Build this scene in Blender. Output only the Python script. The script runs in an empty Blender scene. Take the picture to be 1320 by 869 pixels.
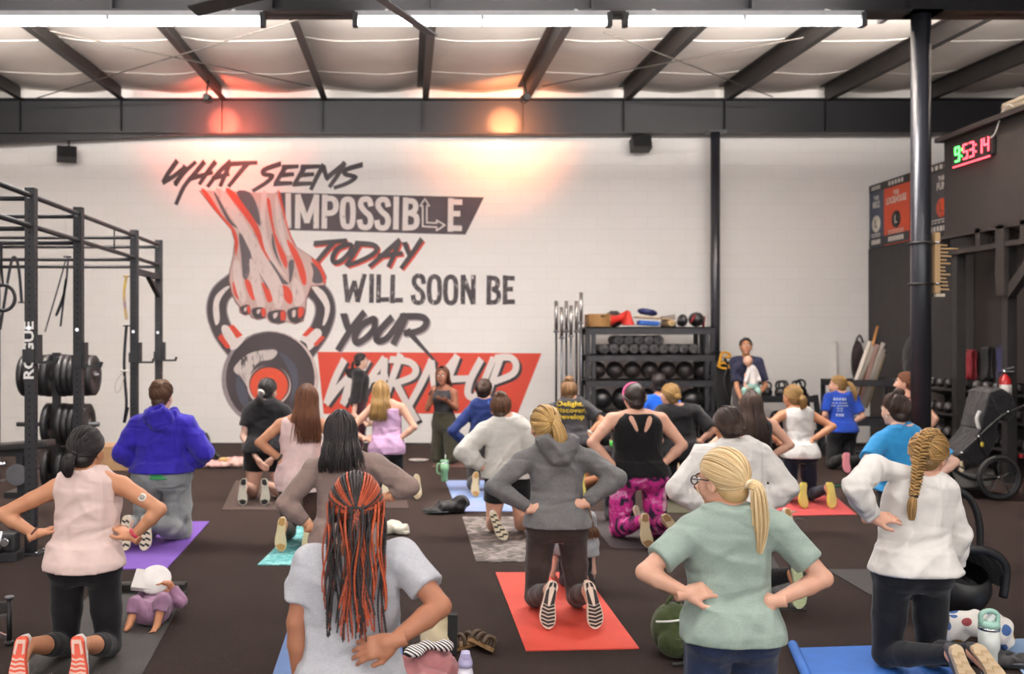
import bpy, bmesh, math, random
import numpy as np
from mathutils import Vector, Matrix, Quaternion
random.seed(7); RNG = np.random.default_rng(7)
SC = bpy.context.scene
COL = SC.collection
# ------------------------------------------------------------------ camera
FPX, CX, CY, CH = 1250.0, 525.0, 440.0, 1.62      # focal length in px, vanishing point, camera height
cam_d = bpy.data.cameras.new('camera'); cam = bpy.data.objects.new('camera', cam_d); COL.objects.link(cam)
cam.location = (0, 0, CH); cam.rotation_euler = (math.pi/2, 0, 0)
cam_d.sensor_width = 36.0; cam_d.lens = 36.0*FPX/1320.0
cam_d.shift_x = (660.0-CX)/1320.0; cam_d.shift_y = (CY-434.5)/1320.0
cam_d.clip_start = 0.05; cam_d.clip_end = 200
cam_d.dof.use_dof = True; cam_d.dof.focus_distance = 4.3; cam_d.dof.aperture_fstop = 2.6
SC.camera = cam
# ------------------------------------------------------------------ world, exposure
W = bpy.data.worlds.new('world'); SC.world = W; W.use_nodes = True
bg = W.node_tree.nodes['Background']; bg.inputs[0].default_value = (1.0, 0.97, 0.95, 1); bg.inputs[1].default_value = 2.7
SC.view_settings.view_transform = 'Standard'; SC.view_settings.look = 'None'
SC.view_settings.gamma = 1.0; SC.view_settings.exposure = 0.13; SC.view_settings.use_curve_mapping = False
def area_light(name, loc, rot, sx, sy, power, color=(1, 1, 1)):
    d = bpy.data.lights.new(name, 'AREA'); d.shape = 'RECTANGLE'; d.size = sx; d.size_y = sy; d.energy = power; d.color = color
    o = bpy.data.objects.new(name, d); COL.objects.link(o); o.location = loc; o.rotation_euler = rot; return o
TUBE_POWER = 150.0
ORD = ('first', 'second', 'third', 'fourth', 'fifth', 'sixth', 'seventh', 'eighth', 'ninth', 'tenth', 'eleventh', 'twelfth')
ADDED_UPL = 400.0
# ------------------------------------------------------------------ helpers: pixels <-> place
def sY(Y): return FPX/Y
def at(px, py, Y):                      # point seen at pixel px,py that stands at depth Y
    s = FPX/Y; return Vector(((px-CX)/s, Y, CH-(py-CY)/s))
def floor_at(px, py):                   # floor point seen at a pixel
    s = (py-CY)/CH; return Vector(((px-CX)/s, FPX/s, 0.0))
# ------------------------------------------------------------------ helpers: materials
MATS = {}
def nt(name):
    m = bpy.data.materials.new(name); m.use_nodes = True
    b = m.node_tree.nodes['Principled BSDF']; return m, m.node_tree, b
def lin(c):
    if isinstance(c, str):
        c = [int(c[i:i+2], 16)/255 for i in (0, 2, 4)]
        c = [x/12.92 if x <= .04045 else ((x+.055)/1.055)**2.4 for x in c]
    return (c[0], c[1], c[2], 1.0)
def mat(name, col, rough=.6, metal=0.0, var=.12, scale=8.0, bump=0.0, bscale=60.0, emit=None, spec=.5, col2=None, stretch=None, sheen=0.0, detail=3.0, coat=0.0, trans=0.0):
    """procedural: colour mottled by noise between col and col2, optional fine relief"""
    if name in MATS: return MATS[name]
    m, t, b = nt(name); N = t.nodes; L = t.links
    c1 = lin(col); c2 = lin(col2) if col2 else tuple(x*(1-var) for x in c1[:3])+(1,)
    tc = N.new('ShaderNodeTexCoord'); mp = N.new('ShaderNodeMapping'); L.new(tc.outputs['Object'], mp.inputs[0])
    if stretch: mp.inputs['Scale'].default_value = stretch
    nz = N.new('ShaderNodeTexNoise'); nz.inputs['Scale'].default_value = scale; nz.inputs['Detail'].default_value = detail
    L.new(mp.outputs[0], nz.inputs['Vector'])
    rp = N.new('ShaderNodeValToRGB'); rp.color_ramp.elements[0].position = .35; rp.color_ramp.elements[1].position = .65
    rp.color_ramp.elements[0].color = c1; rp.color_ramp.elements[1].color = c2
    L.new(nz.outputs['Fac'], rp.inputs[0]); L.new(rp.outputs[0], b.inputs['Base Color'])
    b.inputs['Roughness'].default_value = rough; b.inputs['Metallic'].default_value = metal
    b.inputs['Specular IOR Level'].default_value = spec
    if sheen: b.inputs['Sheen Weight'].default_value = sheen
    if coat: b.inputs['Coat Weight'].default_value = coat
    if trans: b.inputs['Transmission Weight'].default_value = trans
    if emit:
        b.inputs['Emission Color'].default_value = lin(emit[0]); b.inputs['Emission Strength'].default_value = emit[1]
    if bump:
        n2 = N.new('ShaderNodeTexNoise'); n2.inputs['Scale'].default_value = bscale; n2.inputs['Detail'].default_value = 4
        L.new(mp.outputs[0], n2.inputs['Vector'])
        bp = N.new('ShaderNodeBump'); bp.inputs['Strength'].default_value = bump; bp.inputs['Distance'].default_value = .01
        L.new(n2.outputs['Fac'], bp.inputs['Height']); L.new(bp.outputs[0], b.inputs['Normal'])
    MATS[name] = m; return m
def skin_mat(name, col):
    if name in MATS: return MATS[name]
    m, t, b = nt(name); N = t.nodes; L = t.links
    c = lin(col)
    tc = N.new('ShaderNodeTexCoord'); nz = N.new('ShaderNodeTexNoise'); nz.inputs['Scale'].default_value = 9; nz.inputs['Detail'].default_value = 5
    L.new(tc.outputs['Object'], nz.inputs['Vector'])
    rp = N.new('ShaderNodeValToRGB'); rp.color_ramp.elements[0].position = .3; rp.color_ramp.elements[1].position = .7
    rp.color_ramp.elements[0].color = (c[0]*.93, c[1]*.84, c[2]*.80, 1); rp.color_ramp.elements[1].color = (min(1, c[0]*1.04), c[1]*1.03, c[2]*1.02, 1)
    L.new(nz.outputs['Fac'], rp.inputs[0]); L.new(rp.outputs[0], b.inputs['Base Color'])
    b.inputs['Roughness'].default_value = .5; b.inputs['Specular IOR Level'].default_value = .35
    b.inputs['Subsurface Weight'].default_value = .0
    MATS[name] = m; return m
def fabric(name, col, rough=.9, var=.1, weave=.25, fold=.5, col2=None, sheen=.15, fscale=3.6, wscale=420, mscale=14):
    """cloth: weave relief plus soft creases"""
    if name in MATS: return MATS[name]
    m, t, b = nt(name); N = t.nodes; L = t.links
    c1 = lin(col); c2 = lin(col2) if col2 else tuple(x*(1-var) for x in c1[:3])+(1,)
    tc = N.new('ShaderNodeTexCoord')
    nz = N.new('ShaderNodeTexNoise'); nz.inputs['Scale'].default_value = mscale if not col2 else 190; nz.inputs['Detail'].default_value = 4
    L.new(tc.outputs['Object'], nz.inputs['Vector'])
    rp = N.new('ShaderNodeValToRGB'); rp.color_ramp.elements[0].position = .38; rp.color_ramp.elements[1].position = .62
    rp.color_ramp.elements[0].color = c1; rp.color_ramp.elements[1].color = c2
    L.new(nz.outputs['Fac'], rp.inputs[0]); L.new(rp.outputs[0], b.inputs['Base Color'])
    b.inputs['Roughness'].default_value = rough; b.inputs['Specular IOR Level'].default_value = .2; b.inputs['Sheen Weight'].default_value = sheen
    w = N.new('ShaderNodeTexNoise'); w.inputs['Scale'].default_value = wscale; w.inputs['Detail'].default_value = 2; L.new(tc.outputs['Object'], w.inputs['Vector'])
    hs = []
    for k, (st, sc_) in enumerate((((1.8, 1.8, .6), fscale), ((.8, .8, 2.2), fscale*.8))):       # long drape creases, then cross creases
        mp = N.new('ShaderNodeMapping'); mp.inputs['Scale'].default_value = st; mp.inputs['Rotation'].default_value = (.3*k, .5-k*.9, .2); L.new(tc.outputs['Object'], mp.inputs[0])
        f = N.new('ShaderNodeTexNoise'); f.inputs['Scale'].default_value = sc_; f.inputs['Detail'].default_value = 1.5; f.inputs['Distortion'].default_value = .6; L.new(mp.outputs[0], f.inputs['Vector'])
        s1 = N.new('ShaderNodeMath'); s1.operation = 'SUBTRACT'; s1.inputs[1].default_value = .5; L.new(f.outputs['Fac'], s1.inputs[0])
        s2 = N.new('ShaderNodeMath'); s2.operation = 'ABSOLUTE'; L.new(s1.outputs[0], s2.inputs[0])
        s3 = N.new('ShaderNodeMapRange'); s3.interpolation_type = 'SMOOTHSTEP'; s3.inputs[1].default_value = 0; s3.inputs[2].default_value = .16; L.new(s2.outputs[0], s3.inputs[0]); hs.append(s3)
    ad = N.new('ShaderNodeMath'); ad.operation = 'ADD'; L.new(hs[0].outputs[0], ad.inputs[0]); L.new(hs[1].outputs[0], ad.inputs[1])
    b1 = N.new('ShaderNodeBump'); b1.inputs['Strength'].default_value = min(1, fold*.5); b1.inputs['Distance'].default_value = .02; L.new(ad.outputs[0], b1.inputs['Height'])
    b2 = N.new('ShaderNodeBump'); b2.inputs['Strength'].default_value = weave; b2.inputs['Distance'].default_value = .003
    L.new(w.outputs['Fac'], b2.inputs['Height']); L.new(b1.outputs[0], b2.inputs['Normal']); L.new(b2.outputs[0], b.inputs['Normal'])
    MATS[name] = m; return m
def hair_mat(name, c1, c2, rough=.5):
    """each strand (mesh island) takes its own shade between two hair colours"""
    if name in MATS: return MATS[name]
    m, t, b = nt(name); N = t.nodes; L = t.links
    g = N.new('ShaderNodeNewGeometry'); rp = N.new('ShaderNodeValToRGB')
    rp.color_ramp.elements[0].color = lin(c1); rp.color_ramp.elements[1].color = lin(c2)
    tc = N.new('ShaderNodeTexCoord'); nz = N.new('ShaderNodeTexNoise'); nz.inputs['Scale'].default_value = 22; L.new(tc.outputs['Object'], nz.inputs['Vector'])
    mx = N.new('ShaderNodeMath'); mx.operation = 'MULTIPLY_ADD'; mx.inputs[1].default_value = .65; 
    m2 = N.new('ShaderNodeMath'); m2.operation = 'MULTIPLY'; m2.inputs[1].default_value = .35
    L.new(nz.outputs['Fac'], m2.inputs[0]); L.new(g.outputs['Random Per Island'], mx.inputs[0]); L.new(m2.outputs[0], mx.inputs[2])
    L.new(mx.outputs[0], rp.inputs[0]); L.new(rp.outputs[0], b.inputs['Base Color'])
    b.inputs['Roughness'].default_value = rough; b.inputs['Specular IOR Level'].default_value = .45
    MATS[name] = m; return m
# ------------------------------------------------------------------ helpers: meshes
class MB:
    """collects shapes, builds ONE mesh object"""
    def __init__(s): s.v = []; s.f = []; s.mi = []; s.sm = []
    def add(s, verts, faces, mi=0, smooth=False):
        b = len(s.v); s.v.extend(tuple(v) for v in verts); s.f.extend(tuple(b+i for i in f) for f in faces)
        s.mi.extend([mi]*len(faces)); s.sm.extend([smooth]*len(faces)); return s
    def box(s, c, d, M=None, mi=0, bev=0.0):
        x, y, z = d[0]/2, d[1]/2, d[2]/2
        if bev <= 0:
            vs = [(sx*x, sy*y, sz*z) for sx in (-1, 1) for sy in (-1, 1) for sz in (-1, 1)]
            fs = [(0, 1, 3, 2), (4, 6, 7, 5), (0, 4, 5, 1), (2, 3, 7, 6), (0, 2, 6, 4), (1, 5, 7, 3)]
        else:
            bm = bmesh.new(); bmesh.ops.create_cube(bm, size=1.0)
            for v in bm.verts: v.co = Vector((v.co.x*d[0], v.co.y*d[1], v.co.z*d[2]))
            bmesh.ops.bevel(bm, geom=bm.edges[:], offset=min(bev, min(d)*.45), segments=2, affect='EDGES', profile=.6)
            bm.verts.index_update(); vs = [v.co.copy() for v in bm.verts]; fs = [[v.index for v in f.verts] for f in bm.faces]; bm.free()
        c = Vector(c)
        if M is not None: vs = [M @ Vector(v)+c for v in vs]
        else: vs = [Vector(v)+c for v in vs]
        return s.add(vs, fs, mi)
    def bar(s, a, b, w, h=None, up=(0, 0, 1), mi=0):
        """box beam from a to b, w across, h along up"""
        a, b = Vector(a), Vector(b); d = b-a; L = d.length; y = d/L; u = Vector(up)
        x = y.cross(u)
        if x.length < 1e-4: x = y.cross(Vector((1, 0, 0)))
        x.normalize(); z = x.cross(y)
        return s.box((a+b)/2, (w, L, h or w), Matrix((x, y, z)).transposed(), mi)
    def tube(s, pts, r, n=10, mi=0, closed=False, cap=True, smooth=True):
        pts = [Vector(p) for p in pts]; m = len(pts); rr = r if hasattr(r, '__len__') else [r]*m
        vs = []; prev = None
        for i, p in enumerate(pts):
            if closed: t = pts[(i+1) % m]-pts[i-1]
            else: t = pts[min(i+1, m-1)]-pts[max(i-1, 0)]
            if t.length < 1e-9: t = Vector((0, 0, 1))
            t.normalize()
            if prev is None:
                u = t.cross(Vector((0, 0, 1)));
                if u.length < 1e-3: u = t.cross(Vector((1, 0, 0)))
            else: u = prev-t*prev.dot(t)
            u.normalize(); prev = u; w = t.cross(u)
            for k in range(n):
                a = 2*math.pi*k/n; vs.append(p+(u*math.cos(a)+w*math.sin(a))*rr[i])
        fs = []
        for i in range(m if closed else m-1):
            j = (i+1) % m
            for k in range(n): fs.append((i*n+k, i*n+(k+1) % n, j*n+(k+1) % n, j*n+k))
        if cap and not closed: fs.append(tuple(range(n-1, -1, -1))); fs.append(tuple((m-1)*n+k for k in range(n)))
        return s.add(vs, fs, mi, smooth)
    def cyl(s, a, b, r, n=20, mi=0, r2=None, smooth=True):
        s.tube([a, b], [r, r if r2 is None else r2], n, mi, smooth=smooth)
        for k in (1, 2):
            s.sm[-k] = False
        return s
    def lathe(s, prof, c=(0, 0, 0), n=28, M=None, mi=0, smooth=True, cap=True):
        """prof: (r,z) list turned about z"""
        vs = []; c = Vector(c)
        for r, z in prof:
            for k in range(n):
                a = 2*math.pi*k/n; p = Vector((r*math.cos(a), r*math.sin(a), z)); vs.append((M @ p if M is not None else p)+c)
        fs = []
        for i in range(len(prof)-1):
            for k in range(n): fs.append((i*n+k, i*n+(k+1) % n, (i+1)*n+(k+1) % n, (i+1)*n+k))
        if cap: fs.append(tuple(range(n-1, -1, -1))); fs.append(tuple((len(prof)-1)*n+k for k in range(n)))
        return s.add(vs, fs, mi, smooth)
    def ell(s, c, r, M=None, n=16, mi=0):
        vs = []; fs = []; c = Vector(c); m = n//2
        for i in range(m+1):
            th = math.pi*i/m
            for k in range(n):
                a = 2*math.pi*k/n; p = Vector((r[0]*math.sin(th)*math.cos(a), r[1]*math.sin(th)*math.sin(a), r[2]*math.cos(th)))
                vs.append((M @ p if M is not None else p)+c)
        for i in range(m):
            for k in range(n): fs.append((i*n+k, (i+1)*n+k, (i+1)*n+(k+1) % n, i*n+(k+1) % n))
        return s.add(vs, fs, mi, True)
    def prism(s, pts, d, mi=0):
        """planar outline pts (3-D) thickened by vector d"""
        pts = [Vector(p) for p in pts]; d = Vector(d); n = len(pts)
        vs = pts+[p+d for p in pts]; fs = [tuple(range(n)), tuple(range(2*n-1, n-1, -1))]
        fs += [(i, n+i, n+(i+1) % n, (i+1) % n) for i in range(n)]
        return s.add(vs, fs, mi)
    def build(s, name, mats, parent=None, loc=None, bevel=0.0):
        me = bpy.data.meshes.new(name); base = Vector(loc) if loc is not None else (parent_loc(parent) if parent else Vector((0, 0, 0)))
        me.from_pydata([Vector(v)-base for v in s.v], [], s.f)
        for m in (mats if isinstance(mats, (list, tuple)) else [mats]): me.materials.append(m)
        me.polygons.foreach_set('material_index', s.mi); me.polygons.foreach_set('use_smooth', s.sm); me.update()
        o = bpy.data.objects.new(name, me); COL.objects.link(o)
        if parent: o.parent = parent; o.location = base-parent_loc(parent)
        else: o.location = base
        if bevel:
            b = o.modifiers.new('bevel', 'BEVEL'); b.width = bevel; b.segments = 2; b.limit_method = 'ANGLE'
        return o
def parent_loc(p):
    v = Vector((0, 0, 0))
    while p is not None: v += Vector(p.location); p = p.parent
    return v
def tag(o, label, cat=None, group=None, kind=None):
    if label: o['label'] = label
    if cat: o['category'] = cat
    if group: o['group'] = group
    if kind: o['kind'] = kind
    return o
def thing(name, label, cat, loc=(0, 0, 0), group=None):
    o = bpy.data.objects.new(name, None); COL.objects.link(o); o.location = loc; o.empty_display_size = .1
    return tag(o, label, cat, group)
def struct(o, label=None):
    o['kind'] = 'structure'
    if label: o['label'] = label
    return o
def dup(root, dloc, label=None):
    r = root.copy(); COL.objects.link(r); r.location = Vector(root.location)+Vector(dloc)
    if label: r['label'] = label
    for ch in root.children:
        c = ch.copy(); COL.objects.link(c); c.parent = r
        for g in ch.children:
            d = g.copy(); COL.objects.link(d); d.parent = c
    return r
def npmesh(name, V, F, mats, parent=None, mi=None, smooth=True):
    """numpy arrays -> object; V world coords, F quads (n,4) or list"""
    base = parent_loc(parent) if parent else Vector((0, 0, 0))
    me = bpy.data.meshes.new(name); V = np.asarray(V, float)-np.array(base)
    me.from_pydata(V.tolist(), [], F.tolist() if hasattr(F, 'tolist') else F)
    for m in (mats if isinstance(mats, (list, tuple)) else [mats]): me.materials.append(m)
    if mi is not None: me.polygons.foreach_set('material_index', np.asarray(mi, dtype=np.int32))
    me.polygons.foreach_set('use_smooth', [smooth]*len(me.polygons)); me.update()
    o = bpy.data.objects.new(name, me); COL.objects.link(o)
    if parent: o.parent = parent
    return o
def catmull(P, n=6, closed=False):
    P = [Vector(p) for p in P]; m = len(P); out = []
    for i in range(m if closed else m-1):
        if closed: a, b, c, d = P[i-1], P[i], P[(i+1) % m], P[(i+2) % m]
        else: a, b, c, d = P[max(i-1, 0)], P[i], P[i+1], P[min(i+2, m-1)]
        for k in range(n):
            t = k/n; out.append(.5*((2*b)+(c-a)*t+(2*a-5*b+4*c-d)*t*t+(3*b-a-3*c+d)*t*t*t))
    if not closed: out.append(P[-1])
    return out
def text_mesh(txt, size, M, mats, name, parent, extrude=.0015, sx=1.0, align='CENTER', bold=0.0):
    """flat lettering: built-in font outlines as a thin mesh"""
    c = bpy.data.curves.new(name, 'FONT'); c.body = txt; c.size = size; c.extrude = extrude; c.align_x = align; c.align_y = 'CENTER'; c.offset = bold; c.resolution_u = 2
    t = bpy.data.objects.new('tmp', c); COL.objects.link(t)
    bpy.context.view_layer.update()
    me = bpy.data.meshes.new_from_object(t.evaluated_get(bpy.context.evaluated_depsgraph_get())); bpy.data.objects.remove(t)
    me.name = name; me.materials.clear(); me.materials.append(mats)
    base = parent_loc(parent)
    for v in me.vertices: v.co = M @ Vector((v.co.x*sx, v.co.y, v.co.z))-base
    o = bpy.data.objects.new(name, me); COL.objects.link(o); o.parent = parent
    return o
# ================================================================== STRUCTURE
WY = 15.34                                   # far wall
def wall_material():
    m, t, b = nt('painted_block'); N = t.nodes; L = t.links
    tc = N.new('ShaderNodeTexCoord'); mp = N.new('ShaderNodeMapping'); mp.inputs['Rotation'].default_value = (math.pi/2, 0, 0)
    L.new(tc.outputs['Object'], mp.inputs[0])
    br = N.new('ShaderNodeTexBrick'); br.inputs['Scale'].default_value = 1.0; br.inputs['Brick Width'].default_value = .4; br.inputs['Row Height'].default_value = .2
    br.inputs['Mortar Size'].default_value = .006; br.inputs['Mortar Smooth'].default_value = .6
    br.inputs['Color1'].default_value = lin('f2ece7'); br.inputs['Color2'].default_value = lin('f0eae4'); br.inputs['Mortar'].default_value = lin('ebe4de')
    L.new(mp.outputs[0], br.inputs['Vector'])
    L.new(br.outputs['Color'], b.inputs['Base Color']); b.inputs['Roughness'].default_value = .65
    bp = N.new('ShaderNodeBump'); bp.inputs['Strength'].default_value = .35; bp.inputs['Distance'].default_value = .01; bp.invert = True
    L.new(br.outputs['Fac'], bp.inputs['Height']); L.new(bp.outputs[0], b.inputs['Normal']); return m
def floor_material():
    m, t, b = nt('rubber_floor'); N = t.nodes; L = t.links
    tc = N.new('ShaderNodeTexCoord')
    n1 = N.new('ShaderNodeTexNoise'); n1.inputs['Scale'].default_value = 1.3; n1.inputs['Detail'].default_value = 6; L.new(tc.outputs['Object'], n1.inputs['Vector'])
    r1 = N.new('ShaderNodeValToRGB'); r1.color_ramp.elements[0].color = lin('261e1c'); r1.color_ramp.elements[1].color = lin('332926'); L.new(n1.outputs['Fac'], r1.inputs[0])
    n2 = N.new('ShaderNodeTexVoronoi'); n2.inputs['Scale'].default_value = 95; L.new(tc.outputs['Object'], n2.inputs['Vector'])
    r2 = N.new('ShaderNodeValToRGB'); r2.color_ramp.elements[0].position = .08; r2.color_ramp.elements[1].position = .16
    r2.color_ramp.elements[0].color = (1, 1, 1, 1); r2.color_ramp.elements[1].color = (0, 0, 0, 1); L.new(n2.outputs['Distance'], r2.inputs[0])
    mx = N.new('ShaderNodeMix'); mx.data_type = 'RGBA'; L.new(r2.outputs[0], mx.inputs[0]); L.new(r1.outputs[0], mx.inputs[6]); mx.inputs[7].default_value = lin('6b5a50')
    L.new(mx.outputs[2], b.inputs['Base Color']); b.inputs['Roughness'].default_value = .85; b.inputs['Specular IOR Level'].default_value = .08
    n3 = N.new('ShaderNodeTexNoise'); n3.inputs['Scale'].default_value = 160; L.new(tc.outputs['Object'], n3.inputs['Vector'])
    bp = N.new('ShaderNodeBump'); bp.inputs['Strength'].default_value = .3; bp.inputs['Distance'].default_value = .004; L.new(n3.outputs['Fac'], bp.inputs['Height']); L.new(bp.outputs[0], b.inputs['Normal'])
    return m
WHITE = wall_material()
DARK = mat('dark_steel', '17161a', .5, .1, var=.25, scale=3)
BLACKP = mat('black_paint', '1c1a1b', .55, var=.2)
BROWNB = mat('dark_brown_board', '211a18', .75, var=.2, scale=4, bump=.1, bscale=30)
INSUL = mat('roof_insulation', 'e6ddd4', .7, var=.1, scale=1.5, bump=.25, bscale=6)
CHROME = mat('chrome', 'c9c9cc', .22, 1.0, var=.05)
STEELG = mat('grey_steel', '77777c', .4, .8)
RUBBER = mat('black_rubber', '1d1c1d', .6, var=.25)
# floor with the joints of the rubber rolls
fl = MB(); fl.box((0.75, 5.2, -.06), (22, 22, .12)); floor = struct(fl.build('floor', floor_material()))
wl = MB(); wl.box((.75, WY+.1, 2.85), (21, .2, 5.9)); wall_far = struct(wl.build('wall_far', WHITE))
w2 = MB(); w2.box((-9.2, 5.2, 2.85), (.2, 21, 5.9)); struct(w2.build('wall_left', WHITE))
# dark partition on the right with the banners above a black board
XR = 7.3
w3 = MB(); w3.box((XR+.1, 10.1, 1.54), (.2, 10.4, 3.08)); struct(w3.build('wall_right', BROWNB))
w4 = MB(); w4.box((10.6, 5.2, 2.85), (.2, 21, 5.9)); struct(w4.build('wall_beyond', WHITE))
bb = MB(); bb.box((.75, WY-.015, .0), (21, .03, .03)); struct(bb.build('baseboard_far', BLACKP))
# ---- roof: insulation bays between dark purlins
PX = [.24+1.56*k for k in range(-6, 7)]
zpur = lambda Y: 5.24+.03*(Y-11.3)
ce = MB()
ce.box((.75, 5.2, 5.98), (22, 22, .08)); ceil = struct(ce.build('ceiling', INSUL), 'white insulated roof lining between dark purlins')
def zins(u, Y): return zpur(Y)+.24-.07*math.sin(math.pi*u)*(.6+.4*math.sin(math.pi*((Y/1.72) % 1.0)))-.01*math.sin(9*u+Y)
def ins_panel(x0, x1):
    ny, nx = 50, 8; vs = []; fs = []
    for j in range(ny+1):
        Y = -5.2+(WY+5.2)*j/ny
        for i in range(nx+1):
            u = i/nx; q = (Y/1.72) % 1.0
            z = zpur(Y)+.24-.07*math.sin(math.pi*u)*(.6+.4*math.sin(math.pi*q))-.01*math.sin(9*u+Y)
            vs.append((x0+(x1-x0)*u, Y, z))
    for j in range(ny):
        for i in range(nx): a = j*(nx+1)+i; fs.append((a, a+nx+1, a+nx+2, a+1))
    return MB().add(vs, fs, 0, True)
for i in range(len(PX)-1):
    ins_panel(PX[i], PX[i+1]).build('insulation_panel', INSUL, ceil)
    for Y in (10.7, 12.4, 14.1):
        MB().tube([(PX[i]+(PX[i+1]-PX[i])*u_/8, Y, zins(u_/8, Y)-.001) for u_ in range(9)], .007, 6).build('seam', mat('white_tape', 'efe8df', .6), ceil)
for x in PX:
    b = MB(); a0, a1 = (x, -5, zpur(-5)+.11), (x, WY-.3, zpur(WY-.3)+.11)
    b.bar(a0, a1, .012, .22)
    for dx, dz in ((.045, -.104), (-.045, .104)):
        b.bar((x+dx, -5, zpur(-5)+.11+dz), (x+dx, WY-.3, zpur(WY-.3)+.11+dz), .09, .012)
    b.build('purlin', mat('purlin_paint', '2b2624', .55, .1, var=.3), ceil)
def ibeam(name, y, z0, z1, wf, label, seed):
    b = MB(); b.box((.75, y, (z0+z1)/2), (21, .03, z1-z0)); b.box((.75, y, z0+.012), (21, wf, .024)); b.box((.75, y, z1-.012), (21, wf, .024))
    for k in range(-6, 9): b.box((.24+1.56*k, y, (z0+z1)/2), (.012, wf*.9, z1-z0-.05))
    return struct(b.build(name, DARK), label)
ibeam('beam_far', WY-.26, 4.84, 5.38, .22, 'dark steel roof beam along the top of the mural wall', 1)
ibeam('beam_near', 9.55, 4.83, 5.2, .26, 'dark steel roof beam carrying the fluorescent lights', 2)
hb = MB(); hb.prism([(-9, WY-.30, 4.84), (-3.2, WY-.30, 4.84), (-9, WY-.30, 4.55)], (0, .08, 0)); struct(hb.build('beam_haunch', DARK), 'tapered end of the far roof beam')
# cross bracing rods
for p, q in (((-4.07, 11.06, 5.16), (-1.36, 13.6, 5.2)), ((-5.49, 14.3, 5.2), (-1.2, 10.66, 5.16)), ((2.25, 11.1, 5.16), (5.35, 14.2, 5.2)), ((1.9, 13.6, 5.2), (4.62, 11.3, 5.16))):
    struct(MB().tube([p, q], .008, 6).build('brace_rod', mat('rod', '57504b', .5, .6)), 'thin steel bracing rod under the roof')
# steel columns
for name, px, Y, r, zt, lab in (('column_far', 922, 15.0, .072, 4.86, 'slim black steel column against the far wall beside the shelf'), ('column_near', 1187, 9.55, .092, 4.85, 'thick glossy dark steel column standing between the kneeling women')):
    p = at(px, 440, Y); c = MB(); c.cyl((p.x, Y, 0), (p.x, Y, zt), r, 32); c.box((p.x, Y, .01), (.3, .3, .02)); c.box((p.x, Y, zt-.01), (.3, .26, .02))
    struct(c.build(name, mat('column_paint', '33343a', .32, .3, var=.2, scale=2)), lab)
# ================================================================== fluorescent lights
TUBE = mat('lit_tube', 'ffffff', .4, var=0, emit=('f4f8ff', 22.0))
HOUSE = mat('lamp_housing', 'bfc1c4', .45, .2)
def strip_light(x0, x1, y, z, label, pw=.3, up=120):
    L = x1-x0; xm = (x0+x1)/2
    t = thing('fluorescent_light', label, 'light', (xm, y, z), 'strip lights on the roof beams')
    b = MB(); b.box((xm, y+.02, z+.075), (L, .11, .05)); b.bar((x0+.3, y+.02, z+.1), (x0+.3, y+.14, z+.16), .03); b.bar((x1-.3, y+.02, z+.1), (x1-.3, y+.14, z+.16), .03)
    b.build('housing', HOUSE, t)
    for k, (a, c) in enumerate(((x0+.03, xm-.012), (xm+.012, x1-.03))):
        MB().cyl((a, y, z), (c, y, z), .034, 14).build('tube', TUBE, t)
    for x in (x0, x1): MB().box((x, y, z+.02), (.05, .09, .13)).build('socket', mat('lamp_socket', '2b2b2e', .5), t)
    MB().box((xm, y, z+.02), (.03, .06, .09)).build('clip', HOUSE, t)
    area_light('strip_lamp', (xm, y, z-.05), (0, 0, 0), L*.95, .12, TUBE_POWER*pw, (1.0, .97, .94))
    area_light('strip_uplight', (xm, y-.1, z+.13), (math.pi, 0, 0), L*.95, .08, up, (1.0, .95, .9))  # upward lamp added to brighten the roof, not part of the fixture
ly = 9.3; sl = FPX/ly
zl = CH+(CY-28.5)/sl
for a, b_, lab in ((-60, 339, 'long lit tube light fixed over the weight rig'), (458, 785, 'lit tube light over the middle of the class'), (806, 1112, 'lit tube light ending beside the thick steel column')):
    strip_light((a-CX)/sl, (b_-CX)/sl, ly, zl, lab, .9, 60)
for y, nm in ((3.6, 'above the front row of mats'), (-1.6, 'behind the front row')):  # two rows out of view, added for more light in the hall
    for x, w_ in ((-3.6, 'rig side'), (.4, 'middle'), (4.2, 'stroller side')): strip_light(x-1.2, x+1.2, y, 4.75, 'added unseen tube light %s, %s' % (nm, w_))
# added uplighters, out of sight behind the near beam, to brighten the roof lining
for x0, x1, lab, kf in ((-6.6, -1.3, 'added roof uplighter behind the beam on the rig side', 3.9), (-.6, 2.4, 'added roof uplighter behind the beam over the mural', 1.7), (3.0, 6.6, 'added roof uplighter behind the beam on the column side', 2.7)):
    xm = (x0+x1)/2; t = thing('added_uplighter', lab, 'light', (xm, 9.86, 4.93), 'added uplighters behind the near beam'); MB().box((xm, 9.86, 4.93), (x1-x0, .1, .05)).build('housing', HOUSE, t); MB().box((xm, 9.72, 4.86), (.06, .26, .03)).build('bracket', HOUSE, t)
    area_light('uplight', (xm, 9.87, 4.965), (math.radians(180-7), 0, 0), x1-x0, .07, ADDED_UPL*kf, (1.0, .95, .9))
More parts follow.
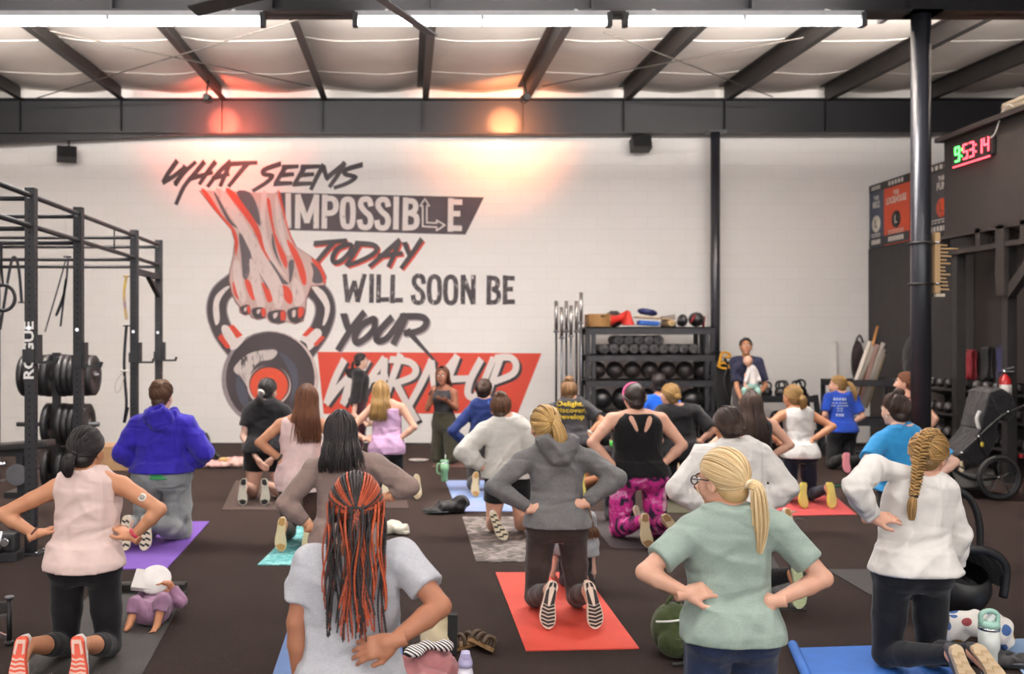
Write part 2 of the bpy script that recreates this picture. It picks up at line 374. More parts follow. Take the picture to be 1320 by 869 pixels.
# ---- two red spot lamps clipped to the roof
def red_spot(px, py, tx, ty, col, pw, label):
    p = at(px, py, 13.7); q = at(tx, ty, WY-.3); d = (q-p).normalized()
    t = thing('spot_lamp', label, 'lamp', p, 'red spot lamps at the far beam')
    MB().cyl(p-d*.16, p, .045, 16, r2=.07).build('shade', mat('lamp_black', '201a1a', .5), t)
    MB().cyl(p-d*.004, p+d*.004, .062, 16).build('bulb', mat('bulb_%d' % px, 'ff9a70', .3, var=0, emit=(col, 25.0)), t)
    MB().tube([p-d*.12, p-d*.1+Vector((0, .02, .1)), (p.x, p.y+.05, zpur(p.y)+.02)], .012, 8).build('clamp', mat('lamp_black', '201a1a'), t)
    for nm_, e_, sz_, bl_ in (('red_beam', pw*1.7, .40, .6), ('red_flood', pw*.62, 1.7, 1.0)):
        ld = bpy.data.lights.new(nm_, 'SPOT'); ld.energy = e_; ld.color = lin(col)[:3]; ld.spot_size = sz_; ld.spot_blend = bl_; ld.shadow_soft_size = .06
        lo = bpy.data.objects.new(nm_, ld); COL.objects.link(lo); lo.location = p+d*.02; lo.rotation_euler = d.to_track_quat('-Z', 'Y').to_euler()
red_spot(268, 128, 288, 158, 'ff6a50', 560, 'red spot lamp under the roof above the painted arm')
red_spot(676, 128, 650, 158, 'ff9a62', 560, 'orange spot lamp under the roof right of the painted arm')
# ================================================================== MURAL painted on the far wall
mural = thing('wall_mural', 'black and red painted mural of a fist gripping a kettlebell with slogan', 'mural', at(470, 440, WY-.002))
def paint(name, col, grunge=0.0, gcol='e3d6cf', gs=16):
    if name in MATS: return MATS[name]
    m, t, b = nt(name); N = t.nodes; L = t.links
    tc = N.new('ShaderNodeTexCoord'); nz = N.new('ShaderNodeTexNoise'); nz.inputs['Scale'].default_value = gs; nz.inputs['Detail'].default_value = 8; nz.inputs['Roughness'].default_value = .7
    mp = N.new('ShaderNodeMapping'); mp.inputs['Scale'].default_value = (1.6, 1, .45); L.new(tc.outputs['Object'], mp.inputs[0]); L.new(mp.outputs[0], nz.inputs['Vector'])
    rp = N.new('ShaderNodeValToRGB'); p0 = .5+.17*(1-grunge); rp.color_ramp.elements[0].position = p0; rp.color_ramp.elements[1].position = p0+.05
    rp.color_ramp.elements[0].color = lin(col); rp.color_ramp.elements[1].color = lin(gcol) if grunge else tuple(x*.85 for x in lin(col)[:3])+(1,)
    L.new(nz.outputs['Fac'], rp.inputs[0]); L.new(rp.outputs[0], b.inputs['Base Color']); b.inputs['Roughness'].default_value = .6
    MATS[name] = m; return m
K = paint('paint_black', '2e2429'); KG = paint('paint_black_worn', '2e2429', .55); KD = paint('paint_black_dry', '2e2429', .8, 'cfc3bd', 9); RD = paint('paint_red', 'cf4430'); PKM = paint('paint_flesh', 'c9aaa2', .5, 'a78f8c', 7)
WH = paint('paint_white', 'e6dad4'); WHG = paint('paint_white_worn', 'e6dad4', .35, '4a3a3d'); GR = paint('paint_grey', '8c8083', .6, '51474b', 8); LP = paint('paint_pale', 'dcc6c0', .6, 'b9a19c', 10); BL = paint('paint_slate', '3d3f4c')
def zc(x0, y0, k): return lambda p: (x0+p[0]/k, y0+p[1]/k)
def wp(p, layer): return at(p[0], p[1], WY-.0025-.0012*layer)*1.0
def wpt(p, layer):
    s = FPX/WY; return Vector(((p[0]-CX)/s, WY-.003-.003*layer, CH-(p[1]-CY)/s))
def poly(name, pts, m, layer, cv=None, smooth=0):
    P = [Vector((*(cv(p) if cv else p), 0)) for p in pts]
    if smooth: P = catmull(P, smooth, True)
    mb = MB(); mb.prism([wpt(p, layer) for p in P][::-1], (0, .0008, 0)); return mb.build(name, m, mural)
def strokes(name, lst, w, m, layer, cv, taper=.0, off=(0, 0), scale=1.0, sm=0, slant=True):
    """brush lettering: every stroke a mitred ribbon; strokes that touch make one letter, each letter a part"""
    S = []
    for pl in lst:
        closed = len(pl) > 2 and pl[0] == pl[-1]
        P = [Vector((p[0]+off[0], p[1]+off[1], 0)) for p in pl]
        if closed: P = catmull(P[:-1], 5, True)
        elif len(P) > 2 and sm: P = catmull(P, sm)
        S.append((P, closed))
    n = len(S); root = list(range(n))
    def find(i):
        while root[i] != i: i = root[i]
        return i
    for i in range(n):
        for j in range(i):
            A = [x for k in range(len(S[i][0])-1) for x in (S[i][0][k], (S[i][0][k]+S[i][0][k+1])/2)]+[S[i][0][-1]]
            B = [x for k in range(len(S[j][0])-1) for x in (S[j][0][k], (S[j][0][k]+S[j][0][k+1])/2)]+[S[j][0][-1]]
            if min((p-q).length for p in A for q in B) < w*.55: root[find(i)] = find(j)
    groups = {}
    for i in range(n): groups.setdefault(find(i), []).append(S[i])
    for g in groups.values():
        mb = MB()
        for si, (P, closed) in enumerate(g):
            k = len(P); vs = []; ly_ = layer+.22*(si % 4)
            for i, p in enumerate(P):
                if closed: d0, d1 = (p-P[i-1]).normalized(), (P[(i+1) % k]-p).normalized()
                else: d0 = (p-P[i-1]).normalized() if i else (P[1]-p).normalized(); d1 = (P[i+1]-p).normalized() if i < k-1 else d0
                t = d0+d1; t = t.normalized() if t.length > .2 else d1
                nn = Vector((-t.y, t.x, 0)); ww = w*(1-taper*i/max(1, k-1))/2/max(.55, t.dot(d1))
                e = (d1*ww*.25 if slant and not closed and i == 0 else Vector((0, 0, 0)))
                ext = (-d1*ww*.5 if i == 0 else d0*ww*.5 if i == k-1 else Vector((0, 0, 0))) if not closed else Vector((0, 0, 0))
                vs += [p+nn*ww-e+ext, p-nn*ww+e+ext]
            fs = [(2*i, 2*i+1, 2*((i+1) % k)+1, 2*((i+1) % k)) for i in range(k if closed else k-1)]
            mb.add([wpt(cv((v.x, v.y)), ly_) for v in vs], fs)
        mb.build(name, m, mural)
Z3 = zc(195, 195, 4.714); Z4 = zc(355, 240, 4.714); Z5 = zc(395, 300, 4.714); Z6 = zc(395, 440, 4.258); ZA = zc(250, 235, 4.574); ZB = zc(255, 360, 4.574)
what = [[(155, 62), (100, 140), (75, 185)], [(75, 188), (140, 150), (205, 95)], [(205, 95), (180, 150), (148, 205)], [(148, 195), (200, 130), (268, 68)],
        [(320, 68), (270, 130), (200, 215), (152, 320)], [(235, 168), (370, 130)], [(388, 68), (340, 130), (295, 198)], [(478, 66), (410, 130), (345, 213)], [(478, 70), (455, 130), (420, 210)], [(375, 165), (470, 140)], [(485, 78), (640, 70)], [(582, 78), (530, 140), (472, 212)],
        [(782, 78), (690, 112), (685, 140), (735, 150), (700, 190), (620, 240)], [(815, 98), (755, 195)], [(800, 98), (890, 92)], [(785, 146), (862, 140)], [(752, 198), (852, 194)], [(932, 98), (872, 197)], [(915, 97), (1022, 92)], [(900, 146), (985, 140)], [(868, 200), (970, 196)],
        [(1045, 88), (1010, 150), (972, 230)], [(1045, 92), (1066, 165)], [(1066, 165), (1175, 72)], [(1172, 76), (1130, 150), (1085, 215)], [(1278, 84), (1185, 112), (1180, 140), (1240, 158), (1190, 195), (1115, 222)]]
strokes('letter', what, 32, K, 1, Z3, .25, sm=4)
poly('slogan_bar', [(0, 38), (1268, 68), (1155, 295), (85, 268)], paint('paint_plum', '3a2a30'), 1, Z4)
imp = [[(78, 52), (80, 247)], [(138, 60), (135, 250)], [(138, 60), (192, 215)], [(192, 215), (250, 62)], [(250, 60), (248, 250)], [(300, 60), (297, 250)], [(300, 77), (345, 77), (366, 100), (366, 140), (345, 162), (300, 165)],
       [(440, 80), (415, 95), (408, 160), (415, 232), (440, 247), (465, 232), (472, 160), (465, 95), (440, 80)], [(580, 115), (570, 85), (548, 78), (525, 88), (520, 120), (545, 155), (572, 180), (580, 215), (568, 245), (545, 252), (520, 242), (512, 212)],
       [(685, 118), (675, 88), (653, 81), (630, 91), (625, 123), (650, 158), (677, 183), (685, 218), (673, 248), (650, 255), (625, 245), (617, 215)], [(735, 72), (732, 256)], [(792, 78), (788, 262)], [(792, 92), (835, 92), (852, 115), (848, 145), (825, 162), (792, 165)], [(825, 165), (855, 185), (858, 225), (838, 250), (788, 252)],
       [(1066, 82), (1063, 268)], [(1060, 96), (1127, 98)], [(1060, 168), (1115, 168)], [(1060, 255), (1125, 257)]]
strokes('letter', imp, 33, WHG, 2.2, Z4, 0, sm=4, slant=False)
arr = [[(895, 245), (895, 120), (880, 120), (908, 78), (935, 120), (920, 120), (920, 222), (980, 225), (980, 208), (1030, 237), (980, 270), (980, 250), (895, 245)]]
mb = MB()
for i in range(len(arr[0])-1):
    a, b = Vector((*arr[0][i], 0)), Vector((*arr[0][i+1], 0)); d = (b-a).normalized(); n_ = Vector((-d.y, d.x, 0))*4.5; a -= d*4; b += d*4
    mb.add([wpt(Z4((v.x, v.y)), 2.2) for v in (a+n_, a-n_, b-n_, b+n_)], [(0, 1, 2, 3)])
mb.build('letter_arrow', WH, mural)
tod = [[(52, 66), (240, 48)], [(165, 60), (115, 115), (62, 178)], [(250, 72), (190, 98), (160, 150), (172, 182), (218, 165), (262, 118), (275, 80), (250, 72)], [(320, 70), (285, 130), (245, 198)], [(300, 65), (395, 72), (428, 95), (405, 130), (330, 170), (255, 198)], [(562, 50), (470, 130), (385, 203)], [(562, 55), (535, 130), (500, 203)], [(440, 142), (578, 126)], [(598, 65), (625, 135)], [(698, 45), (640, 130), (578, 213)]]
strokes('letter_shadow', tod, 33, RD, 1, Z5, .2, off=(9, 9), sm=4); strokes('letter', tod, 33, K, 2, Z5, .2, sm=4)
wsb = [[(233, 258), (250, 415)], [(250, 415), (292, 300)], [(292, 300), (312, 415)], [(312, 415), (352, 258)], [(397, 258), (395, 420)], [(440, 260), (437, 420)], [(437, 408), (497, 406)], [(525, 262), (522, 422)], [(522, 411), (580, 410)],
       [(712, 305), (705, 272), (682, 262), (660, 272), (654, 305), (672, 335), (700, 362), (710, 395), (698, 420), (676, 426), (655, 415), (648, 385)], [(778, 266), (752, 285), (745, 345), (752, 408), (778, 426), (804, 408), (810, 345), (804, 285), (778, 266)], [(877, 268), (851, 287), (844, 347), (851, 410), (877, 428), (903, 410), (909, 347), (903, 287), (877, 268)],
       [(952, 264), (950, 428)], [(952, 264), (1012, 428)], [(1015, 264), (1013, 428)], [(1110, 266), (1107, 430)], [(1110, 275), (1150, 280), (1163, 305), (1150, 338), (1110, 343)], [(1130, 343), (1165, 365), (1165, 405), (1145, 422), (1107, 424)], [(1208, 266), (1206, 430)], [(1200, 276), (1258, 277)], [(1200, 343), (1248, 343)], [(1200, 420), (1260, 420)]]
strokes('letter', wsb, 29, KG, 1, Z5, 0, sm=4, slant=False)
yr = [[(228, 500), (245, 560), (262, 600)], [(348, 490), (270, 590), (195, 708)], [(405, 525), (335, 565), (295, 630), (308, 668), (360, 642), (408, 590), (415, 545), (405, 525)], [(515, 520), (450, 590), (425, 640), (445, 660), (500, 630), (575, 525)], [(605, 505), (570, 590), (530, 672)], [(575, 510), (690, 510), (728, 535), (715, 575), (670, 600), (600, 612)]]
strokes('letter_shadow', yr, 42, paint('paint_soft_grey', 'a5989a'), 1, Z5, .1, off=(8, 8), sm=4); strokes('letter', yr, 42, K, 2, Z5, .1, sm=4)
poly('slogan_banner', [(60, 58), (1290, 66), (1160, 395), (95, 398)], RD, .4, Z6)
leg_ = [[(615, 595), (690, 680), (800, 800)]]
strokes('letter', leg_, 40, K, 2.2, Z5, .75, sm=3)
wu = [[(205, 108), (155, 210), (112, 335)], [(112, 335), (175, 255), (245, 180)], [(245, 180), (225, 260), (203, 338)], [(203, 338), (265, 230), (335, 108)], [(425, 98), (355, 200), (290, 330)], [(428, 98), (425, 180), (410, 270)], [(335, 212), (440, 195)],
      [(515, 78), (480, 180), (425, 330)], [(465, 100), (560, 112), (600, 150), (580, 195), (480, 232)], [(490, 225), (545, 330), (605, 432)], [(685, 112), (630, 230), (565, 350)], [(685, 112), (700, 240)], [(700, 240), (825, 85)], [(825, 85), (785, 190), (740, 300)], [(800, 208), (882, 204)],
      [(955, 105), (900, 210), (885, 285), (915, 308), (955, 260), (1025, 95)], [(1065, 90), (1030, 190), (980, 330)], [(1040, 92), (1115, 88), (1150, 125), (1130, 180), (1030, 222)]]
strokes('letter_shadow', wu, 36, K, 1, Z6, .1, off=(16, 13), sm=4); strokes('letter', wu, 38, WH, 2.4, Z6, .1, sm=4)
# ---- the painted kettlebell
def ring(cx, cy, rx, ry, n=40): return [(cx+rx*math.cos(2*math.pi*k/n), cy+ry*math.sin(2*math.pi*k/n)) for k in range(n)]
hl = [[(225, 415), (150, 310), (112, 190), (135, 90), (215, 20)]]; hr = [[(640, 415), (715, 310), (752, 200), (735, 110), (665, 40)]]
for hh in (hl, hr):
    strokes('handle_edge', hh, 126, GR, .6, ZB, 0, sm=6, slant=False); strokes('handle_paint', hh, 110, K, .9, ZB, 0, sm=6, slant=False)
poly('bell_rim', ring(425, 590, 285, 285), GR, 1, ZB); poly('bell_pale_edge', ring(440, 590, 268, 280), LP, 1.15, ZB); poly('bell_paint', ring(428, 585, 262, 274), K, 1.3, ZB)
poly('bell_sheen', [(215, 520), (300, 440), (420, 415), (470, 425), (440, 470), (360, 490), (310, 560), (300, 640), (270, 600), (230, 560)], paint('paint_sheen', 'cfc2bd', .9, '2e2429', 6), 1.5, ZB, 4)
poly('bell_slate', [(480, 430), (570, 500), (590, 620), (540, 740), (560, 620), (530, 520)], BL, 1.5, ZB, 4); poly('bell_slate', [(240, 560), (290, 640), (300, 720), (330, 780), (260, 740), (225, 640)], BL, 1.5, ZB, 4)
poly('bell_ring', ring(420, 628, 128, 122), LP, 1.7, ZB); poly('bell_ring_shadow', ring(422, 622, 120, 116), K, 1.8, ZB); poly('bell_centre', ring(420, 628, 112, 108), paint('paint_orange', 'dd5236'), 1.95, ZB)
for p in ([(90, 180), (105, 100), (165, 45), (190, 45), (150, 90), (125, 150), (130, 240), (105, 270)], [(140, 300), (170, 270), (250, 340), (280, 350), (200, 420)], [(660, 25), (740, 70), (780, 160), (760, 250), (735, 270), (750, 170), (700, 90)], [(600, 345), (700, 290), (730, 330), (660, 420), (640, 380)]):
    poly('handle_highlight', p, WHG, 1.5, ZB, 3)
for p in ([(118, 345), (140, 320), (195, 400), (170, 410)], [(180, 275), (210, 268), (265, 330), (230, 350)], [(615, 330), (660, 280), (690, 295), (640, 340)], [(680, 385), (730, 330), (750, 345), (700, 395)]):
    poly('handle_band', p, RD, 1.7, ZB)
# ---- the painted fist and forearm
sil = [(35, 48), (130, 170), (225, 280), (245, 350), (235, 440), (215, 520), (210, 580), (225, 650), (250, 705), (272, 730), (275, 765), (305, 782), (335, 775), (345, 795), (385, 808), (425, 795), (440, 822), (490, 835), (542, 820), (590, 834), (640, 815), (655, 760), (660, 690), (690, 610), (770, 605), (778, 550), (740, 480), (690, 440), (600, 380), (570, 320), (545, 250), (520, 140), (495, 65), (300, 58)]
poly('arm_outline', [(x+(6 if x > 400 else -6), y+(5 if y > 500 else 0)) for x, y in sil], paint('paint_maroon', '6b2f30'), 2.6, ZA); poly('arm_flesh', sil, PKM, 2.8, ZA)
for m, lay, lst in ((RD, 3.0, ([(45, 52), (75, 52), (165, 190), (240, 280), (262, 360), (245, 440), (240, 350), (220, 280), (130, 172)], [(190, 55), (235, 55), (350, 200), (420, 370), (450, 460), (410, 420), (340, 260)], [(430, 110), (450, 110), (480, 300), (545, 440), (545, 510), (500, 420), (455, 250)], [(545, 340), (600, 390), (650, 500), (665, 590), (640, 600), (600, 480)], [(690, 445), (745, 485), (778, 560), (768, 600), (730, 520)],
        [(230, 590), (255, 600), (280, 670), (260, 690), (235, 650)], [(300, 575), (330, 585), (370, 680), (345, 695), (315, 640)], [(400, 590), (450, 630), (475, 680), (440, 710), (415, 650)], [(515, 610), (560, 620), (585, 680), (570, 720), (535, 690)], [(495, 65), (510, 70), (560, 280), (600, 380), (570, 330), (540, 240)])),
    (paint('paint_shade', '4a3f45', .5, '6f6266', 7), 3.05, ([(250, 60), (330, 60), (380, 160), (390, 260), (330, 180)], [(120, 70), (140, 80), (210, 210), (260, 270), (200, 230)], [(265, 300), (310, 350), (340, 440), (320, 560), (290, 560), (280, 440)], [(450, 460), (520, 560), (560, 600), (500, 590), (440, 510)], [(465, 300), (490, 420), (520, 500), (480, 430), (460, 360)], [(690, 470), (740, 520), (760, 590), (700, 590), (705, 530)], [(560, 470), (590, 460), (585, 540), (565, 600), (560, 540)], [(385, 530), (420, 570), (470, 650), (430, 620)])),
    (LP, 3.1, ([(130, 60), (185, 60), (290, 210), (420, 430), (520, 600), (520, 720), (480, 740), (450, 640), (380, 520), (290, 320)], [(235, 480), (270, 470), (290, 600), (310, 690), (280, 710), (240, 600)], [(330, 450), (380, 520), (400, 640), (420, 730), (380, 740), (340, 600)], [(400, 70), (430, 70), (420, 250), (470, 440), (550, 560), (500, 520), (420, 400), (395, 240)], [(590, 560), (640, 620), (650, 700), (600, 730), (580, 640)], [(480, 90), (500, 130), (540, 330), (570, 420), (545, 420), (490, 260)])),
    (K, 3.2, ([(275, 735), (325, 722), (335, 770), (305, 782), (280, 765)], [(345, 745), (415, 740), (425, 790), (385, 805), (350, 790)], [(440, 765), (535, 755), (540, 815), (490, 832), (445, 815)], [(555, 750), (645, 735), (650, 775), (635, 815), (590, 830), (560, 810)])),
    (RD, 3.35, ([(315, 728), (332, 735), (332, 770), (318, 770)], [(400, 745), (420, 745), (424, 785), (402, 790)], [(512, 765), (536, 760), (540, 805), (515, 815)], [(615, 745), (645, 740), (645, 780), (618, 800)])),
    (LP, 3.35, ([(300, 740), (312, 738), (308, 760), (296, 758)], [(375, 752), (395, 750), (385, 775), (372, 772)], [(470, 775), (495, 770), (485, 800), (470, 800)], [(580, 760), (600, 755), (598, 790), (582, 795)]))):
    for p in lst: poly('arm_brushwork', p, m, lay, ZA, 3)
# ================================================================== RIGHT SIDE: banners, loft, clock
VX = lambda y, z: Vector((XR-.004, y, z))
def yx(px, X): return FPX*X/(px-CX)            # depth at which a plane X=const is seen at pixel column px
def zx(py, Y): return CH+(CY-py)*Y/FPX
def side_text(txt, size, X, Y, z, m, parent, sx=1.0, name='lettering', bold=0.0):   # lettering on a plane facing -X
    M = Matrix.Translation((X, Y, z)) @ Matrix(((0, 0, -1, 0), (-1, 0, 0, 0), (0, 1, 0, 0), (0, 0, 0, 1)))
    return text_mesh(txt, size, M, m, name, parent, .001, sx, bold=bold)
WT = mat('print_white', 'd8d0c8', .6); BK = mat('print_black', '221f21', .6)
zt, zb = 4.06, 3.08
def banner(Y0, Y1, col, title, disc, letter, label, line=True):
    ym = (Y0+Y1)/2; t = thing('gym_banner', label, 'banner', (XR, ym, zb), 'banners above the black board')
    w = Y0-Y1-.01
    MB().box((XR-.012, ym, (zt+zb)/2), (.02, w, zt-zb)).build('cloth', mat('banner_'+title, col, .7, var=.08), t)
    MB().box((XR-.024, ym, zt-.06), (.006, w, .12)).build('top_strip', BK, t)
    MB().box((XR-.024, ym, zb+.08), (.006, w, .14)).build('foot_strip', mat('strip_'+title, '2a2a30' if line else '8c3328', .6), t)
    c = Matrix(((0, 0, -1), (-1, 0, 0), (0, 1, 0)))
    MB().lathe([(.0, 0), (.13, 0), (.13, .004), (0, .004)], (XR-.022, ym, zb+.36), 28, c).build('disc', mat('disc_'+title, disc, .6), t)
    side_text('L', .18, XR-.03, ym, zb+.36, WT if disc == '1c1a1b' else BK, t)
    side_text('THE', .09, XR-.024, ym, zb+.76, WT, t, bold=.002)
    side_text({'BOX': ' '}.get(title, title), .14, XR-.024, ym, zb+.655, WT, t, .95*w/1.0, bold=.003)
    for z_, n_, h_ in ((zt-.06, 5, .06), (zb+.2, 9, .018), (zb+.165, 6, .014), (zb+.08, 7, .07)):      # unreadable small print: rows of short bars
        for j in range(n_): MB().box((XR-.03, ym+(j-(n_-1)/2)*w*.62/n_, z_), (.003, w*.62/n_*.62, h_)).build('small_print', WT, t)
Yb = [yx(p, XR) for p in (1118, 1141, 1172, 1194.5, 1222)]
banner(15.28, Yb[1], '434a5c', 'MUSCLE', 'd8d0c0', 'L', 'slate blue gym banner with a pale disc')
banner(Yb[1], Yb[2]-.05, 'd1502f', 'LOCKHOUSE', '1c1a1b', 'L', 'orange gym banner with a black disc')
banner(Yb[2]-.06, Yb[3]+.05, '6a2a24', 'BOX', '1c1a1b', 'L', 'maroon gym banner mostly behind the thick steel column', False)
banner(Yb[3]+.04, 12.75, '38363a', 'FUN', 'd1502f', 'L', 'charcoal gym banner with an orange disc')
bd = MB(); bd.box((XR-.006, 13.9, 2.0), (.012, 2.85, 2.15)); struct(bd.build('trim_board', mat('chalk_board', '2b2829', .8, var=.2)), 'black board on the right wall under the banners')
# loft box with parapet, beams, posts and knee braces
LX = 6.8; Y0, Y1 = yx(1212, LX), 7.6
z1, z0 = zx(184, Y0), zx(306, Y0)
lf = MB(); lf.box((LX+.3, (Y0+Y1)/2, (z1+z0)/2), (.5, Y0-Y1, z1-z0)); loft = struct(lf.build('wall_loft', BROWNB), 'dark brown storage loft with the digital clock')
MB().box((LX+.02, (Y0+Y1)/2, z1+.03), (.16, Y0-Y1+.06, .06)).build('cap_board', mat('loft_edge', '231d1c', .6), loft)
for k in range(6):
    yy = Y0-.02-k*.84; MB().box((LX+.03, yy, z0-.09), (.12, .09, .22)).build('joist_end', BROWNB, loft)
MB().box((LX+.02, (Y0+Y1)/2, z0-.015), (.10, Y0-Y1, .05)).build('rail', BROWNB, loft); MB().box((LX+.06, (Y0+Y1)/2, z0-.22), (.16, Y0-Y1, .06)).build('rail', BROWNB, loft)
for px in (1236, 1301):
    yy = yx(px, LX+.08); MB().box((LX+.08, yy, (z0-.25)/2), (.11, .11, z0-.25)).build('post', BLACKP, loft)
yy = yx(1301, LX+.08); MB().bar((LX+.06, yy-.02, z0-.8), (LX+.06, yy-.75, z0-.2), .09, .12).build('knee_brace', BROWNB, loft); MB().box((LX+.0, yy, z0-.4), (.06, .16, .8)).build('post_plate', BROWNB, loft)
# digital clock
ck = thing('digital_clock', 'black digital clock with green and red glowing digits', 'clock', (LX+.04, 11.7, 3.9))
ya, yb_ = yx(1231, LX), yx(1276, LX); zc0 = 3.93
MB().box((LX+.02, (ya+yb_)/2, zc0), (.05, ya-yb_+.1, .27), bev=.01).build('case', mat('clock_case', '171314', .4), ck)
LEDR = mat('led_red', 'ff3040', .4, var=0, emit=('ff4a55', 5.0)); LEDG = mat('led_green', '40ff50', .4, var=0, emit=('5dff6a', 4.0))
SEG = {'9': 'abcdfg', '5': 'acdfg', '3': 'abcdg', '1': 'bc', '4': 'bcfg'}
def digit(ch, yc, m, h=.17, w=.085):
    mb = MB(); x = LX-.01
    def seg(y_0, z_0, y_1, z_1): mb.bar((x, yc-y_0, zc0+z_0), (x, yc-y_1, zc0+z_1), .018, .006, (1, 0, 0))
    g = {'a': (-w/2, h/2, w/2, h/2), 'b': (w/2, h/2, w/2, 0), 'c': (w/2, 0, w/2, -h/2), 'd': (-w/2, -h/2, w/2, -h/2), 'e': (-w/2, 0, -w/2, -h/2), 'f': (-w/2, h/2, -w/2, 0), 'g': (-w/2, 0, w/2, 0)}
    for c in SEG[ch]: seg(*g[c])
    mb.build('digit', m, ck)
Lk = ya-yb_
for ch, f, m in (('9', .09, LEDG), ('5', .33, LEDR), ('3', .51, LEDR), ('1', .74, LEDR), ('4', .92, LEDR)): digit(ch, ya-Lk*f, m)
for f, m in ((.215, LEDG), (.63, LEDR)):
    for dz in (-.04, .04): MB().box((LX-.01, ya-Lk*f, zc0+dz), (.006, .022, .022)).build('colon_dot', m, ck)
MB().box((LX-.012, (ya+yb_)/2, zc0-.15), (.012, Lk*1.05, .012)).build('light_bar', LEDR, ck)
pts = [(LX-.005, yb_-.02, zc0+.06), (LX-.01, yb_-.12, zc0+.1), (LX-.01, yb_-.25, zc0+.3), (LX-.01, yb_-.36, zc0+.36), (LX-.01, yb_-.45, zc0+.32)]
MB().tube(catmull(pts, 5), .008, 6).build('cable', mat('white_cable', 'ddd8d2', .5), ck)
t = thing('wall_light', 'pale strip lamp housing on top of the loft', 'light', (LX+.1, 10.9, z1+.06))
MB().box((LX+.1, 10.75, z1+.13), (.14, .8, .14), bev=.02).build('housing', mat('beige_housing', 'b9ab97', .5), t)
for dz in (-.03, .02): MB().box((LX+.025, 10.75, z1+.13+dz), (.012, .78, .014)).build('rib', mat('beige_rib', '8d8271', .5), t)
# wooden peg board strapped to the near column
pc = at(1187, 440, 9.55); wd = mat('pine', 'd9b382', .6, var=.25, scale=6, stretch=(1, 1, .15)); px0 = pc.x+.125
pb = thing('peg_board', 'pale pine peg board strapped to the thick steel column', 'peg board', (px0, 9.5, 2.0))
zA, zB = zx(300, 9.5), zx(378, 9.5)
MB().box((px0, 9.5, (zA+zB)/2), (.055, .05, zA-zB), bev=.004).build('board', wd, pb)
random.seed(3)
for k in range(13):
    z = zA-.12-k*.036; L = random.choice((.05, .07, .06, .09)) if k not in (1, 3) else .2-.03*k
    MB().cyl((px0+.02, 9.5, z), (px0+.03+L, 9.49-.01*(k % 3), z-.006), .009, 8).build('peg', wd, pb)
MB().box((px0+.03, 9.5, zB-.02), (.09, .04, .03)).build('foot_block', mat('pale_block', 'e0d2b8', .6), pb)
for z in (zA-.1, zB+.09):
    MB().tube([(pc.x+.109*math.cos(a), 9.55+.109*math.sin(a), z) for a in [i*math.pi/10 for i in range(20)]], .012, 6, closed=True).build('strap', BLACKP, pb)
    MB().cyl((px0-.03, 9.455, z), (px0+.03, 9.455, z), .012, 8).build('bolt', CHROME, pb)
# ================================================================== dumbbell racks under the loft, bands, extinguisher
random.seed(11)
DB = mat('dumbbell_rubber', '2b2729', .5, var=.3); 
rk = thing('dumbbell_rack', 'long black three tier dumbbell rack along the dark wall', 'rack', (6.9, 11.95, 0))
tiers = ((.30, 7.065), (.63, 7.075), (.95, 7.085))
for z, x in tiers:
    m = Matrix.Rotation(math.radians(18), 3, 'Y')
    MB().box((x+.05, 11.95, z), (.29, 2.36, .03), m).build('tray', BLACKP, rk)
for y in (10.79, 12.047, 13.09):
    MB().bar((7.262, y, .02), (7.262, y, 1.12), .05, .05, (0, 1, 0)).build('upright', BLACKP, rk); MB().box((7.1, y, .03), (.3, .07, .06)).build('foot', BLACKP, rk)
def dumbbell(x, y, z, sz, label):
    t = thing('dumbbell', label, 'dumbbell', (x, y, z), 'dumbbells on the rack by the dark wall')
    m = Matrix.Rotation(math.radians(18), 3, 'Y')
    for s_ in (-1, 1):
        c = Vector((x, y, z))+m @ Vector((s_*.1, 0, 0)); cm = m @ Matrix.Rotation(math.pi/2, 3, 'Y')
        MB().lathe([(sz*.8, -.045), (sz, -.03), (sz, .03), (sz*.8, .045)], c, 6, cm, smooth=False).build('head', DB, t)
        MB().lathe([(sz*.55, -.048), (sz*.55, .048)], c, 12, cm).build('end_cap', mat('db_cap', '6c6a6e', .35, .6), t)
    a, b = Vector((x, y, z))+m @ Vector((-.1, 0, 0)), Vector((x, y, z))+m @ Vector((.1, 0, 0)); MB().cyl(a, b, .017, 10).build('handle', CHROME, t)
for ti, (z, x) in enumerate(tiers):
    for k in range(11):
        y = 10.92+k*.205; sz = (.077, .07, .06)[ti]
        dumbbell(x+.04, y, z+.037+sz, sz, ORD[10-k]+(' large black dumbbell from the pipe bin on the bottom tier', ' medium black dumbbell from the pipe bin on the middle tier', ' small black dumbbell from the pipe bin on the top tier')[ti])
def band_set(px, z_top, z_bot, col, n, label, name):
    Y = yx(px, XR-.06); t = thing('resistance_band', label, 'band', (XR-.06, Y, z_top))
    MB().cyl((XR, Y, z_top+.03), (XR-.14, Y, z_top+.03), .012, 8).build('hook', BLACKP, t)
    for k in range(n):
        yy = Y+(k-(n-1)/2)*.028; dz = random.uniform(-.03, .03)
        MB().tube(catmull([(XR-.03-.01*(k % 3), yy, z_top), (XR-.035, yy+.01, (z_top+z_bot)/2), (XR-.03, yy, z_bot+dz), (XR-.07, yy+.006, z_bot-.015+dz), (XR-.1, yy, z_bot+dz), (XR-.09, yy-.008, (z_top+z_bot)/2), (XR-.1, yy, z_top), (XR-.06, yy, z_top+.045)], 3, True), .012, 5, closed=True).build('band_loop', mat('band_'+name, col, .55, var=.2), t)
band_set(1250, zx(456, 12.5), zx(486, 12.5), '9c2a33', 8, 'red resistance bands hanging on the dark wall', 'red')
band_set(1273, zx(452, 12.1), zx(487, 12.1), '1a191b', 5, 'black resistance bands hanging between the red and blue ones', 'black')
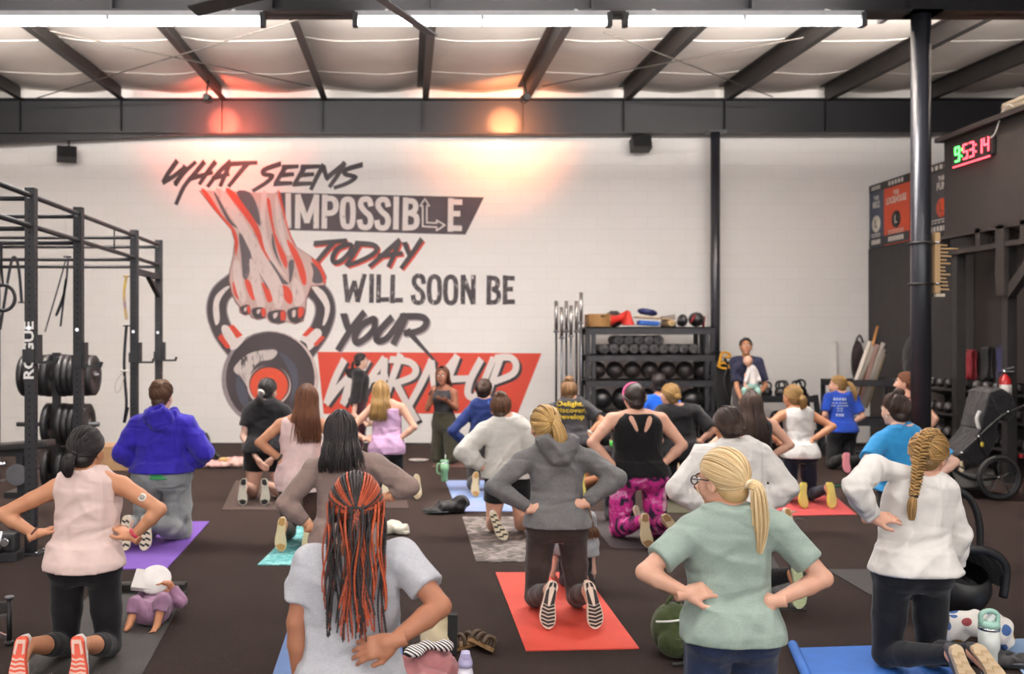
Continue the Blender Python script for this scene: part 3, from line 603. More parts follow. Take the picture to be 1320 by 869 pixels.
band_set(1293, zx(450, 11.8), zx(490, 11.8), '23224e', 5, 'dark blue resistance bands hanging on the wall', 'blue')
ex = at(1295, 500, 11.0); ex = Vector((ex.x, 11.0, .86))
t = thing('fire_extinguisher', 'red fire extinguisher with a white label hung on the loft post', 'fire extinguisher', ex)
rd_ = mat('extinguisher_red', 'b01f22', .3, var=.1, coat=.3)
MB().lathe([(.06, 0), (.07, .012), (.07, .3), (.06, .34), (.03, .37), (.02, .39)], ex, 24).build('cylinder', rd_, t)
MB().lathe([(.0711, .12), (.0713, .12), (.0713, .27), (.0711, .27)], ex, 24).build('label_sticker', mat('sticker', 'cfcac6', .5, col2='9b9492', scale=40), t)
mb = MB(); mb.cyl(ex+Vector((0, 0, .39)), ex+Vector((0, 0, .43)), .022, 12); mb.bar(ex+Vector((-.02, 0, .44)), ex+Vector((.09, -.02, .47)), .02, .012); mb.bar(ex+Vector((-.02, 0, .42)), ex+Vector((.09, -.02, .42)), .02, .01); mb.build('valve_handle', CHROME, t)
MB().tube(catmull([ex+Vector((-.02, 0, .41)), ex+Vector((-.09, -.03, .38)), ex+Vector((-.095, -.03, .2)), ex+Vector((-.085, -.03, .08))], 5), .011, 8).build('hose', BLACKP, t)
MB().box(ex+Vector((.085, 0, .2)), (.03, .05, .3)).build('bracket', BLACKP, t)
# ================================================================== far wall: speakers, barbells, shelf, kettlebells, pipes
for px, py, yaw, lab in ((86, 199, .35, 'black wall speaker under the beam above the weight rig'), (826, 186, .05, 'black wall speaker under the beam above the shelf')):
    p = at(px, py, 15.1); t = thing('wall_speaker', lab, 'speaker', p, 'speakers under the far beam')
    R_ = Matrix.Rotation(yaw, 3, 'Z') @ Matrix.Rotation(-.25, 3, 'X')
    MB().box(p, (.3, .2, .21), R_, bev=.015).build('cabinet', BLACKP, t); MB().box(p+R_ @ Vector((0, -.102, 0)), (.27, .008, .18), R_).build('grille', mat('grille', '111012', .9, bump=.5, bscale=200), t)
    MB().tube([p+Vector((0, .08, .08)), p+Vector((0, .1, .17)), p+Vector((0, .1, .22))], .018, 8).build('bracket', BLACKP, t)
bb_t = [(717, 388, 0), (724, 396, 1), (730, 388, 0), (736, 394, 1), (743, 388, 0), (749, 377, 2)]
for ib, (px, py, k) in enumerate(bb_t):
    p = at(px, py, 14.1-.1*(k == 1)); x, y, zt_ = p.x, p.y, p.z
    t = thing('barbell', 'tall steel barbell standing on end right against the black shelf' if k == 2 else ORD[5-ib]+' upright barbell from the black shelf, %s shaft' % ('dark' if k == 0 else 'bright'), 'barbell', (x, y, .02), 'barbells standing by the shelf')
    MB().cyl((x, y, zt_-.43), (x, y, zt_), .026, 14).build('sleeve', mat('sleeve_steel', 'b9b3b0', .35, .9), t)
    MB().cyl((x, y, zt_-.46), (x, y, zt_-.43), .038, 14).build('collar', STEELG, t)
    MB().cyl((x, y, .44), (x, y, zt_-.46), .0155, 12).build('shaft', STEELG if k else mat('black_oxide', '242226', .4, .7), t)
    MB().cyl((x, y, .02), (x, y, .44), .026, 14).build('sleeve', mat('sleeve_steel', 'b9b3b0'), t)
pA, pB = at(714, 440, 14.05), at(751, 440, 14.05)
t = thing('barbell_stand', 'low black floor stand holding the upright barbells', 'stand', ((pA.x+pB.x)/2, 14.05, 0)); MB().box(((pA.x+pB.x)/2, 14.05, .009), (pB.x-pA.x+.08, .36, .018), bev=.004).build('base', BLACKP, t)
for px, py, k in bb_t:
    p = at(px, py, 14.1-.1*(k == 1)); mb = MB(); mb.lathe([(.03, .018), (.03, .3), (.036, .3), (.036, .018)], (p.x, p.y, 0), 14); mb.build('tube_holder', BLACKP, t)
SY = 14.25; ss = FPX/SY; SX0, SX1 = (756-CX)/ss, (922-CX)/ss
sh = thing('storage_shelf', 'tall black steel shelf loaded with balls and rollers', 'shelf', ((SX0+SX1)/2, SY+.3, 0))
SHELF = mat('shelf_black', '25252a', .5, .2, var=.15)
lev = [zx(y, SY) for y in (424, 459, 492, 533, 580)]
for z in lev:
    mb = MB(); mb.box(((SX0+SX1)/2, SY+.3, z+.02), (SX1-SX0, .6, .02)); mb.box(((SX0+SX1)/2, SY+.02, z-.025), (SX1-SX0, .04, .11)); mb.box(((SX0+SX1)/2, SY+.58, z-.025), (SX1-SX0, .04, .11)); mb.build('deck', SHELF, sh)
for x in (SX0+.03, SX0+.11, SX1-.12, SX1-.03):
    for y in (SY+.04, SY+.56): MB().box((x, y, lev[0]/2), (.06, .06, lev[0])).build('post', SHELF, sh)
deck = lambda i: lev[i]+.0315
def shx(px): return (px-CX)/ss
# foam rollers, dark grey ends to the room
FR = mat('foam_roller', '3a383b', .75, var=.25, scale=30)
def roller(px, z, r, label):
    x = shx(px); t = thing('foam_roller', label, 'roller', (x, SY+.3, z), 'foam rollers on the shelf')
    MB().lathe([(r*.4, -.24), (r*.95, -.24), (r, -.225), (r, .225), (r*.95, .24), (r*.4, .24)], (x, SY+.30, z+r), 22, Matrix.Rotation(math.pi/2, 3, 'X')).build('body', FR, t)
    MB().lathe([(r*.28, -.004), (r*.3, .002)], (x, SY+.058, z+r), 14, Matrix.Rotation(math.pi/2, 3, 'X')).build('end_core', mat('foam_core', '29272a', .8), t)
rr_ = .073
for k in range(10): roller(780+12.9*k, deck(1), rr_, ORD[k]+' grey foam roller from the barbells in the bottom row')
for k in range(5): roller(799.4+12.9*k, deck(1)+rr_*1.76, rr_, ORD[k]+' grey foam roller from the barbells in the top row')
def ball(name, x, y, z, r, m, label, cat, group):
    t = thing(name, label, cat, (x, y, z), group)
    MB().ell((x, y, z+r), (r, r, r*.97), n=22).build('shell', m, t)
    MB().tube([(x+r*1.003*math.cos(a)*.8, y-r*.62*1.0, z+r+r*.8*math.sin(a)) for a in [i*math.pi/9 for i in range(18)]], r*.022, 5, closed=True).build('seam', mat('ball_seam', '131213', .7), t)
MBL = mat('ball_leather', '2a2325', .45, var=.25, scale=5, bump=.2, bscale=90)
for k in range(7): ball('medicine_ball', shx(774+23*k), SY+.25, deck(2), .132, MBL, ORD[k]+' black medicine ball from the barbells on the middle shelf', 'ball', 'medicine balls on the middle shelf')
for k, px in enumerate((779, 808, 838, 868, 898)): ball('slam_ball', shx(px), SY+.25, deck(3), .163 if k != 1 else .172, mat('slam_rubber', '211f22', .4, var=.3, scale=4), ORD[k]+' large black slam ball from the barbells on the low shelf', 'ball', 'slam balls on the low shelf')
for k, px in enumerate((785, 820, 855, 890)): ball('slam_ball', shx(px), SY+.28, deck(4), .17, mat('slam_rubber', '211f22'), ORD[k]+' big black slam ball from the barbells on the bottom shelf', 'ball', 'slam balls on the bottom shelf')
# top of shelf: basket, cones, rocker board, discs
zd = deck(0); bx0, bx1 = shx(760), shx(787)
t = thing('wicker_basket', 'small tan wicker basket on top of the shelf', 'basket', ((bx0+bx1)/2, SY+.2, zd))
WK = mat('wicker', 'b98a52', .7, col2='7d5a33', scale=70, bump=.5, bscale=120)
mb = MB(); w, d, h = bx1-bx0, .3, .19; xc = (bx0+bx1)/2
for k in range(9): z = zd+.012+k*.021; mb.tube([(xc-w/2, SY+.05, z), (xc+w/2, SY+.05, z), (xc+w/2, SY+.05+d, z), (xc-w/2, SY+.05+d, z)], .011, 6, closed=True)
mb.build('weave', WK, t)
for s_ in (-1, 1):
    for yy_ in (SY+.05, SY+.05+d): MB().cyl((xc+s_*w/2, yy_, zd), (xc+s_*w/2, yy_, zd+h), .012, 8).build('corner_stake', WK, t)
MB().box((xc, SY+.05+d/2, zd+.008), (w, d, .012)).build('bottom', WK, t); MB().box((xc+.05, SY+.042, zd+.155), (.06, .012, .025)).build('handle_hole', mat('hole_dark', '2a1c14', .9), t)
CN = mat('cone_red', 'd8352a', .45, var=.1)
for px, dx, ang, lab in ((789, 0, 95, 'red marker cone lying toward the basket'), (803, .15, 60, 'red marker cone tilted in the middle of the cones'), (813, .0, 18, 'red marker cone standing tallest on the shelf')):
    p = Vector((shx(px), SY+.12+dx, zd+.012)); R_ = Matrix.Rotation(math.radians(ang-18), 3, 'Y'); p.z += .085 if ang > 50 else .022
    t = thing('marker_cone', lab, 'cone', p, 'red cones on the shelf'); MB().lathe([(.085, 0), (.075, .02), (.02, .19), (.012, .2)], p, 18, R_).build('cone', CN, t); MB().lathe([(.095, -.008), (.095, .004), (.07, .006)], p, 18, R_).build('rim', CN, t)
t = thing('gym_bag', 'small dark mesh bag behind the red cones', 'bag', (shx(800), SY+.4, zd)); MB().ell((shx(800), SY+.47, zd+.122), (.16, .09, .12)).build('sack', mat('mesh_bag', '2c2222', .9, bump=.4), t); MB().tube([(shx(790), SY+.47, zd+.17), (shx(796), SY+.47, zd+.24), (shx(804), SY+.47, zd+.24), (shx(812), SY+.47, zd+.17)], .012, 6).build('drawstring', mat('mesh_bag', '2c2222'), t)
t = thing('balance_board', 'wooden rocker board lying over a wooden roller on the shelf', 'balance board', (shx(840), SY+.2, zd))
WD = mat('birch', 'c9a679', .55, var=.2, scale=5, stretch=(.2, 1, 1))
MB().bar((shx(824), SY+.2, zd+.146), (shx(866), SY+.2, zd+.115), .28, .018).build('deck', WD, t)
t2 = thing('wood_roller', 'pale wooden roller with a round end under the rocker board', 'roller', (shx(866), SY+.2, zd)); MB().lathe([(.02, -.2), (.05, -.2), (.052, -.19), (.052, .19), (.05, .2), (.02, .2)], (shx(866), SY+.2, zd+.056), 22, Matrix.Rotation(math.pi/2, 3, 'X')).build('body', WD, t2); MB().lathe([(.012, 0), (.012, .004)], (shx(866), SY-.002, zd+.053), 10, Matrix.Rotation(math.pi/2, 3, 'X')).build('core', mat('core_dark', '6d5334', .7), t2)
t = thing('balance_disc', 'shiny dark blue inflated balance disc on the rocker board', 'balance disc', (shx(832), SY+.2, zd+.16)); R_ = Matrix.Rotation(math.radians(10), 3, 'Y')
MB().lathe([(.02, .015), (.1, .01), (.145, .035), (.15, .055), (.14, .08), (.09, .1), (.02, .105)], (shx(838), SY+.2, zd+.166), 28, R_).build('cushion', mat('disc_blue', '1f2a63', .25, var=.1), t); MB().ell((shx(838), SY+.07, zd+.235), (.02, .012, .012)).build('valve', mat('disc_blue', '1f2a63'), t)
t = thing('foam_block', 'bright blue foam block under the rocker board', 'block', (shx(838), SY+.15, zd)); MB().box((shx(838), SY+.12, zd+.052), (.30, .2, .07), Matrix.Rotation(.06, 3, 'Y'), bev=.02).build('foam', mat('foam_blue', '2f62b5', .8), t); MB().box((shx(838), SY+.015, zd+.055), (.3, .005, .008)).build('seam', mat('foam_seam', '244d92', .8), t)
t = thing('grey_box', 'small grey box near the end of the shelf', 'box', (shx(876), SY+.35, zd)); MB().box((shx(873), SY+.5, zd+.14), (.2, .12, .08), Matrix.Rotation(-.15, 3, 'Y'), bev=.01).build('carton', mat('grey_card', '8b837c', .7), t); MB().box((shx(873), SY+.5, zd+.041), (.2, .14, .08)).build('tray', mat('dark_card', '2c2a2b', .7), t)
t = thing('boxing_glove', 'black boxing glove on top of the shelf', 'glove', (shx(888), SY+.2, zd)); MB().ell((shx(884), SY+.17, zd+.097), (.075, .11, .095)).build('mitt', mat('glove_black', '19181b', .35), t); MB().ell((shx(879), SY+.10, zd+.08), (.03, .06, .04)).build('thumb', mat('glove_black', '19181b'), t); MB().cyl((shx(885), SY+.25, zd+.07), (shx(886), SY+.36, zd+.068), .055, 14).build('cuff', mat('glove_cuff', '5a1a1c', .5), t)
t = thing('headguard', 'black and red sparring headguard at the shelf end', 'headguard', (shx(903), SY+.2, zd)); MB().ell((shx(904), SY+.25, zd+.112), (.115, .14, .11)).build('shell', mat('guard_black', '1f1a1c', .45), t); MB().tube([(shx(893), SY+.12, zd+.05), (shx(896), SY+.11, zd+.12), (shx(900), SY+.14, zd+.18)], .014, 8).build('red_piping', mat('piping_red', '8e1c24', .5), t); MB().cyl((shx(913), SY+.24, zd+.004), (shx(914), SY+.24, zd+.16), .02, 10).build('red_strap', mat('piping_red', '8e1c24'), t)
# jacket, yellow straps and toy hanging at the shelf end
xh = SX1+.07
t = thing('hanging_jacket', 'black jacket hanging from the end of the shelf', 'jacket', (xh, SY-.02, 1.3)); mb = MB(); n = 14
vs = []; 
for i in range(9):
    z = 1.33-i*.1; ww = .1+.05*math.sin(i*.5)
    for k in range(n):
        a = 2*math.pi*k/n; vs.append((xh+.03+ww*math.cos(a)*(1+.12*math.sin(3*a+i)), SY-.07+.05*math.sin(a)*(1+.2*math.cos(4*a)), z))
mb.add(vs, [(i*n+k, i*n+(k+1) % n, (i+1)*n+(k+1) % n, (i+1)*n+k) for i in range(8) for k in range(n)]+[tuple(range(n-1, -1, -1)), tuple(8*n+k for k in range(n))], 0, True); mb.build('cloth', fabric('jacket_black', '1b1a1c'), t); MB().tube([(xh-.02, SY-.06, 1.33), (xh+.02, SY-.02, 1.4), (xh+.06, SY-.06, 1.33)], .01, 6).build('hanger_loop', BLACKP, t)
YS = mat('strap_yellow', 'd99a1c', .6, var=.15); ps = at(932, 466, SY-.2)
t = thing('suspension_strap', 'yellow and black suspension strap hung at the shelf end', 'strap', ps)
MB().tube(catmull([ps+Vector((-.06, 0, -.05)), ps+Vector((-.02, 0, .1)), ps+Vector((.02, 0, .13)), ps+Vector((.09, 0, .11)), ps+Vector((.1, 0, .06)), ps+Vector((.02, 0, .07))], 5), .02, 6).build('strap', YS, t)
MB().tube(catmull([ps+Vector((-.07, 0, -.06)), ps+Vector((.02, 0, -.02)), ps+Vector((.08, 0, -.09)), ps+Vector((.0, 0, -.1))], 5, True), .02, 6, closed=True).build('loop', YS, t)
MB().tube(catmull([ps+Vector((.02, 0, .05)), ps+Vector((.06, 0, -.1)), ps+Vector((.02, 0, -.3)), ps+Vector((.12, 0, -.75))], 5), .022, 6).build('webbing', BLACKP, t)
MB().tube([ps+Vector((.02, 0, .12)), (ps.x-.02, SY-.06, ps.z+.14), (SX1-.03, SY+.012, ps.z+.14)], .012, 8).build('hook', BLACKP, t)
# kettlebell rack
KY = 14.35; ks = FPX/KY; kx = lambda px: (px-CX)/ks
kr = thing('kettlebell_rack', 'black two tier kettlebell rack by the white wall', 'rack', (kx(1018), KY+.2, 0))
kz = [zx(512, KY), zx(556, KY)]
for z, ex_ in ((kz[0], 0), (kz[1], .06)):
    mb = MB(); mb.box(((kx(975)+kx(1053))/2, KY+.22, z-.02), (kx(1053)-kx(975)+ex_*2, .4, .03)); mb.box(((kx(975)+kx(1053))/2, KY+.02, z-.03), (kx(1053)-kx(975)+ex_*2, .03, .1)); mb.build('shelf_deck', SHELF, kr)
for s_, px in ((-1, 975), (1, 1053)):
    for y in (KY+.05, KY+.4): MB().bar((kx(px), y, kz[0]+.03), (kx(px)+s_*.1, y, 0), .06, .06, (0, 1, 0)).build('leg', SHELF, kr)
def kettlebell(px, z, r, label, dy=.2):
    x, y = kx(px), KY+dy; t = thing('kettlebell', label, 'kettlebell', (x, y, z), 'kettlebells on the rack'); m = mat('kb_black', '1c1b1d', .45, var=.3)
    MB().lathe([(r*.55, 0), (r*.9, r*.25), (r, r*.8), (r*.85, r*1.35), (r*.45, r*1.7), (r*.1, r*1.78)], (x, y, z), 20).build('bell', m, t)
    MB().tube(catmull([(x-r*.55, y, z+r*1.4), (x-r*.78, y, z+r*1.9), (x-r*.6, y, z+r*2.55), (x, y, z+r*2.75), (x+r*.6, y, z+r*2.55), (x+r*.78, y, z+r*1.9), (x+r*.55, y, z+r*1.4)], 4), r*.2, 8).build('handle', m, t)
for k, (px, r) in enumerate(((984, .085), (999, .09), (1010, .1), (1020, .098), (1031, .1), (1043, .105))): kettlebell(px, kz[0]-.004, r*.85, ORD[k]+' black kettlebell from the tall shelf on the top tier', (.12, .31)[k % 2])
for k, (px, r) in enumerate(((984, .1), (1008, .1), (1026, .1), (1045, .1))): kettlebell(px, kz[1]-.004, r, ORD[k]+' black kettlebell from the tall shelf on the lower tier')
t = thing('wall_pipe', 'white plastic pipe upright on the white wall', 'pipe', at(1077, 500, WY-.04)); p = at(1077, 442, WY-.04); MB().cyl((p.x, p.y, .25), (p.x, p.y, p.z), .03, 14).build('pipe', mat('white_pvc', 'e2dcd6', .4), t); MB().cyl((p.x, p.y, p.z), (p.x, p.y, p.z+.02), .034, 14).build('cap', mat('white_pvc', 'e2dcd6'), t)
# bin of pipes
BY = 13.35; bs = FPX/BY; bx = lambda px: (px-CX)/bs
bn = thing('pipe_bin', 'black steel bin holding leaning pipes and sticks', 'bin', (bx(1135), BY+.25, 0)); zb_ = zx(494, BY)
for z in (zb_, .5, .06):
    mb = MB()
    for a, b in (((bx(1080), BY, z), (bx(1166), BY, z)), ((bx(1080), BY+.5, z), (bx(1166), BY+.5, z)), ((bx(1080), BY, z), (bx(1080), BY+.5, z)), ((bx(1166), BY, z), (bx(1166), BY+.5, z))): mb.bar(a, b, .05, .09)
    mb.build('rail', SHELF, bn)
for x in (bx(1081), bx(1165)):
    for y in (BY, BY+.5): MB().box((x, y, zb_/2), (.05, .05, zb_)).build('post', SHELF, bn)
MB().box((bx(1136), BY+.25, .04), (bx(1166)-bx(1080), .5, .03)).build('floor_plate', SHELF, bn)
PV = mat('pvc_pale', 'd8cdc0', .45, var=.08); PW = mat('stick_wood', 'a5713f', .55, var=.25)
for (b0, t0, m, dy, lab, r) in (((1101, 498), (1121, 442), PV, .08, 'pale pipe leaning lowest in the bin beside the wall', .03), ((1105, 498), (1125, 448), PV, .15, 'pale pipe second in the row of leaning pipes', .028), ((1112, 492), (1131, 422), PW, .22, 'brown wooden stick leaning taller than the pipes', .018), ((1116, 492), (1130, 446), mat('pipe_pink', 'd0aaa0', .5), .29, 'pinkish capped pipe among the leaning pipes', .03), ((1121, 490), (1138, 444), PV, .345, 'pale pipe right of the brown stick', .027), ((1125, 490), (1139, 452), PV, .40, 'short pale pipe near the dark board', .025), ((1129, 490), (1140, 458), mat('pipe_tan', 'b9a184', .5), .445, 'tan short stick last in the bin', .018)):
    p, q = at(b0[0], b0[1], BY+dy), at(t0[0], t0[1], BY+dy); d = (q-p); p = p-d.normalized()*.42
    t = thing('leaning_pipe', lab, 'pipe', p, 'pipes and sticks in the bin'); MB().cyl(p, q, r, 12).build('pipe', m, t); MB().cyl(q, q+d.normalized()*.02, r*1.06, 12).build('end_cap', m, t)
for px, z, col, lab, sz, xy in ((1150, zb_+.32, '1a191c', 'black gym bag hung above the pipe bin', (.10, .28, .36), (7.19, 13.75)), (1109, zb_+.25, '2a1f22', 'dark hoop shaped bag hanging beside the white wall', (.1, .09, .34), (7.08, 15.24))):
    p = Vector((xy[0], xy[1], z)); t = thing('hung_bag', lab, 'bag', p); MB().ell(p, (sz[0], sz[1], sz[2])).build('sack', fabric('bag_'+col, col), t); MB().tube(catmull([p+Vector((-.06, -.05, .3)), p+Vector((0, -.06, .42)), p+Vector((.06, -.05, .3))], 4), .015, 6).build('handle', BLACKP, t)
# ================================================================== PEOPLE: distance fields meshed by surface nets
class Field:
    def __init__(s, lo, hi, h):
        s.lo = np.array(lo, float); s.h = h; s.n = np.ceil((np.array(hi)-s.lo)/h).astype(int)+1
        s.ax = [s.lo[i]+h*np.arange(s.n[i]) for i in range(3)]; s.v = np.full(s.n, 2.0, np.float32)
    def _sub(s, lo, hi):
        a = np.clip(np.floor((np.array(lo)-s.lo)/s.h).astype(int), 0, s.n); b = np.clip(np.ceil((np.array(hi)-s.lo)/s.h).astype(int)+1, 0, s.n)
        sl = tuple(slice(a[i], b[i]) for i in range(3))
        return sl, s.ax[0][sl[0]][:, None, None].astype(np.float32), s.ax[1][sl[1]][None, :, None].astype(np.float32), s.ax[2][sl[2]][None, None, :].astype(np.float32)
    def add(s, prim, k=.02):
        fn, lo, hi = prim; m = k+4*s.h; sl, X, Y, Z = s._sub(np.array(lo)-m, np.array(hi)+m)
        v = s.v[sl]
        if v.size == 0: return s
        d = fn(X, Y, Z)
        if k > 0: q = np.maximum(k-np.abs(v-d), 0)/k; s.v[sl] = np.minimum(v, d)-q*q*k*.25
        else: s.v[sl] = np.minimum(v, d)
        return s
    def cut(s, prim, k=.01):
        fn, lo, hi = prim; m = k+4*s.h; sl, X, Y, Z = s._sub(np.array(lo)-m, np.array(hi)+m); v = s.v[sl]
        if v.size == 0: return s
        d = -fn(X, Y, Z)
        q = np.maximum(k-np.abs(v-d), 0)/k; s.v[sl] = np.maximum(v, d)+q*q*k*.25; return s
    def grid(s): return s.ax[0][:, None, None].astype(np.float32), s.ax[1][None, :, None].astype(np.float32), s.ax[2][None, None, :].astype(np.float32)
    def mesh(s):
        v = s.v; sg = v < 0; nx, ny, nz = v.shape
        cnt = np.zeros((nx-1, ny-1, nz-1), np.int8)
        for i in (0, 1):
            for j in (0, 1):
                for k in (0, 1): cnt += sg[i:nx-1+i, j:ny-1+j, k:nz-1+k]
        act = (cnt > 0) & (cnt < 8); idx = np.full(act.shape, -1, np.int64); c = np.argwhere(act); idx[act] = np.arange(len(c))
        acc = np.zeros((len(c), 3)); num = np.zeros(len(c)); ci, cj, ck = c.T
        for ax in range(3):
            for a in (0, 1):
                for b in (0, 1):
                    o = [0, 0, 0]; o[(ax+1) % 3] = a; o[(ax+2) % 3] = b; e = list(o); e[ax] = 1
                    v0 = v[ci+o[0], cj+o[1], ck+o[2]]; v1 = v[ci+e[0], cj+e[1], ck+e[2]]; m = (v0 < 0) != (v1 < 0)
                    t = np.where(m, v0/np.where(m, v0-v1, 1), 0); p = np.tile(np.array(o, float), (len(c), 1)); p[:, ax] = t
                    acc += p*m[:, None]; num += m
        V = s.lo+s.h*(c+acc/np.maximum(num, 1)[:, None])
        F = []
        for ax in range(3):
            b, d = (ax+1) % 3, (ax+2) % 3
            sl0 = [slice(None)]*3; sl1 = [slice(None)]*3; sl0[ax] = slice(0, -1); sl1[ax] = slice(1, None)
            s0, s1 = sg[tuple(sl0)], sg[tuple(sl1)]; ed = np.argwhere(s0 != s1)
            ed = ed[(ed[:, b] > 0) & (ed[:, d] > 0) & (ed[:, b] < v.shape[b]-1) & (ed[:, d] < v.shape[d]-1)]
            if len(ed) == 0: continue
            fl = s0[ed[:, 0], ed[:, 1], ed[:, 2]]
            def cell(db, dd): q = ed.copy(); q[:, b] -= db; q[:, d] -= dd; return idx[q[:, 0], q[:, 1], q[:, 2]]
            Q = np.stack([cell(1, 1), cell(0, 1), cell(0, 0), cell(1, 0)], 1); Q[~fl] = Q[~fl][:, ::-1]; F.append(Q)
        F = np.concatenate(F) if F else np.zeros((0, 4), int); F = F[(F >= 0).all(1)]
        return V, F
def cone(a, b, ra, rb, f0=False, f1=False, sq=None):
    a = np.array(a, float); b = np.array(b, float); ba = b-a; L2 = max(1e-9, ba @ ba); u = ba/math.sqrt(L2); R_ = max(ra, rb)
    def fn(X, Y, Z):
        x, y, z = X-a[0], Y-a[1], Z-a[2]; t = (x*ba[0]+y*ba[1]+z*ba[2])/L2; tc = np.clip(t, 0, 1)
        d = np.sqrt((x-tc*ba[0])**2+(y-tc*ba[1])**2+(z-tc*ba[2])**2)-(ra+(rb-ra)*tc)
        if f0: d = np.maximum(d, -t*math.sqrt(L2))
        if f1: d = np.maximum(d, (t-1)*math.sqrt(L2))
        return d
    return fn, np.minimum(a, b)-R_, np.maximum(a, b)+R_
def ellp(c, r, R=None):
    c = np.array(c, float); r = np.array(r, float); mr = r.max(); Rt = None if R is None else np.array(R).T
    def fn(X, Y, Z):
        x, y, z = X-c[0], Y-c[1], Z-c[2]
        if Rt is not None: x, y, z = (Rt[i, 0]*x+Rt[i, 1]*y+Rt[i, 2]*z for i in range(3))
        k0 = np.sqrt((x/r[0])**2+(y/r[1])**2+(z/r[2])**2); k1 = np.sqrt((x/r[0]**2)**2+(y/r[1]**2)**2+(z/r[2]**2)**2)
        return k0*(k0-1)/np.maximum(k1, 1e-6)
    return fn, c-mr, c+mr
def halfspace(p, n, lo, hi):            # solid where (x-p).n < 0
    p = np.array(p, float); n = np.array(n, float)/np.linalg.norm(n)
    return (lambda X, Y, Z: (X-p[0])*n[0]+(Y-p[1])*n[1]+(Z-p[2])*n[2]), lo, hi
def loft(rings, yaw=0.0, e=2.3):
    """rings: rows (z, cx, cy, a, b) rising in z; superellipse sections turned by yaw"""
    A = np.array(rings, float); zz = np.linspace(A[0, 0], A[-1, 0], 60)
    B = np.stack([np.interp(zz, A[:, 0], A[:, i]) for i in range(1, 5)], 1)
    for _ in range(3): B[1:-1] = (B[:-2]+2*B[1:-1]+B[2:])/4
    c, s_ = math.cos(yaw), math.sin(yaw); ex = max(A[:, 3].max(), A[:, 4].max())
    def fn(X, Y, Z):
        z = np.clip(Z, zz[0], zz[-1]); cx, cy, a, b = (np.interp(z, zz, B[:, i]).astype(np.float32) for i in range(4))
        x, y = X-cx, Y-cy; lx = np.abs(x*c+y*s_); ly_ = np.abs(-x*s_+y*c)
        r = ((lx/a)**e+(ly_/b)**e)**(1/e); r = np.maximum(r, 1e-3); d = (1-1/r)*np.sqrt(lx*lx+ly_*ly_); d = np.where(r < 1, (r-1)*np.minimum(a, b), d)
        return np.maximum(d, np.maximum(zz[0]-Z, Z-zz[-1]))
    return fn, np.array([A[:, 1].min()-ex, A[:, 2].min()-ex, zz[0]]), np.array([A[:, 1].max()+ex, A[:, 2].max()+ex, zz[-1]])
# ------------------------------------------------------------------ canonical head (face to +y)
def make_head(h=.0045):
    f = Field((-.11, -.13, -.17), (.11, .14, .14), h)
    f.add(ellp((0, -.012, .028), (.073, .093, .086)), 0); f.add(ellp((0, .03, -.035), (.057, .06, .078)), .03); f.add(ellp((0, .066, -.098), (.02, .018, .015)), .025)
    for s_ in (-1, 1):
        f.add(ellp((s_*.036, .06, -.03), (.022, .02, .026)), .02); f.add(ellp((s_*.028, .083, .028), (.024, .01, .008)), .015)
        f.cut(ellp((s_*.031, .097, .009), (.015, .014, .011)), .012); f.add(ellp((s_*.075, -.004, -.012), (.01, .019, .031), Matrix.Rotation(-.2*s_, 3, 'Z')), .008)
        f.cut(ellp((s_*.086, .004, -.01), (.007, .009, .016)), .006)
    f.add(cone((0, .088, .012), (0, .104, -.026), .007, .0115), .012); f.add(ellp((0, .098, -.032), (.016, .011, .008)), .008)
    f.add(ellp((0, .082, -.060), (.023, .011, .006)), .006); f.add(ellp((0, .081, -.071), (.02, .011, .007)), .006)
    f.add(cone((0, -.022, -.05), (0, -.032, -.165), .05, .047, f1=True), .03)
    V, F = f.mesh(); mi = np.zeros(len(F), int); c = V[F].mean(1)
    lips = (np.abs(c[:, 0]) < .022) & (c[:, 1] > .078) & (c[:, 2] < -.055) & (c[:, 2] > -.077); mi[lips] = 1
    br = (np.abs(np.abs(c[:, 0])-.031) < .02) & (c[:, 1] > .07) & (np.abs(c[:, 2]-.032) < .0042); mi[br] = 2
    mb = MB()
    for s_ in (-1, 1):
        mb.ell((s_*.031, .079, .009), (.0125, .0125, .0115), n=12, mi=3); mb.ell((s_*.0315, .0875, .009), (.0055, .005, .0055), n=10, mi=2)
    V2 = np.array([tuple(v) for v in mb.v]); F2 = np.array(mb.f)+len(V)
    return np.concatenate([V, V2]), np.concatenate([F, F2]), np.concatenate([mi, np.array(mb.mi)])
HEAD = make_head()
def make_cap(h=.006):
    f = Field((-.12, -.14, -.12), (.12, .13, .15), h)
    f.add(ellp((0, -.014, .03), (.083, .102, .097)), 0); f.add(ellp((0, -.05, -.045), (.062, .06, .05)), .02)
    f.cut(halfspace((0, .034, .03), (0, -.8, .5), (-.2, .0, -.2), (.2, .2, .09)), .015)
    for s_ in (-1, 1): f.cut(ellp((s_*.09, .012, -.018), (.022, .03, .036)), .01)
    return f.mesh()
CAP = make_cap()
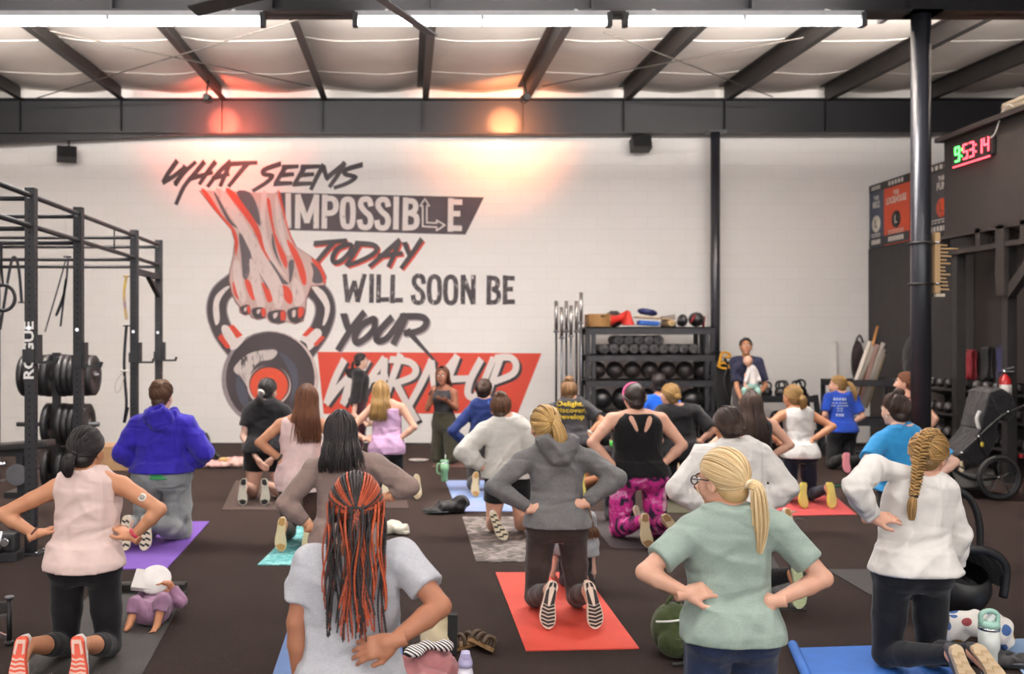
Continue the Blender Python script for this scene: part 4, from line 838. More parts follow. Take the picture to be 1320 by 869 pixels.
# ------------------------------------------------------------------ canonical right hand (fingers +y, palm -z, thumb -x)
def make_hand(curl, thumb_out=.5, h=.0036):
    f = Field((-.085, -.05, -.11), (.06, .2, .04), h)
    f.add(ellp((0, .048, 0), (.038, .05, .0135)), 0); f.add(cone((0, -.045, 0), (0, .02, 0), .026, .024, f0=True), .02); f.add(ellp((-.024, .035, -.008), (.018, .032, .014)), .015)
    f.add(cone((-.026, .08, 0), (.027, .076, 0), .0105, .0095), .015)
    for i, (x, y, L, r, sp) in enumerate(((-.027, .086, .07, .0088, -.10), (-.009, .09, .077, .0092, -.02), (.010, .087, .071, .0088, .05), (.028, .08, .055, .0078, .14))):
        p = np.array([x, y, 0.0]); a = math.radians(curl*.5)
        for j, fr in enumerate((.45, .31, .24)):
            d = np.array([math.sin(sp)*math.cos(a), math.cos(sp)*math.cos(a), -math.sin(a)]); q = p+d*L*fr
            f.add(cone(p, q, r*(1-.06*j), r*(.94-.06*j)), .004 if j else .008); p = q; a += math.radians(curl*(.9 if j == 0 else .7))
    p = np.array([-.028, .02, -.006]); q = np.array([-.028-.03*thumb_out-.006, .052, -.014]); r_ = np.array([-.03-.045*thumb_out, .085, -.02])
    f.add(cone(p, q, .013, .0105), .012); f.add(cone(q, r_, .0102, .0085), .004)
    return f.mesh()
HANDS = {'flat': make_hand(14, .9), 'relax': make_hand(32, .5), 'grip': make_hand(75, .3)}
# ------------------------------------------------------------------ hair
def strand_mesh(S, r, sides=4):
    """S (n,m,3) centre lines, r scalar or (m,) or (n,m)"""
    n, m, _ = S.shape; R_ = np.broadcast_to(np.asarray(r, float), (n, m)) if np.ndim(r) != 2 else r
    T = np.gradient(S, axis=1); T /= np.linalg.norm(T, axis=2, keepdims=True)+1e-9
    ref = np.where(np.abs(T[:, :1, :] @ np.array([.3, .5, .8]))[..., None] > .95, np.array([1., 0, 0]), np.array([.3, .5, .8]))
    U = np.cross(T, ref); U /= np.linalg.norm(U, axis=2, keepdims=True)+1e-9; Wv = np.cross(T, U)
    an = np.arange(sides)*2*math.pi/sides
    V = S[:, :, None, :]+R_[:, :, None, None]*(U[:, :, None, :]*np.cos(an)[None, None, :, None]+Wv[:, :, None, :]*np.sin(an)[None, None, :, None])
    V = V.reshape(-1, 3); I = np.arange(n*m*sides).reshape(n, m, sides); a = I[:, :-1, :]; b = I[:, 1:, :]
    F = np.stack([a, np.roll(a, -1, 2), np.roll(b, -1, 2), b], -1).reshape(-1, 4)
    return V, F
CC = np.array([0, -.014, .03]); CR = np.array([.083, .102, .097])
def on_scalp(D, off=.003):
    D = D/np.linalg.norm(D, axis=-1, keepdims=True); k = 1/np.sqrt(((D/CR)**2).sum(-1, keepdims=True)); return CC+D*(k+off)
HL = np.array([(0, -.085, -.075), (.045, -.07, -.07), (.07, -.035, -.04), (.081, -.005, .015), (.075, .035, .035), (.06, .062, .065), (.032, .076, .09), (0, .08, .095), (-.032, .076, .09), (-.06, .062, .065), (-.075, .035, .035), (-.081, -.005, .015), (-.07, -.035, -.04), (-.045, -.07, -.07)])
def h_pulled(tie, n, r, rng):
    t = (np.arange(n)+rng.random(n)*.8)/n*len(HL); i = t.astype(int) % len(HL); fr = (t-np.floor(t))[:, None]
    P0 = HL[i]*(1-fr)+HL[(i+1) % len(HL)]*fr; D0 = P0-CC; D0 /= np.linalg.norm(D0, axis=1, keepdims=True); tie = np.array(tie, float); D1 = (tie-CC)/np.linalg.norm(tie-CC)
    m = 12; w = np.linspace(0, 1, m)[None, :, None]; om = np.arccos(np.clip(D0 @ D1, -.9999, .9999))[:, None, None]
    D = (np.sin((1-w)*om)*D0[:, None, :]+np.sin(w*om)*D1[None, None, :])/np.sin(om)
    off = .0015+.010*np.sin(np.pi*w)*rng.random((n, 1, 1))**1.5+.007*w*rng.random((n, 1, 1))
    S = on_scalp(D, off); wt = np.clip((w-.82)/.18, 0, 1)**1.5; S = S*(1-wt)+(tie+rng.normal(0, .005, (n, 1, 3)))*wt
    return strand_mesh(S, r)
def h_path(P, n, r, rng, spread, wave=0.0, tip=.35, m=16, flat=1.0):
    """bundle of strands along a guide; spread(t) half-width"""
    P = np.array([tuple(p) for p in catmull(P, 8)]); tt = np.linspace(0, 1, len(P)); ts = np.linspace(0, 1, m)
    G = np.stack([np.interp(ts, tt, P[:, k]) for k in range(3)], 1)
    T = np.gradient(G, axis=0); T /= np.linalg.norm(T, axis=1, keepdims=True)+1e-9
    U = np.cross(T, np.array([0, 1., 0.02])); U /= np.linalg.norm(U, axis=1, keepdims=True)+1e-9; Wv = np.cross(T, U)
    a = rng.random(n)*2*math.pi; q = np.sqrt(rng.random(n)); sp = np.array([spread(t) for t in ts])
    ph = rng.random(n)*6.28; le = 1-tip*.5*rng.random(n)**2
    tw = ts[None, :]*le[:, None]; Gs = np.stack([np.interp(tw, ts, G[:, k]) for k in range(3)], -1); Us = np.stack([np.interp(tw, ts, U[:, k]) for k in range(3)], -1); Ws = np.stack([np.interp(tw, ts, Wv[:, k]) for k in range(3)], -1)
    cu = (q*np.cos(a))[:, None]*np.interp(tw, ts, sp)+wave*np.sin(ts*14+ph[:, None])*ts; cw = (q*np.sin(a))[:, None]*np.interp(tw, ts, sp)*flat+wave*np.cos(ts*12+ph[:, None])*ts
    S = Gs+Us*cu[..., None]+Ws*cw[..., None]
    rr = r*np.clip(1.15-.75*ts, .3, 1)
    return strand_mesh(S, rr)
def h_bun(c, R, n, r, rng, sq=(1, 1, .85)):
    c = np.array(c, float); th = np.linspace(0, 2*math.pi*.95, 20); S = []
    for i in range(n):
        ax = rng.normal(0, .45, 3)+np.array([0, -.75, .5]); ax /= np.linalg.norm(ax); u = np.cross(ax, [.3, .8, .1]); u /= np.linalg.norm(u); w = np.cross(ax, u); q = rng.uniform(.45, 1); hgt = R*math.sqrt(max(0, 1-q*q))*rng.choice([-1, 1])*.75; p0 = rng.random()*6.28
        S.append(c+(R*q*(np.cos(th+p0)[:, None]*u+np.sin(th+p0)[:, None]*w)+ax*hgt)*np.array(sq)+rng.normal(0, .0015, (20, 3)))
    V, F = strand_mesh(np.array(S), r); mb = MB(); mb.ell(c, (R*.85*sq[0], R*.85*sq[1], R*.85*sq[2]), n=14)
    return merge([(V, F), (np.array([tuple(v) for v in mb.v]), np.array(mb.f))])
def h_long(length, n, r, rng, wave=.0, width=1.0, lim=105, back=.0, shx_=0.0, taper=.35):
    ph = np.radians(rng.uniform(-lim, lim, n)); lay = rng.random(n)
    m1, m2 = 8, 16; top = np.stack([np.sin(ph)*.018, rng.uniform(-.05, .05, n)*np.cos(ph*.5), np.full(n, .12)], 1)-CC; D0 = top/np.linalg.norm(top, axis=1, keepdims=True)
    eq = np.stack([np.sin(ph)*.1, -np.cos(ph)*.1, np.full(n, -.055)], 1); D1 = eq/np.linalg.norm(eq, axis=1, keepdims=True)
    w = np.linspace(0, 1, m1)[None, :, None]; om = np.arccos(np.clip((D0*D1).sum(1), -.999, .999))[:, None, None]
    D = (np.sin((1-w)*om)*D0[:, None]+np.sin(w*om)*D1[:, None])/np.sin(om); S1 = on_scalp(D, .003+.014*lay[:, None, None])
    e = S1[:, -1, :]; L = length*(1-taper*.5*rng.random(n)); t = np.linspace(0, 1, m2+1)[1:][None, :, None]
    tx = e[:, 0]*width*1.25+rng.normal(0, .012, n)+shx_; ty = np.minimum(e[:, 1], -.055)-.035-.03*lay-back
    E = np.stack([tx, ty, e[:, 2]-L], 1); sm = t**.6
    S2 = np.stack([e[:, None, 0]*(1-sm[..., 0])+E[:, None, 0]*sm[..., 0], e[:, None, 1]*(1-np.minimum(1, t[..., 0]*2.6))+E[:, None, 1]*np.minimum(1, t[..., 0]*2.6), e[:, None, 2]*(1-t[..., 0])+E[:, None, 2]*t[..., 0]], -1)
    p2 = rng.random((n, 1))*1.5; S2[..., 0] += wave*np.sin(t[..., 0]*13+p2)*t[..., 0]; S2[..., 1] += wave*np.cos(t[..., 0]*11+p2)*t[..., 0]
    S = np.concatenate([S1, S2], 1)
    for _ in range(4): S[:, 1:-1] = (S[:, :-2]+2*S[:, 1:-1]+S[:, 2:])/4
    rr = r*np.concatenate([np.ones(m1), np.linspace(1.1, .45, m2)])
    return strand_mesh(S, rr)
def merge(L):
    Vs, Fs, o = [], [], 0
    for V, F in L: Vs.append(V); Fs.append(np.asarray(F)+o); o += len(V)
    return np.concatenate(Vs), np.concatenate(Fs)
# ------------------------------------------------------------------ shoes (heel at y=0, toe +y, sole facing -z)
SHW = [(0, .016), (.03, .024), (.1, .031), (.25, .0305), (.42, .032), (.6, .041), (.75, .0455), (.87, .041), (.95, .028), (1, .010)]
def shoe(parent, toe, tdir, sn, L, side, mu, ms, mt, style, sc=1.0):
    """toe: tip of the sole; tdir: heel->toe; sn: direction the sole faces"""
    y = Vector(tdir).normalized(); z = -(Vector(sn)-y*Vector(sn).dot(y)).normalized(); x = y.cross(z); M = Matrix((x, y, z)).transposed(); o = Vector(toe)-y*L
    tr = lambda p: M @ Vector(p)+o; bend = lambda t: side*.010*math.sin(t*math.pi*1.1-.4); K_ = L/.26
    out = [(bend(t)+w*K_, t*L) for t, w in SHW]+[(bend(t)-w*K_, t*L) for t, w in SHW[::-1]]
    up = MB(); ts = np.linspace(.0, 1, 14); vs = []; n = 10
    for t in ts:
        w = np.interp(t, [a for a, _ in SHW], [b for _, b in SHW])*K_*.97; hh = np.interp(t, [0, .06, .2, .35, .5, .75, .92, 1], [.06, .085, .088, .088, .07, .05, .038, .02])*K_
        for k in range(n): a = math.pi*k/(n-1); vs.append(tr((bend(t)+w*math.cos(a), t*L, .024*K_+hh*math.sin(a)**.8)))
    fs = [(i*n+k, (i+1)*n+k, (i+1)*n+k+1, i*n+k+1) for i in range(13) for k in range(n-1)]+[tuple(range(n)), tuple(13*n+k for k in range(n-1, -1, -1))]
    up.add(vs, fs, 0, True); u = up.build('shoe', mu, parent)
    so = MB(); so.prism([tr((a, b, 0)) for a, b in out], z*.028*K_); so.build('sole', ms, u)
    if style == 'none': return u
    td_ = [MB()]; wv = lambda t: np.interp(t, [a for a, _ in SHW], [b for _, b in SHW])*K_
    def patch(pts): td_[0].prism([tr((bend(t)+q*wv(t), t*L, .0005)) for q, t in pts][::-1], -z*.004)
    if style == 'chevron':
        for k in range(6):
            t = .5+k*.078
            for s_ in (-1, 1): patch([(0, t+.025), (s_*.88, t-.02), (s_*.88, t+.028), (0, t+.073)])
        patch([(-.9, .2), (-.5, .12), (-.2, .5), (-.9, .46)]); patch([(.9, .2), (.5, .12), (.2, .5), (.9, .46)]); patch([(-.75, .03), (-.2, .0), (-.2, .1), (-.7, .13)]); patch([(.75, .03), (.2, .0), (.2, .1), (.7, .13)])
    elif style == 'bands':
        for k in range(7): t = .38+k*.083; patch([(-.92, t), (-.3, t+.028), (.3, t), (.92, t+.02), (.92, t+.055), (.3, t+.04), (-.3, t+.062), (-.92, t+.038)])
        patch([(-.85, .05), (.85, .05), (.9, .3), (.5, .33), (.4, .12), (-.4, .12), (-.5, .33), (-.9, .3)])
    elif style == 'zigzag':
        for k in range(5):
            t = .1+k*.17; patch([(-.9, t), (-.1, t+.06), (.1, t), (.9, t+.06), (.9, t+.12), (.1, t+.06), (-.1, t+.12), (-.9, t+.06)])
    elif style == 'dots':
        for k in range(11):
            for q in (-.7, -.25, .25, .7): t = .06+k*.082; patch([(q-.16, t), (q+.16, t), (q+.16, t+.045), (q-.16, t+.045)])
    elif style == 'ends':
        patch([(-.85, .02), (.85, .02), (.9, .2), (.3, .26), (-.9, .2)]); td_[0].build('tread', mt, u); td_[0] = MB(); patch([(-.9, .82), (0, .76), (.9, .82), (.8, .96), (-.8, .96)])
    td_[0].build('tread', mt, u); return u
# ------------------------------------------------------------------ a person
RB = [(.395, .10, .075, -.025), (.43, .15, .10, -.025), (.47, .172, .117, -.027), (.52, .175, .122, -.025), (.57, .162, .110, -.015), (.63, .142, .096, -.004), (.685, .129, .088, .002), (.74, .131, .09, .006), (.80, .141, .099, .012), (.86, .150, .105, .012), (.905, .152, .097, .002), (.945, .137, .080, -.008), (.975, .100, .064, -.014), (1.0, .064, .056, -.016)]
def person(label, kx, Y, k, yaw=0.0, fat=1.0, pose='kneel', lean=(0, 0), head=(0, 0, 0), hpx=None, arms=None, sh=None, top=None, bottom=None, hair=None, skin='c99a80', shoes=None, vox=.011, hand=('flat', 'flat'), spread=(.11, .125), legs=None, seed=1, extras=None, dz=.0085, facing_face=False, bust=False, cat='person', shin=1.0, kfac=None, dxf=0.0):
    rng = np.random.default_rng(seed); s = FPX/Y; sc = (k-dz)/(1.25 if pose == 'kneel' else 1.67); O = np.array([(kx-CX)/s, Y, dz]); c_, s_ = math.cos(yaw), math.sin(yaw)
    UP = 0.0 if pose == 'kneel' else .42
    def Lw(p): p = np.array(p, float)*sc; return O+np.array([p[0]*c_-p[1]*s_, p[0]*s_+p[1]*c_, p[2]])
    def px(q): return np.array(at(q[0], q[1], Y+q[2]))
    ln = lambda z: np.array([lean[0], lean[1]])*np.clip((z-.48)/.52, 0, 1.4)
    def T(x, y, z): l = ln(z); return Lw((x+l[0], y+l[1], z+UP))
    root = thing('person', label, cat, (O[0], O[1], 0), 'women kneeling in the class' if pose == 'kneel' and cat == 'person' else None)
    def rings(off, z0, z1, loose=0.0, ad=0.0, hipx=0.0):
        out = []
        for z, a, b, y in RB:
            A, B = a*fat, b*fat
            if loose and .44 < z < .9: A += loose*max(0, .158*fat-A); B += loose*max(0, .108*fat-B)
            c = T(0, y, z); out.append((c[2], c[0], c[1], (A+off+(hipx if z < .62 else 0))*sc, (B+off)*sc))
        zs = [r[0] for r in out]; A_ = np.array(out)
        Z0, Z1 = O[2]+(z0+UP)*sc, O[2]+(z1+UP)*sc; g = [z for z in zs if Z0 < z < Z1]; g = [Z0]+g+[Z1]
        return [(z, *[np.interp(z, A_[:, 0], A_[:, i]) for i in range(1, 5)]) for z in g]
    # joints
    SH = {}; EL = {}; WR = {}; TIP = {}
    for i, sd in enumerate((-1, 1)):
        nm = 'LR'[i]; SH[nm] = T(sd*.162*(.5+.5*fat), -.008, .925)
        if sh and sh.get(nm): SH[nm] = px(sh[nm])
        a = (arms or {}).get(nm)
        if a is None: EL[nm], WR[nm], TIP[nm] = T(sd*.335, -.12, .73), T(sd*.20, -.085, .61), T(sd*.12, .03, .58)
        else:
            EL[nm], WR[nm] = px(a[0]), px(a[1]); TIP[nm] = px(a[2])
    if pose == 'kneel':
        HIP = {n_: Lw((sd*.088*fat, -.025, .49)) for n_, sd in (('L', -1), ('R', 1))}; KN = {n_: Lw((sd*spread[0]*(.4+.6*fat), .01, .062)) for n_, sd in (('L', -1), ('R', 1))}
        TOE = {n_: Lw((sd*spread[1]+(dxf), -.485*shin, 0)) for n_, sd in (('L', -1), ('R', 1))}; SRL = {'L': 0.0, 'R': 0.0}
        if legs:
            for n_, q in legs.items():
                if 'knee' in q: KN[n_] = Lw(q['knee'])
                if 'toe' in q: TOE[n_] = Lw(q['toe'])
                SRL[n_] = q.get('roll', 0.0)
        AN = {}; FT = {}; shl = .255*sc
        for n_, sd in (('L', -1), ('R', 1)):
            td = np.array([math.sin(SRL[n_])*c_+.10*s_, math.sin(SRL[n_])*s_-.10*c_, -1.0]); td /= np.linalg.norm(td); sn = np.array([s_*1.0, -c_*1.0, .12]); TOE[n_][2] = dz+.004+.035*abs(math.sin(SRL[n_]))
            FT[n_] = (TOE[n_], td, sn); heel = TOE[n_]-td*shl; AN[n_] = heel+td*.055*sc-sn*.075*sc
    else:
        HIP = {n_: Lw((sd*.09, -.01, .91)) for n_, sd in (('L', -1), ('R', 1))}; KN = {n_: Lw((sd*.1, .02, .49)) for n_, sd in (('L', -1), ('R', 1))}; AN = {n_: Lw((sd*.1, -.02, .09)) for n_, sd in (('L', -1), ('R', 1))}; shl = .25*sc; FT = {}
        for n_, sd in (('L', -1), ('R', 1)):
            fw = np.array([-s_, c_, 0]); FT[n_] = (np.array([AN[n_][0], AN[n_][1], dz])+fw*.19*sc, fw, np.array([0, 0, -1.0]))
    hc = T(0, .028, 1.135)
    if hpx is not None: hc = px(hpx)
    nb = T(0, -.012, .985)
    allp = np.array([*SH.values(), *EL.values(), *WR.values(), *HIP.values(), *KN.values(), *AN.values(), nb, T(0, 0, .5)])
    lo, hi = allp.min(0)-.2*sc*max(1, fat*.9), allp.max(0)+.2*sc*max(1, fat*.9); lo[2] = max(lo[2], 0.0)
    f_ = .55+.45*fat; r_ = lambda v: v*sc*f_
    # --- body
    B = Field(lo, hi, vox); B.add(loft(rings(-.006, .40, 1.0), yaw), 0)
    hm = Matrix.Translation(Vector(hc)) @ Matrix.Rotation(yaw+math.radians(head[0]), 4, 'Z') @ Matrix.Rotation(math.radians(head[1]), 4, 'X') @ Matrix.Rotation(math.radians(head[2]), 4, 'Y') @ Matrix.Scale(sc*(1.0 if not kfac else kfac), 4)
    hn = np.array(hm @ Vector((0, -.028, -.11)))
    B.add(cone(T(0, -.012, .955), hn, r_(.052), .046*sc), .03*sc)
    limb_k = .025*sc
    for nm, sd in (('L', -1), ('R', 1)):
        tr = T(sd*.045, -.02, .985); B.add(cone(tr, SH[nm], r_(.036), r_(.043)), .035*sc)
        mid = SH[nm]*.55+EL[nm]*.45
        B.add(cone(SH[nm], mid, r_(.048), r_(.042)), limb_k); B.add(cone(mid, EL[nm], r_(.042), r_(.034)), .01)
        fm = EL[nm]*.68+WR[nm]*.32; B.add(cone(EL[nm], fm, r_(.034), r_(.037)), .012); B.add(cone(fm, WR[nm], r_(.036), .0245*sc), .01)
        wdir = (WR[nm]-EL[nm])/np.linalg.norm(WR[nm]-EL[nm])
        km = HIP[nm]*.45+KN[nm]*.55
        B.add(cone(HIP[nm], km, r_(.086), r_(.072)), .03*sc); B.add(cone(km, KN[nm], r_(.072), r_(.056)), .02); B.add(ellp(T(sd*.082, -.07, .485), np.array((.088, .085, .085))*sc*fat, None), .03) if pose == 'kneel' else None
        cm = KN[nm]*.66+AN[nm]*.34; B.add(cone(KN[nm], cm, r_(.054), r_(.053)), .015); B.add(cone(cm, AN[nm], r_(.053), .036*sc), .012)
        B.add(cone(AN[nm], FT[nm][0]-FT[nm][1]*shl*.55-FT[nm][2]*.035*sc, .036*sc, .028*sc), .01)
        if bust: B.add(ellp(T(sd*.068, .085, .845), np.array((.058, .055, .055))*sc, None), .03)
    if pose == 'kneel': B.v[:, :, :] = np.maximum(B.v, (dz+.002-B.ax[2])[None, None, :])
    V, F = B.mesh(); parts = [(V, F)]; MI = [np.zeros(len(F), int)]
    HV, HF, HM = HEAD; M3 = np.array(hm.to_3x3()); t3 = np.array(hm.translation); tf = lambda P: P @ M3.T+t3
    parts.append((tf(HV), HF)); MI.append(HM)
    ctr = T(0, .06, .58)
    for nm, sd, hk in (('L', -1, hand[0]), ('R', 1, hand[1])):
        w = WR[nm]; fdir = TIP[nm]-w; fdir = fdir/np.linalg.norm(fdir); pn = (hm.translation if False else ctr)-w; pn = np.array(pn); a = (arms or {}).get(nm)
        if a is not None and len(a) > 3: pn = np.array(a[3], float)
        pn = pn-fdir*(pn @ fdir); pn /= np.linalg.norm(pn); z = -pn; x = np.cross(fdir, z); Mh = np.stack([x, fdir, z], 1)*sc*.98
        VV, FF = HANDS[hk]; VV = VV.copy()
        if nm == 'L': VV[:, 0] *= -1; FF = FF[:, ::-1]
        # right hand: thumb at -x when palm faces -z
        parts.append((VV @ Mh.T+w, FF)); MI.append(np.zeros(len(FF), int))
    V, F = merge(parts)
    npmesh('body', V, F, [skin_mat('skin_'+skin, skin), mat('lips_'+skin, 'a8605a' if skin > 'a' else '6e3c34', .5), mat('brow', '2c2019', .7), mat('eye_white', 'e8e4e0', .25)], root, np.concatenate(MI))
    # --- trousers / shorts
    if bottom:
        off = bottom.get('off', .007); ln_ = bottom.get('len', 1.0); Q = Field(lo, hi, bottom.get('vox', vox)); hz = bottom.get('top', .64)
        Q.add(loft(rings(off, .405, hz), yaw), 0); o = off*sc
        for nm, sd in (('L', -1), ('R', 1)):
            if pose == 'kneel': Q.add(ellp(T(sd*.082, -.07, .485), np.array((.088, .085, .085))*sc*fat+o, None), .03*sc)
            km = HIP[nm]*.45+KN[nm]*.55
            if ln_ < .5:
                e = HIP[nm]*(1-ln_*2)+KN[nm]*(ln_*2); Q.add(cone(HIP[nm], e, r_(.086)+o, r_(.078)+o*1.6, f1=True), .03*sc); continue
            Q.add(cone(HIP[nm], km, r_(.086)+o, r_(.072)+o), .03*sc); Q.add(cone(km, KN[nm], r_(.072)+o, r_(.056)+o*1.2), .02)
            cm = KN[nm]*.66+AN[nm]*.34
            if ln_ < .9: e = KN[nm]*.45+AN[nm]*.55; Q.add(cone(KN[nm], cm, r_(.054)+o, r_(.053)+o), .015); Q.add(cone(cm, e, r_(.053)+o, r_(.045)+o, f1=True), .01)
            else: Q.add(cone(KN[nm], cm, r_(.054)+o*1.2, r_(.053)+o*1.2), .015); Q.add(cone(cm, AN[nm], r_(.053)+o*1.2, .037*sc+o*.7, f1=True), .012)
        fo = bottom.get('fold', .0)
        if fo: X_, Y_, Z_ = Q.grid(); Q.v += fo*1.5*folds(X_, Y_, Z_, seed)
        if pose == 'kneel': Q.v[:, :, :] = np.maximum(Q.v, (dz-Q.ax[2])[None, None, :])
        V, F = Q.mesh(); npmesh(bottom.get('name', 'leggings'), V, F, bottom['mat'], root)
    # --- shirt
    shirt = None
    if top:
        off = top.get('off', .012); lo_ = top.get('loose', .3); hz = top.get('hem', .60); nz = top.get('neck', .985); sl = top.get('sleeve', 0.0); Q = Field(lo, hi, top.get('vox', vox)); o = off*sc
        Q.add(loft(rings(off, hz, nz, lo_, hipx=top.get('hipx', 0)), yaw), 0)
        tank = sl == 0
        if hz < .58 and pose == 'kneel':
            for sd in (-1, 1): Q.add(ellp(T(sd*.078, -.066, .49), np.array((.088, .085, .085))*sc*fat+o+.012*sc, None), .06*sc)
            Q.add(loft([(O[2]+hz*sc, *T(0, -.035, hz)[:2], (.178*fat+off)*sc, (.135*fat+off)*sc), (O[2]+.60*sc, *T(0, -.03, .60)[:2], (.15*fat+off)*sc, (.105*fat+off)*sc)], yaw), .05*sc)
        for nm, sd in (('L', -1), ('R', 1)):
            tr = T(sd*.045, -.02, .978)
            if tank:
                if top.get('strap', 1): Q.add(cone(T(sd*.05, -.018, .965), T(sd*top.get('sw', .12)*(.5+.5*fat), -.01, .935), r_(.034)+o*.8, r_(.036)+o*.8), .03*sc)
                continue
            Q.add(cone(tr, SH[nm], r_(.034)+o*.7, r_(.043)+o), .04*sc); mid = SH[nm]*.55+EL[nm]*.45; so = o*top.get('slv', 1.3)
            if sl < .5: e = SH[nm]*(1-sl*2)+EL[nm]*sl*2; Q.add(cone(SH[nm], e, r_(.048)+so, r_(.043)+so*1.15, f1=True), .03*sc); continue
            Q.add(cone(SH[nm], mid, r_(.048)+so, r_(.042)+so), .03*sc); Q.add(cone(mid, EL[nm], r_(.042)+so, r_(.034)+so*1.15), .015)
            e = EL[nm]*(1-(sl-.5)*2)+WR[nm]*(sl-.5)*2; fm = EL[nm]*.6+e*.4
            Q.add(cone(EL[nm], fm, r_(.034)+so*1.15, r_(.036)+so*1.2), .015); Q.add(cone(fm, e, r_(.036)+so*1.2, .026*sc+so*.8, f1=True), .012)
        if bust:
            for sd in (-1, 1): Q.add(ellp(T(sd*.068, .085, .845), np.array((.058, .055, .055))*sc+o, None), .03)
        if tank:
            for nm, sd in (('L', -1), ('R', 1)):      # arm holes
                ac = SH[nm]*.9+EL[nm]*.1; Q.cut(cone(SH[nm]+(SH[nm]-T(0, 0, .925))*.10-np.array([0, 0, .07*sc]), SH[nm]+(SH[nm]-T(0, 0, .925))*.18+np.array([0, 0, .06*sc]), .052*sc*top.get('hole', 1), .05*sc*top.get('hole', 1)), .008)
        for cf in top.get('cuts', ()): Q.cut(cf(T, sc), .006)
        if top.get('hood'):
            hy = -.085-off-(fat-1)*.085
            Q.add(ellp(T(0, hy-.005, .975), np.array((.12, .05, .085))*sc, None), .015*sc); Q.add(cone(T(-.085, -.02, 1.0), T(.085, -.02, 1.0), .042*sc, .042*sc), .03*sc); Q.add(ellp(T(0, hy-.012, .925), np.array((.082, .042, .075))*sc, None), .015*sc)
            for sd in (-1, 1): Q.add(cone(T(sd*.10, hy*.6, 1.0), T(sd*.03, hy-.03, .885), .03*sc, .02*sc), .012*sc)
            Q.cut(ellp(T(0, -.035, 1.06), np.array((.07, .075, .058))*sc, None), .02); Q.cut(ellp(T(0, hy-.02, 1.04), np.array((.05, .03, .05))*sc, None), .015)
        fo = top.get('fold', .0035)
        if fo: X_, Y_, Z_ = Q.grid(); Q.v += fo*1.8*folds(X_, Y_, Z_, seed+.5)
        if top.get('wavy'):
            X_, Y_, Z_ = Q.grid(); zc_ = O[2]+(hz+UP)*sc+top['wavy']*sc*(1-np.cos((X_-O[0])*2.6/sc*2)); Q.v = np.maximum(Q.v, (zc_-Z_+0*Y_).astype(np.float32))
        Q.v = np.maximum(Q.v, (O[2]+(hz+UP)*sc-Q.ax[2]).astype(np.float32)[None, None, :])
        V, F = Q.mesh(); shirt = npmesh(top.get('name', 'shirt'), V, F, top['mat'], root)
    if shoes:
        for nm, sd in (('L', -1), ('R', 1)):
            shoe(root, FT[nm][0], FT[nm][1], FT[nm][2], shl, sd, shoes[0], shoes[1], shoes[2], shoes[3], sc)
    if hair:
        L = hair['parts'](rng); hmt = hair['mat']; cap = hair.get('cap', True)
        if cap: L = [CAP]+L
        V, F = merge(L); npmesh('hair', tf(V), F, hmt, root)
        if hair.get('tie') is not None:
            mb = MB(); c = Vector(hair['tie'][0]); R__ = hair['tie'][1]; ax = Vector(hair['tie'][3] if len(hair['tie']) > 3 else (0, -.6, -.5)).normalized(); u = ax.orthogonal().normalized(); w = ax.cross(u)
            mb.tube([hm @ (c+u*R__*math.cos(a)+w*R__*math.sin(a)) for a in [i*math.pi/8 for i in range(16)]], .007*sc*hair.get('tk', 1), 8, closed=True); mb.build('hair_tie', hair['tie'][2], root)
    ctx = dict(root=root, T=T, Lw=Lw, px=px, hm=hm, sc=sc, WR=WR, EL=EL, SH=SH, O=O, KN=KN, AN=AN, tf=tf, rng=rng, TIP=TIP, FT=FT, shirt=shirt)
    if extras: extras(ctx)
    return ctx
def folds(X, Y, Z, sd):
    a = X*15+2.2*np.sin(Z*7+sd)+1.6*np.sin(Y*9+sd*2); b = Z*13+X*8*math.cos(sd*3)+2*np.sin(X*6+sd)+1.3*np.sin(Y*10)
    m1 = .5+.5*np.sin(Z*7+X*5+sd*1.7); m2 = .5+.5*np.sin(X*9-Z*6+sd*2.3+Y*5)
    return (.45-1.1*(1-np.abs(np.sin(a)))**2.2*m1-1.1*(1-np.abs(np.sin(b)))**2.2*m2).astype(np.float32)
# ================================================================== THE CLASS
def V3(*a): return np.array(a, float)
H_BLACK = hair_mat('hair_black', '080607', '332a2b'); H_DBROWN = hair_mat('hair_dark_brown', '140c0a', '4f372b'); H_BROWN = hair_mat('hair_brown', '241610', '7a5338'); H_LBROWN = hair_mat('hair_light_brown', '4a3220', '96704a')
H_BLOND = hair_mat('hair_blond', '8a6232', 'dcb878'); H_PALE = hair_mat('hair_pale_blond', 'b08a55', 'efd9ae'); H_DBLOND = hair_mat('hair_dark_blond', '5e4527', 'bb9257'); H_CHEST = hair_mat('hair_chestnut', '3b2014', '7d4a2a'); H_AUB = hair_mat('hair_auburn', '6e2412', 'c4552a')
S_LIGHT, S_FAIR, S_TAN, S_MED, S_DEEP = 'd0a28c', 'd9b2a0', 'bd8868', 'a9745a', '946550'
BLK = fabric('leggings_black', '17161a', .75, fold=.25, sheen=.1)
sh_white = mat('shoe_white', 'dcdad6', .6); cream = mat('sole_cream', 'e8d9bb', .6); black_t = mat('tread_black', '1f1c1c', .7); coral = mat('sole_coral', 'f0654c', .55); gum = mat('sole_gum', 'b88a4e', .6); tan_s = mat('sole_tan', 'd8c49c', .6); yel = mat('sole_yellow', 'e0cf45', .55); yel2 = mat('sole_yellow_pale', 'e9e2a4', .55); lime = mat('sole_lime', 'c8d4a0', .55)
def tie_pts(tie, *pts): return [tie]+list(pts)
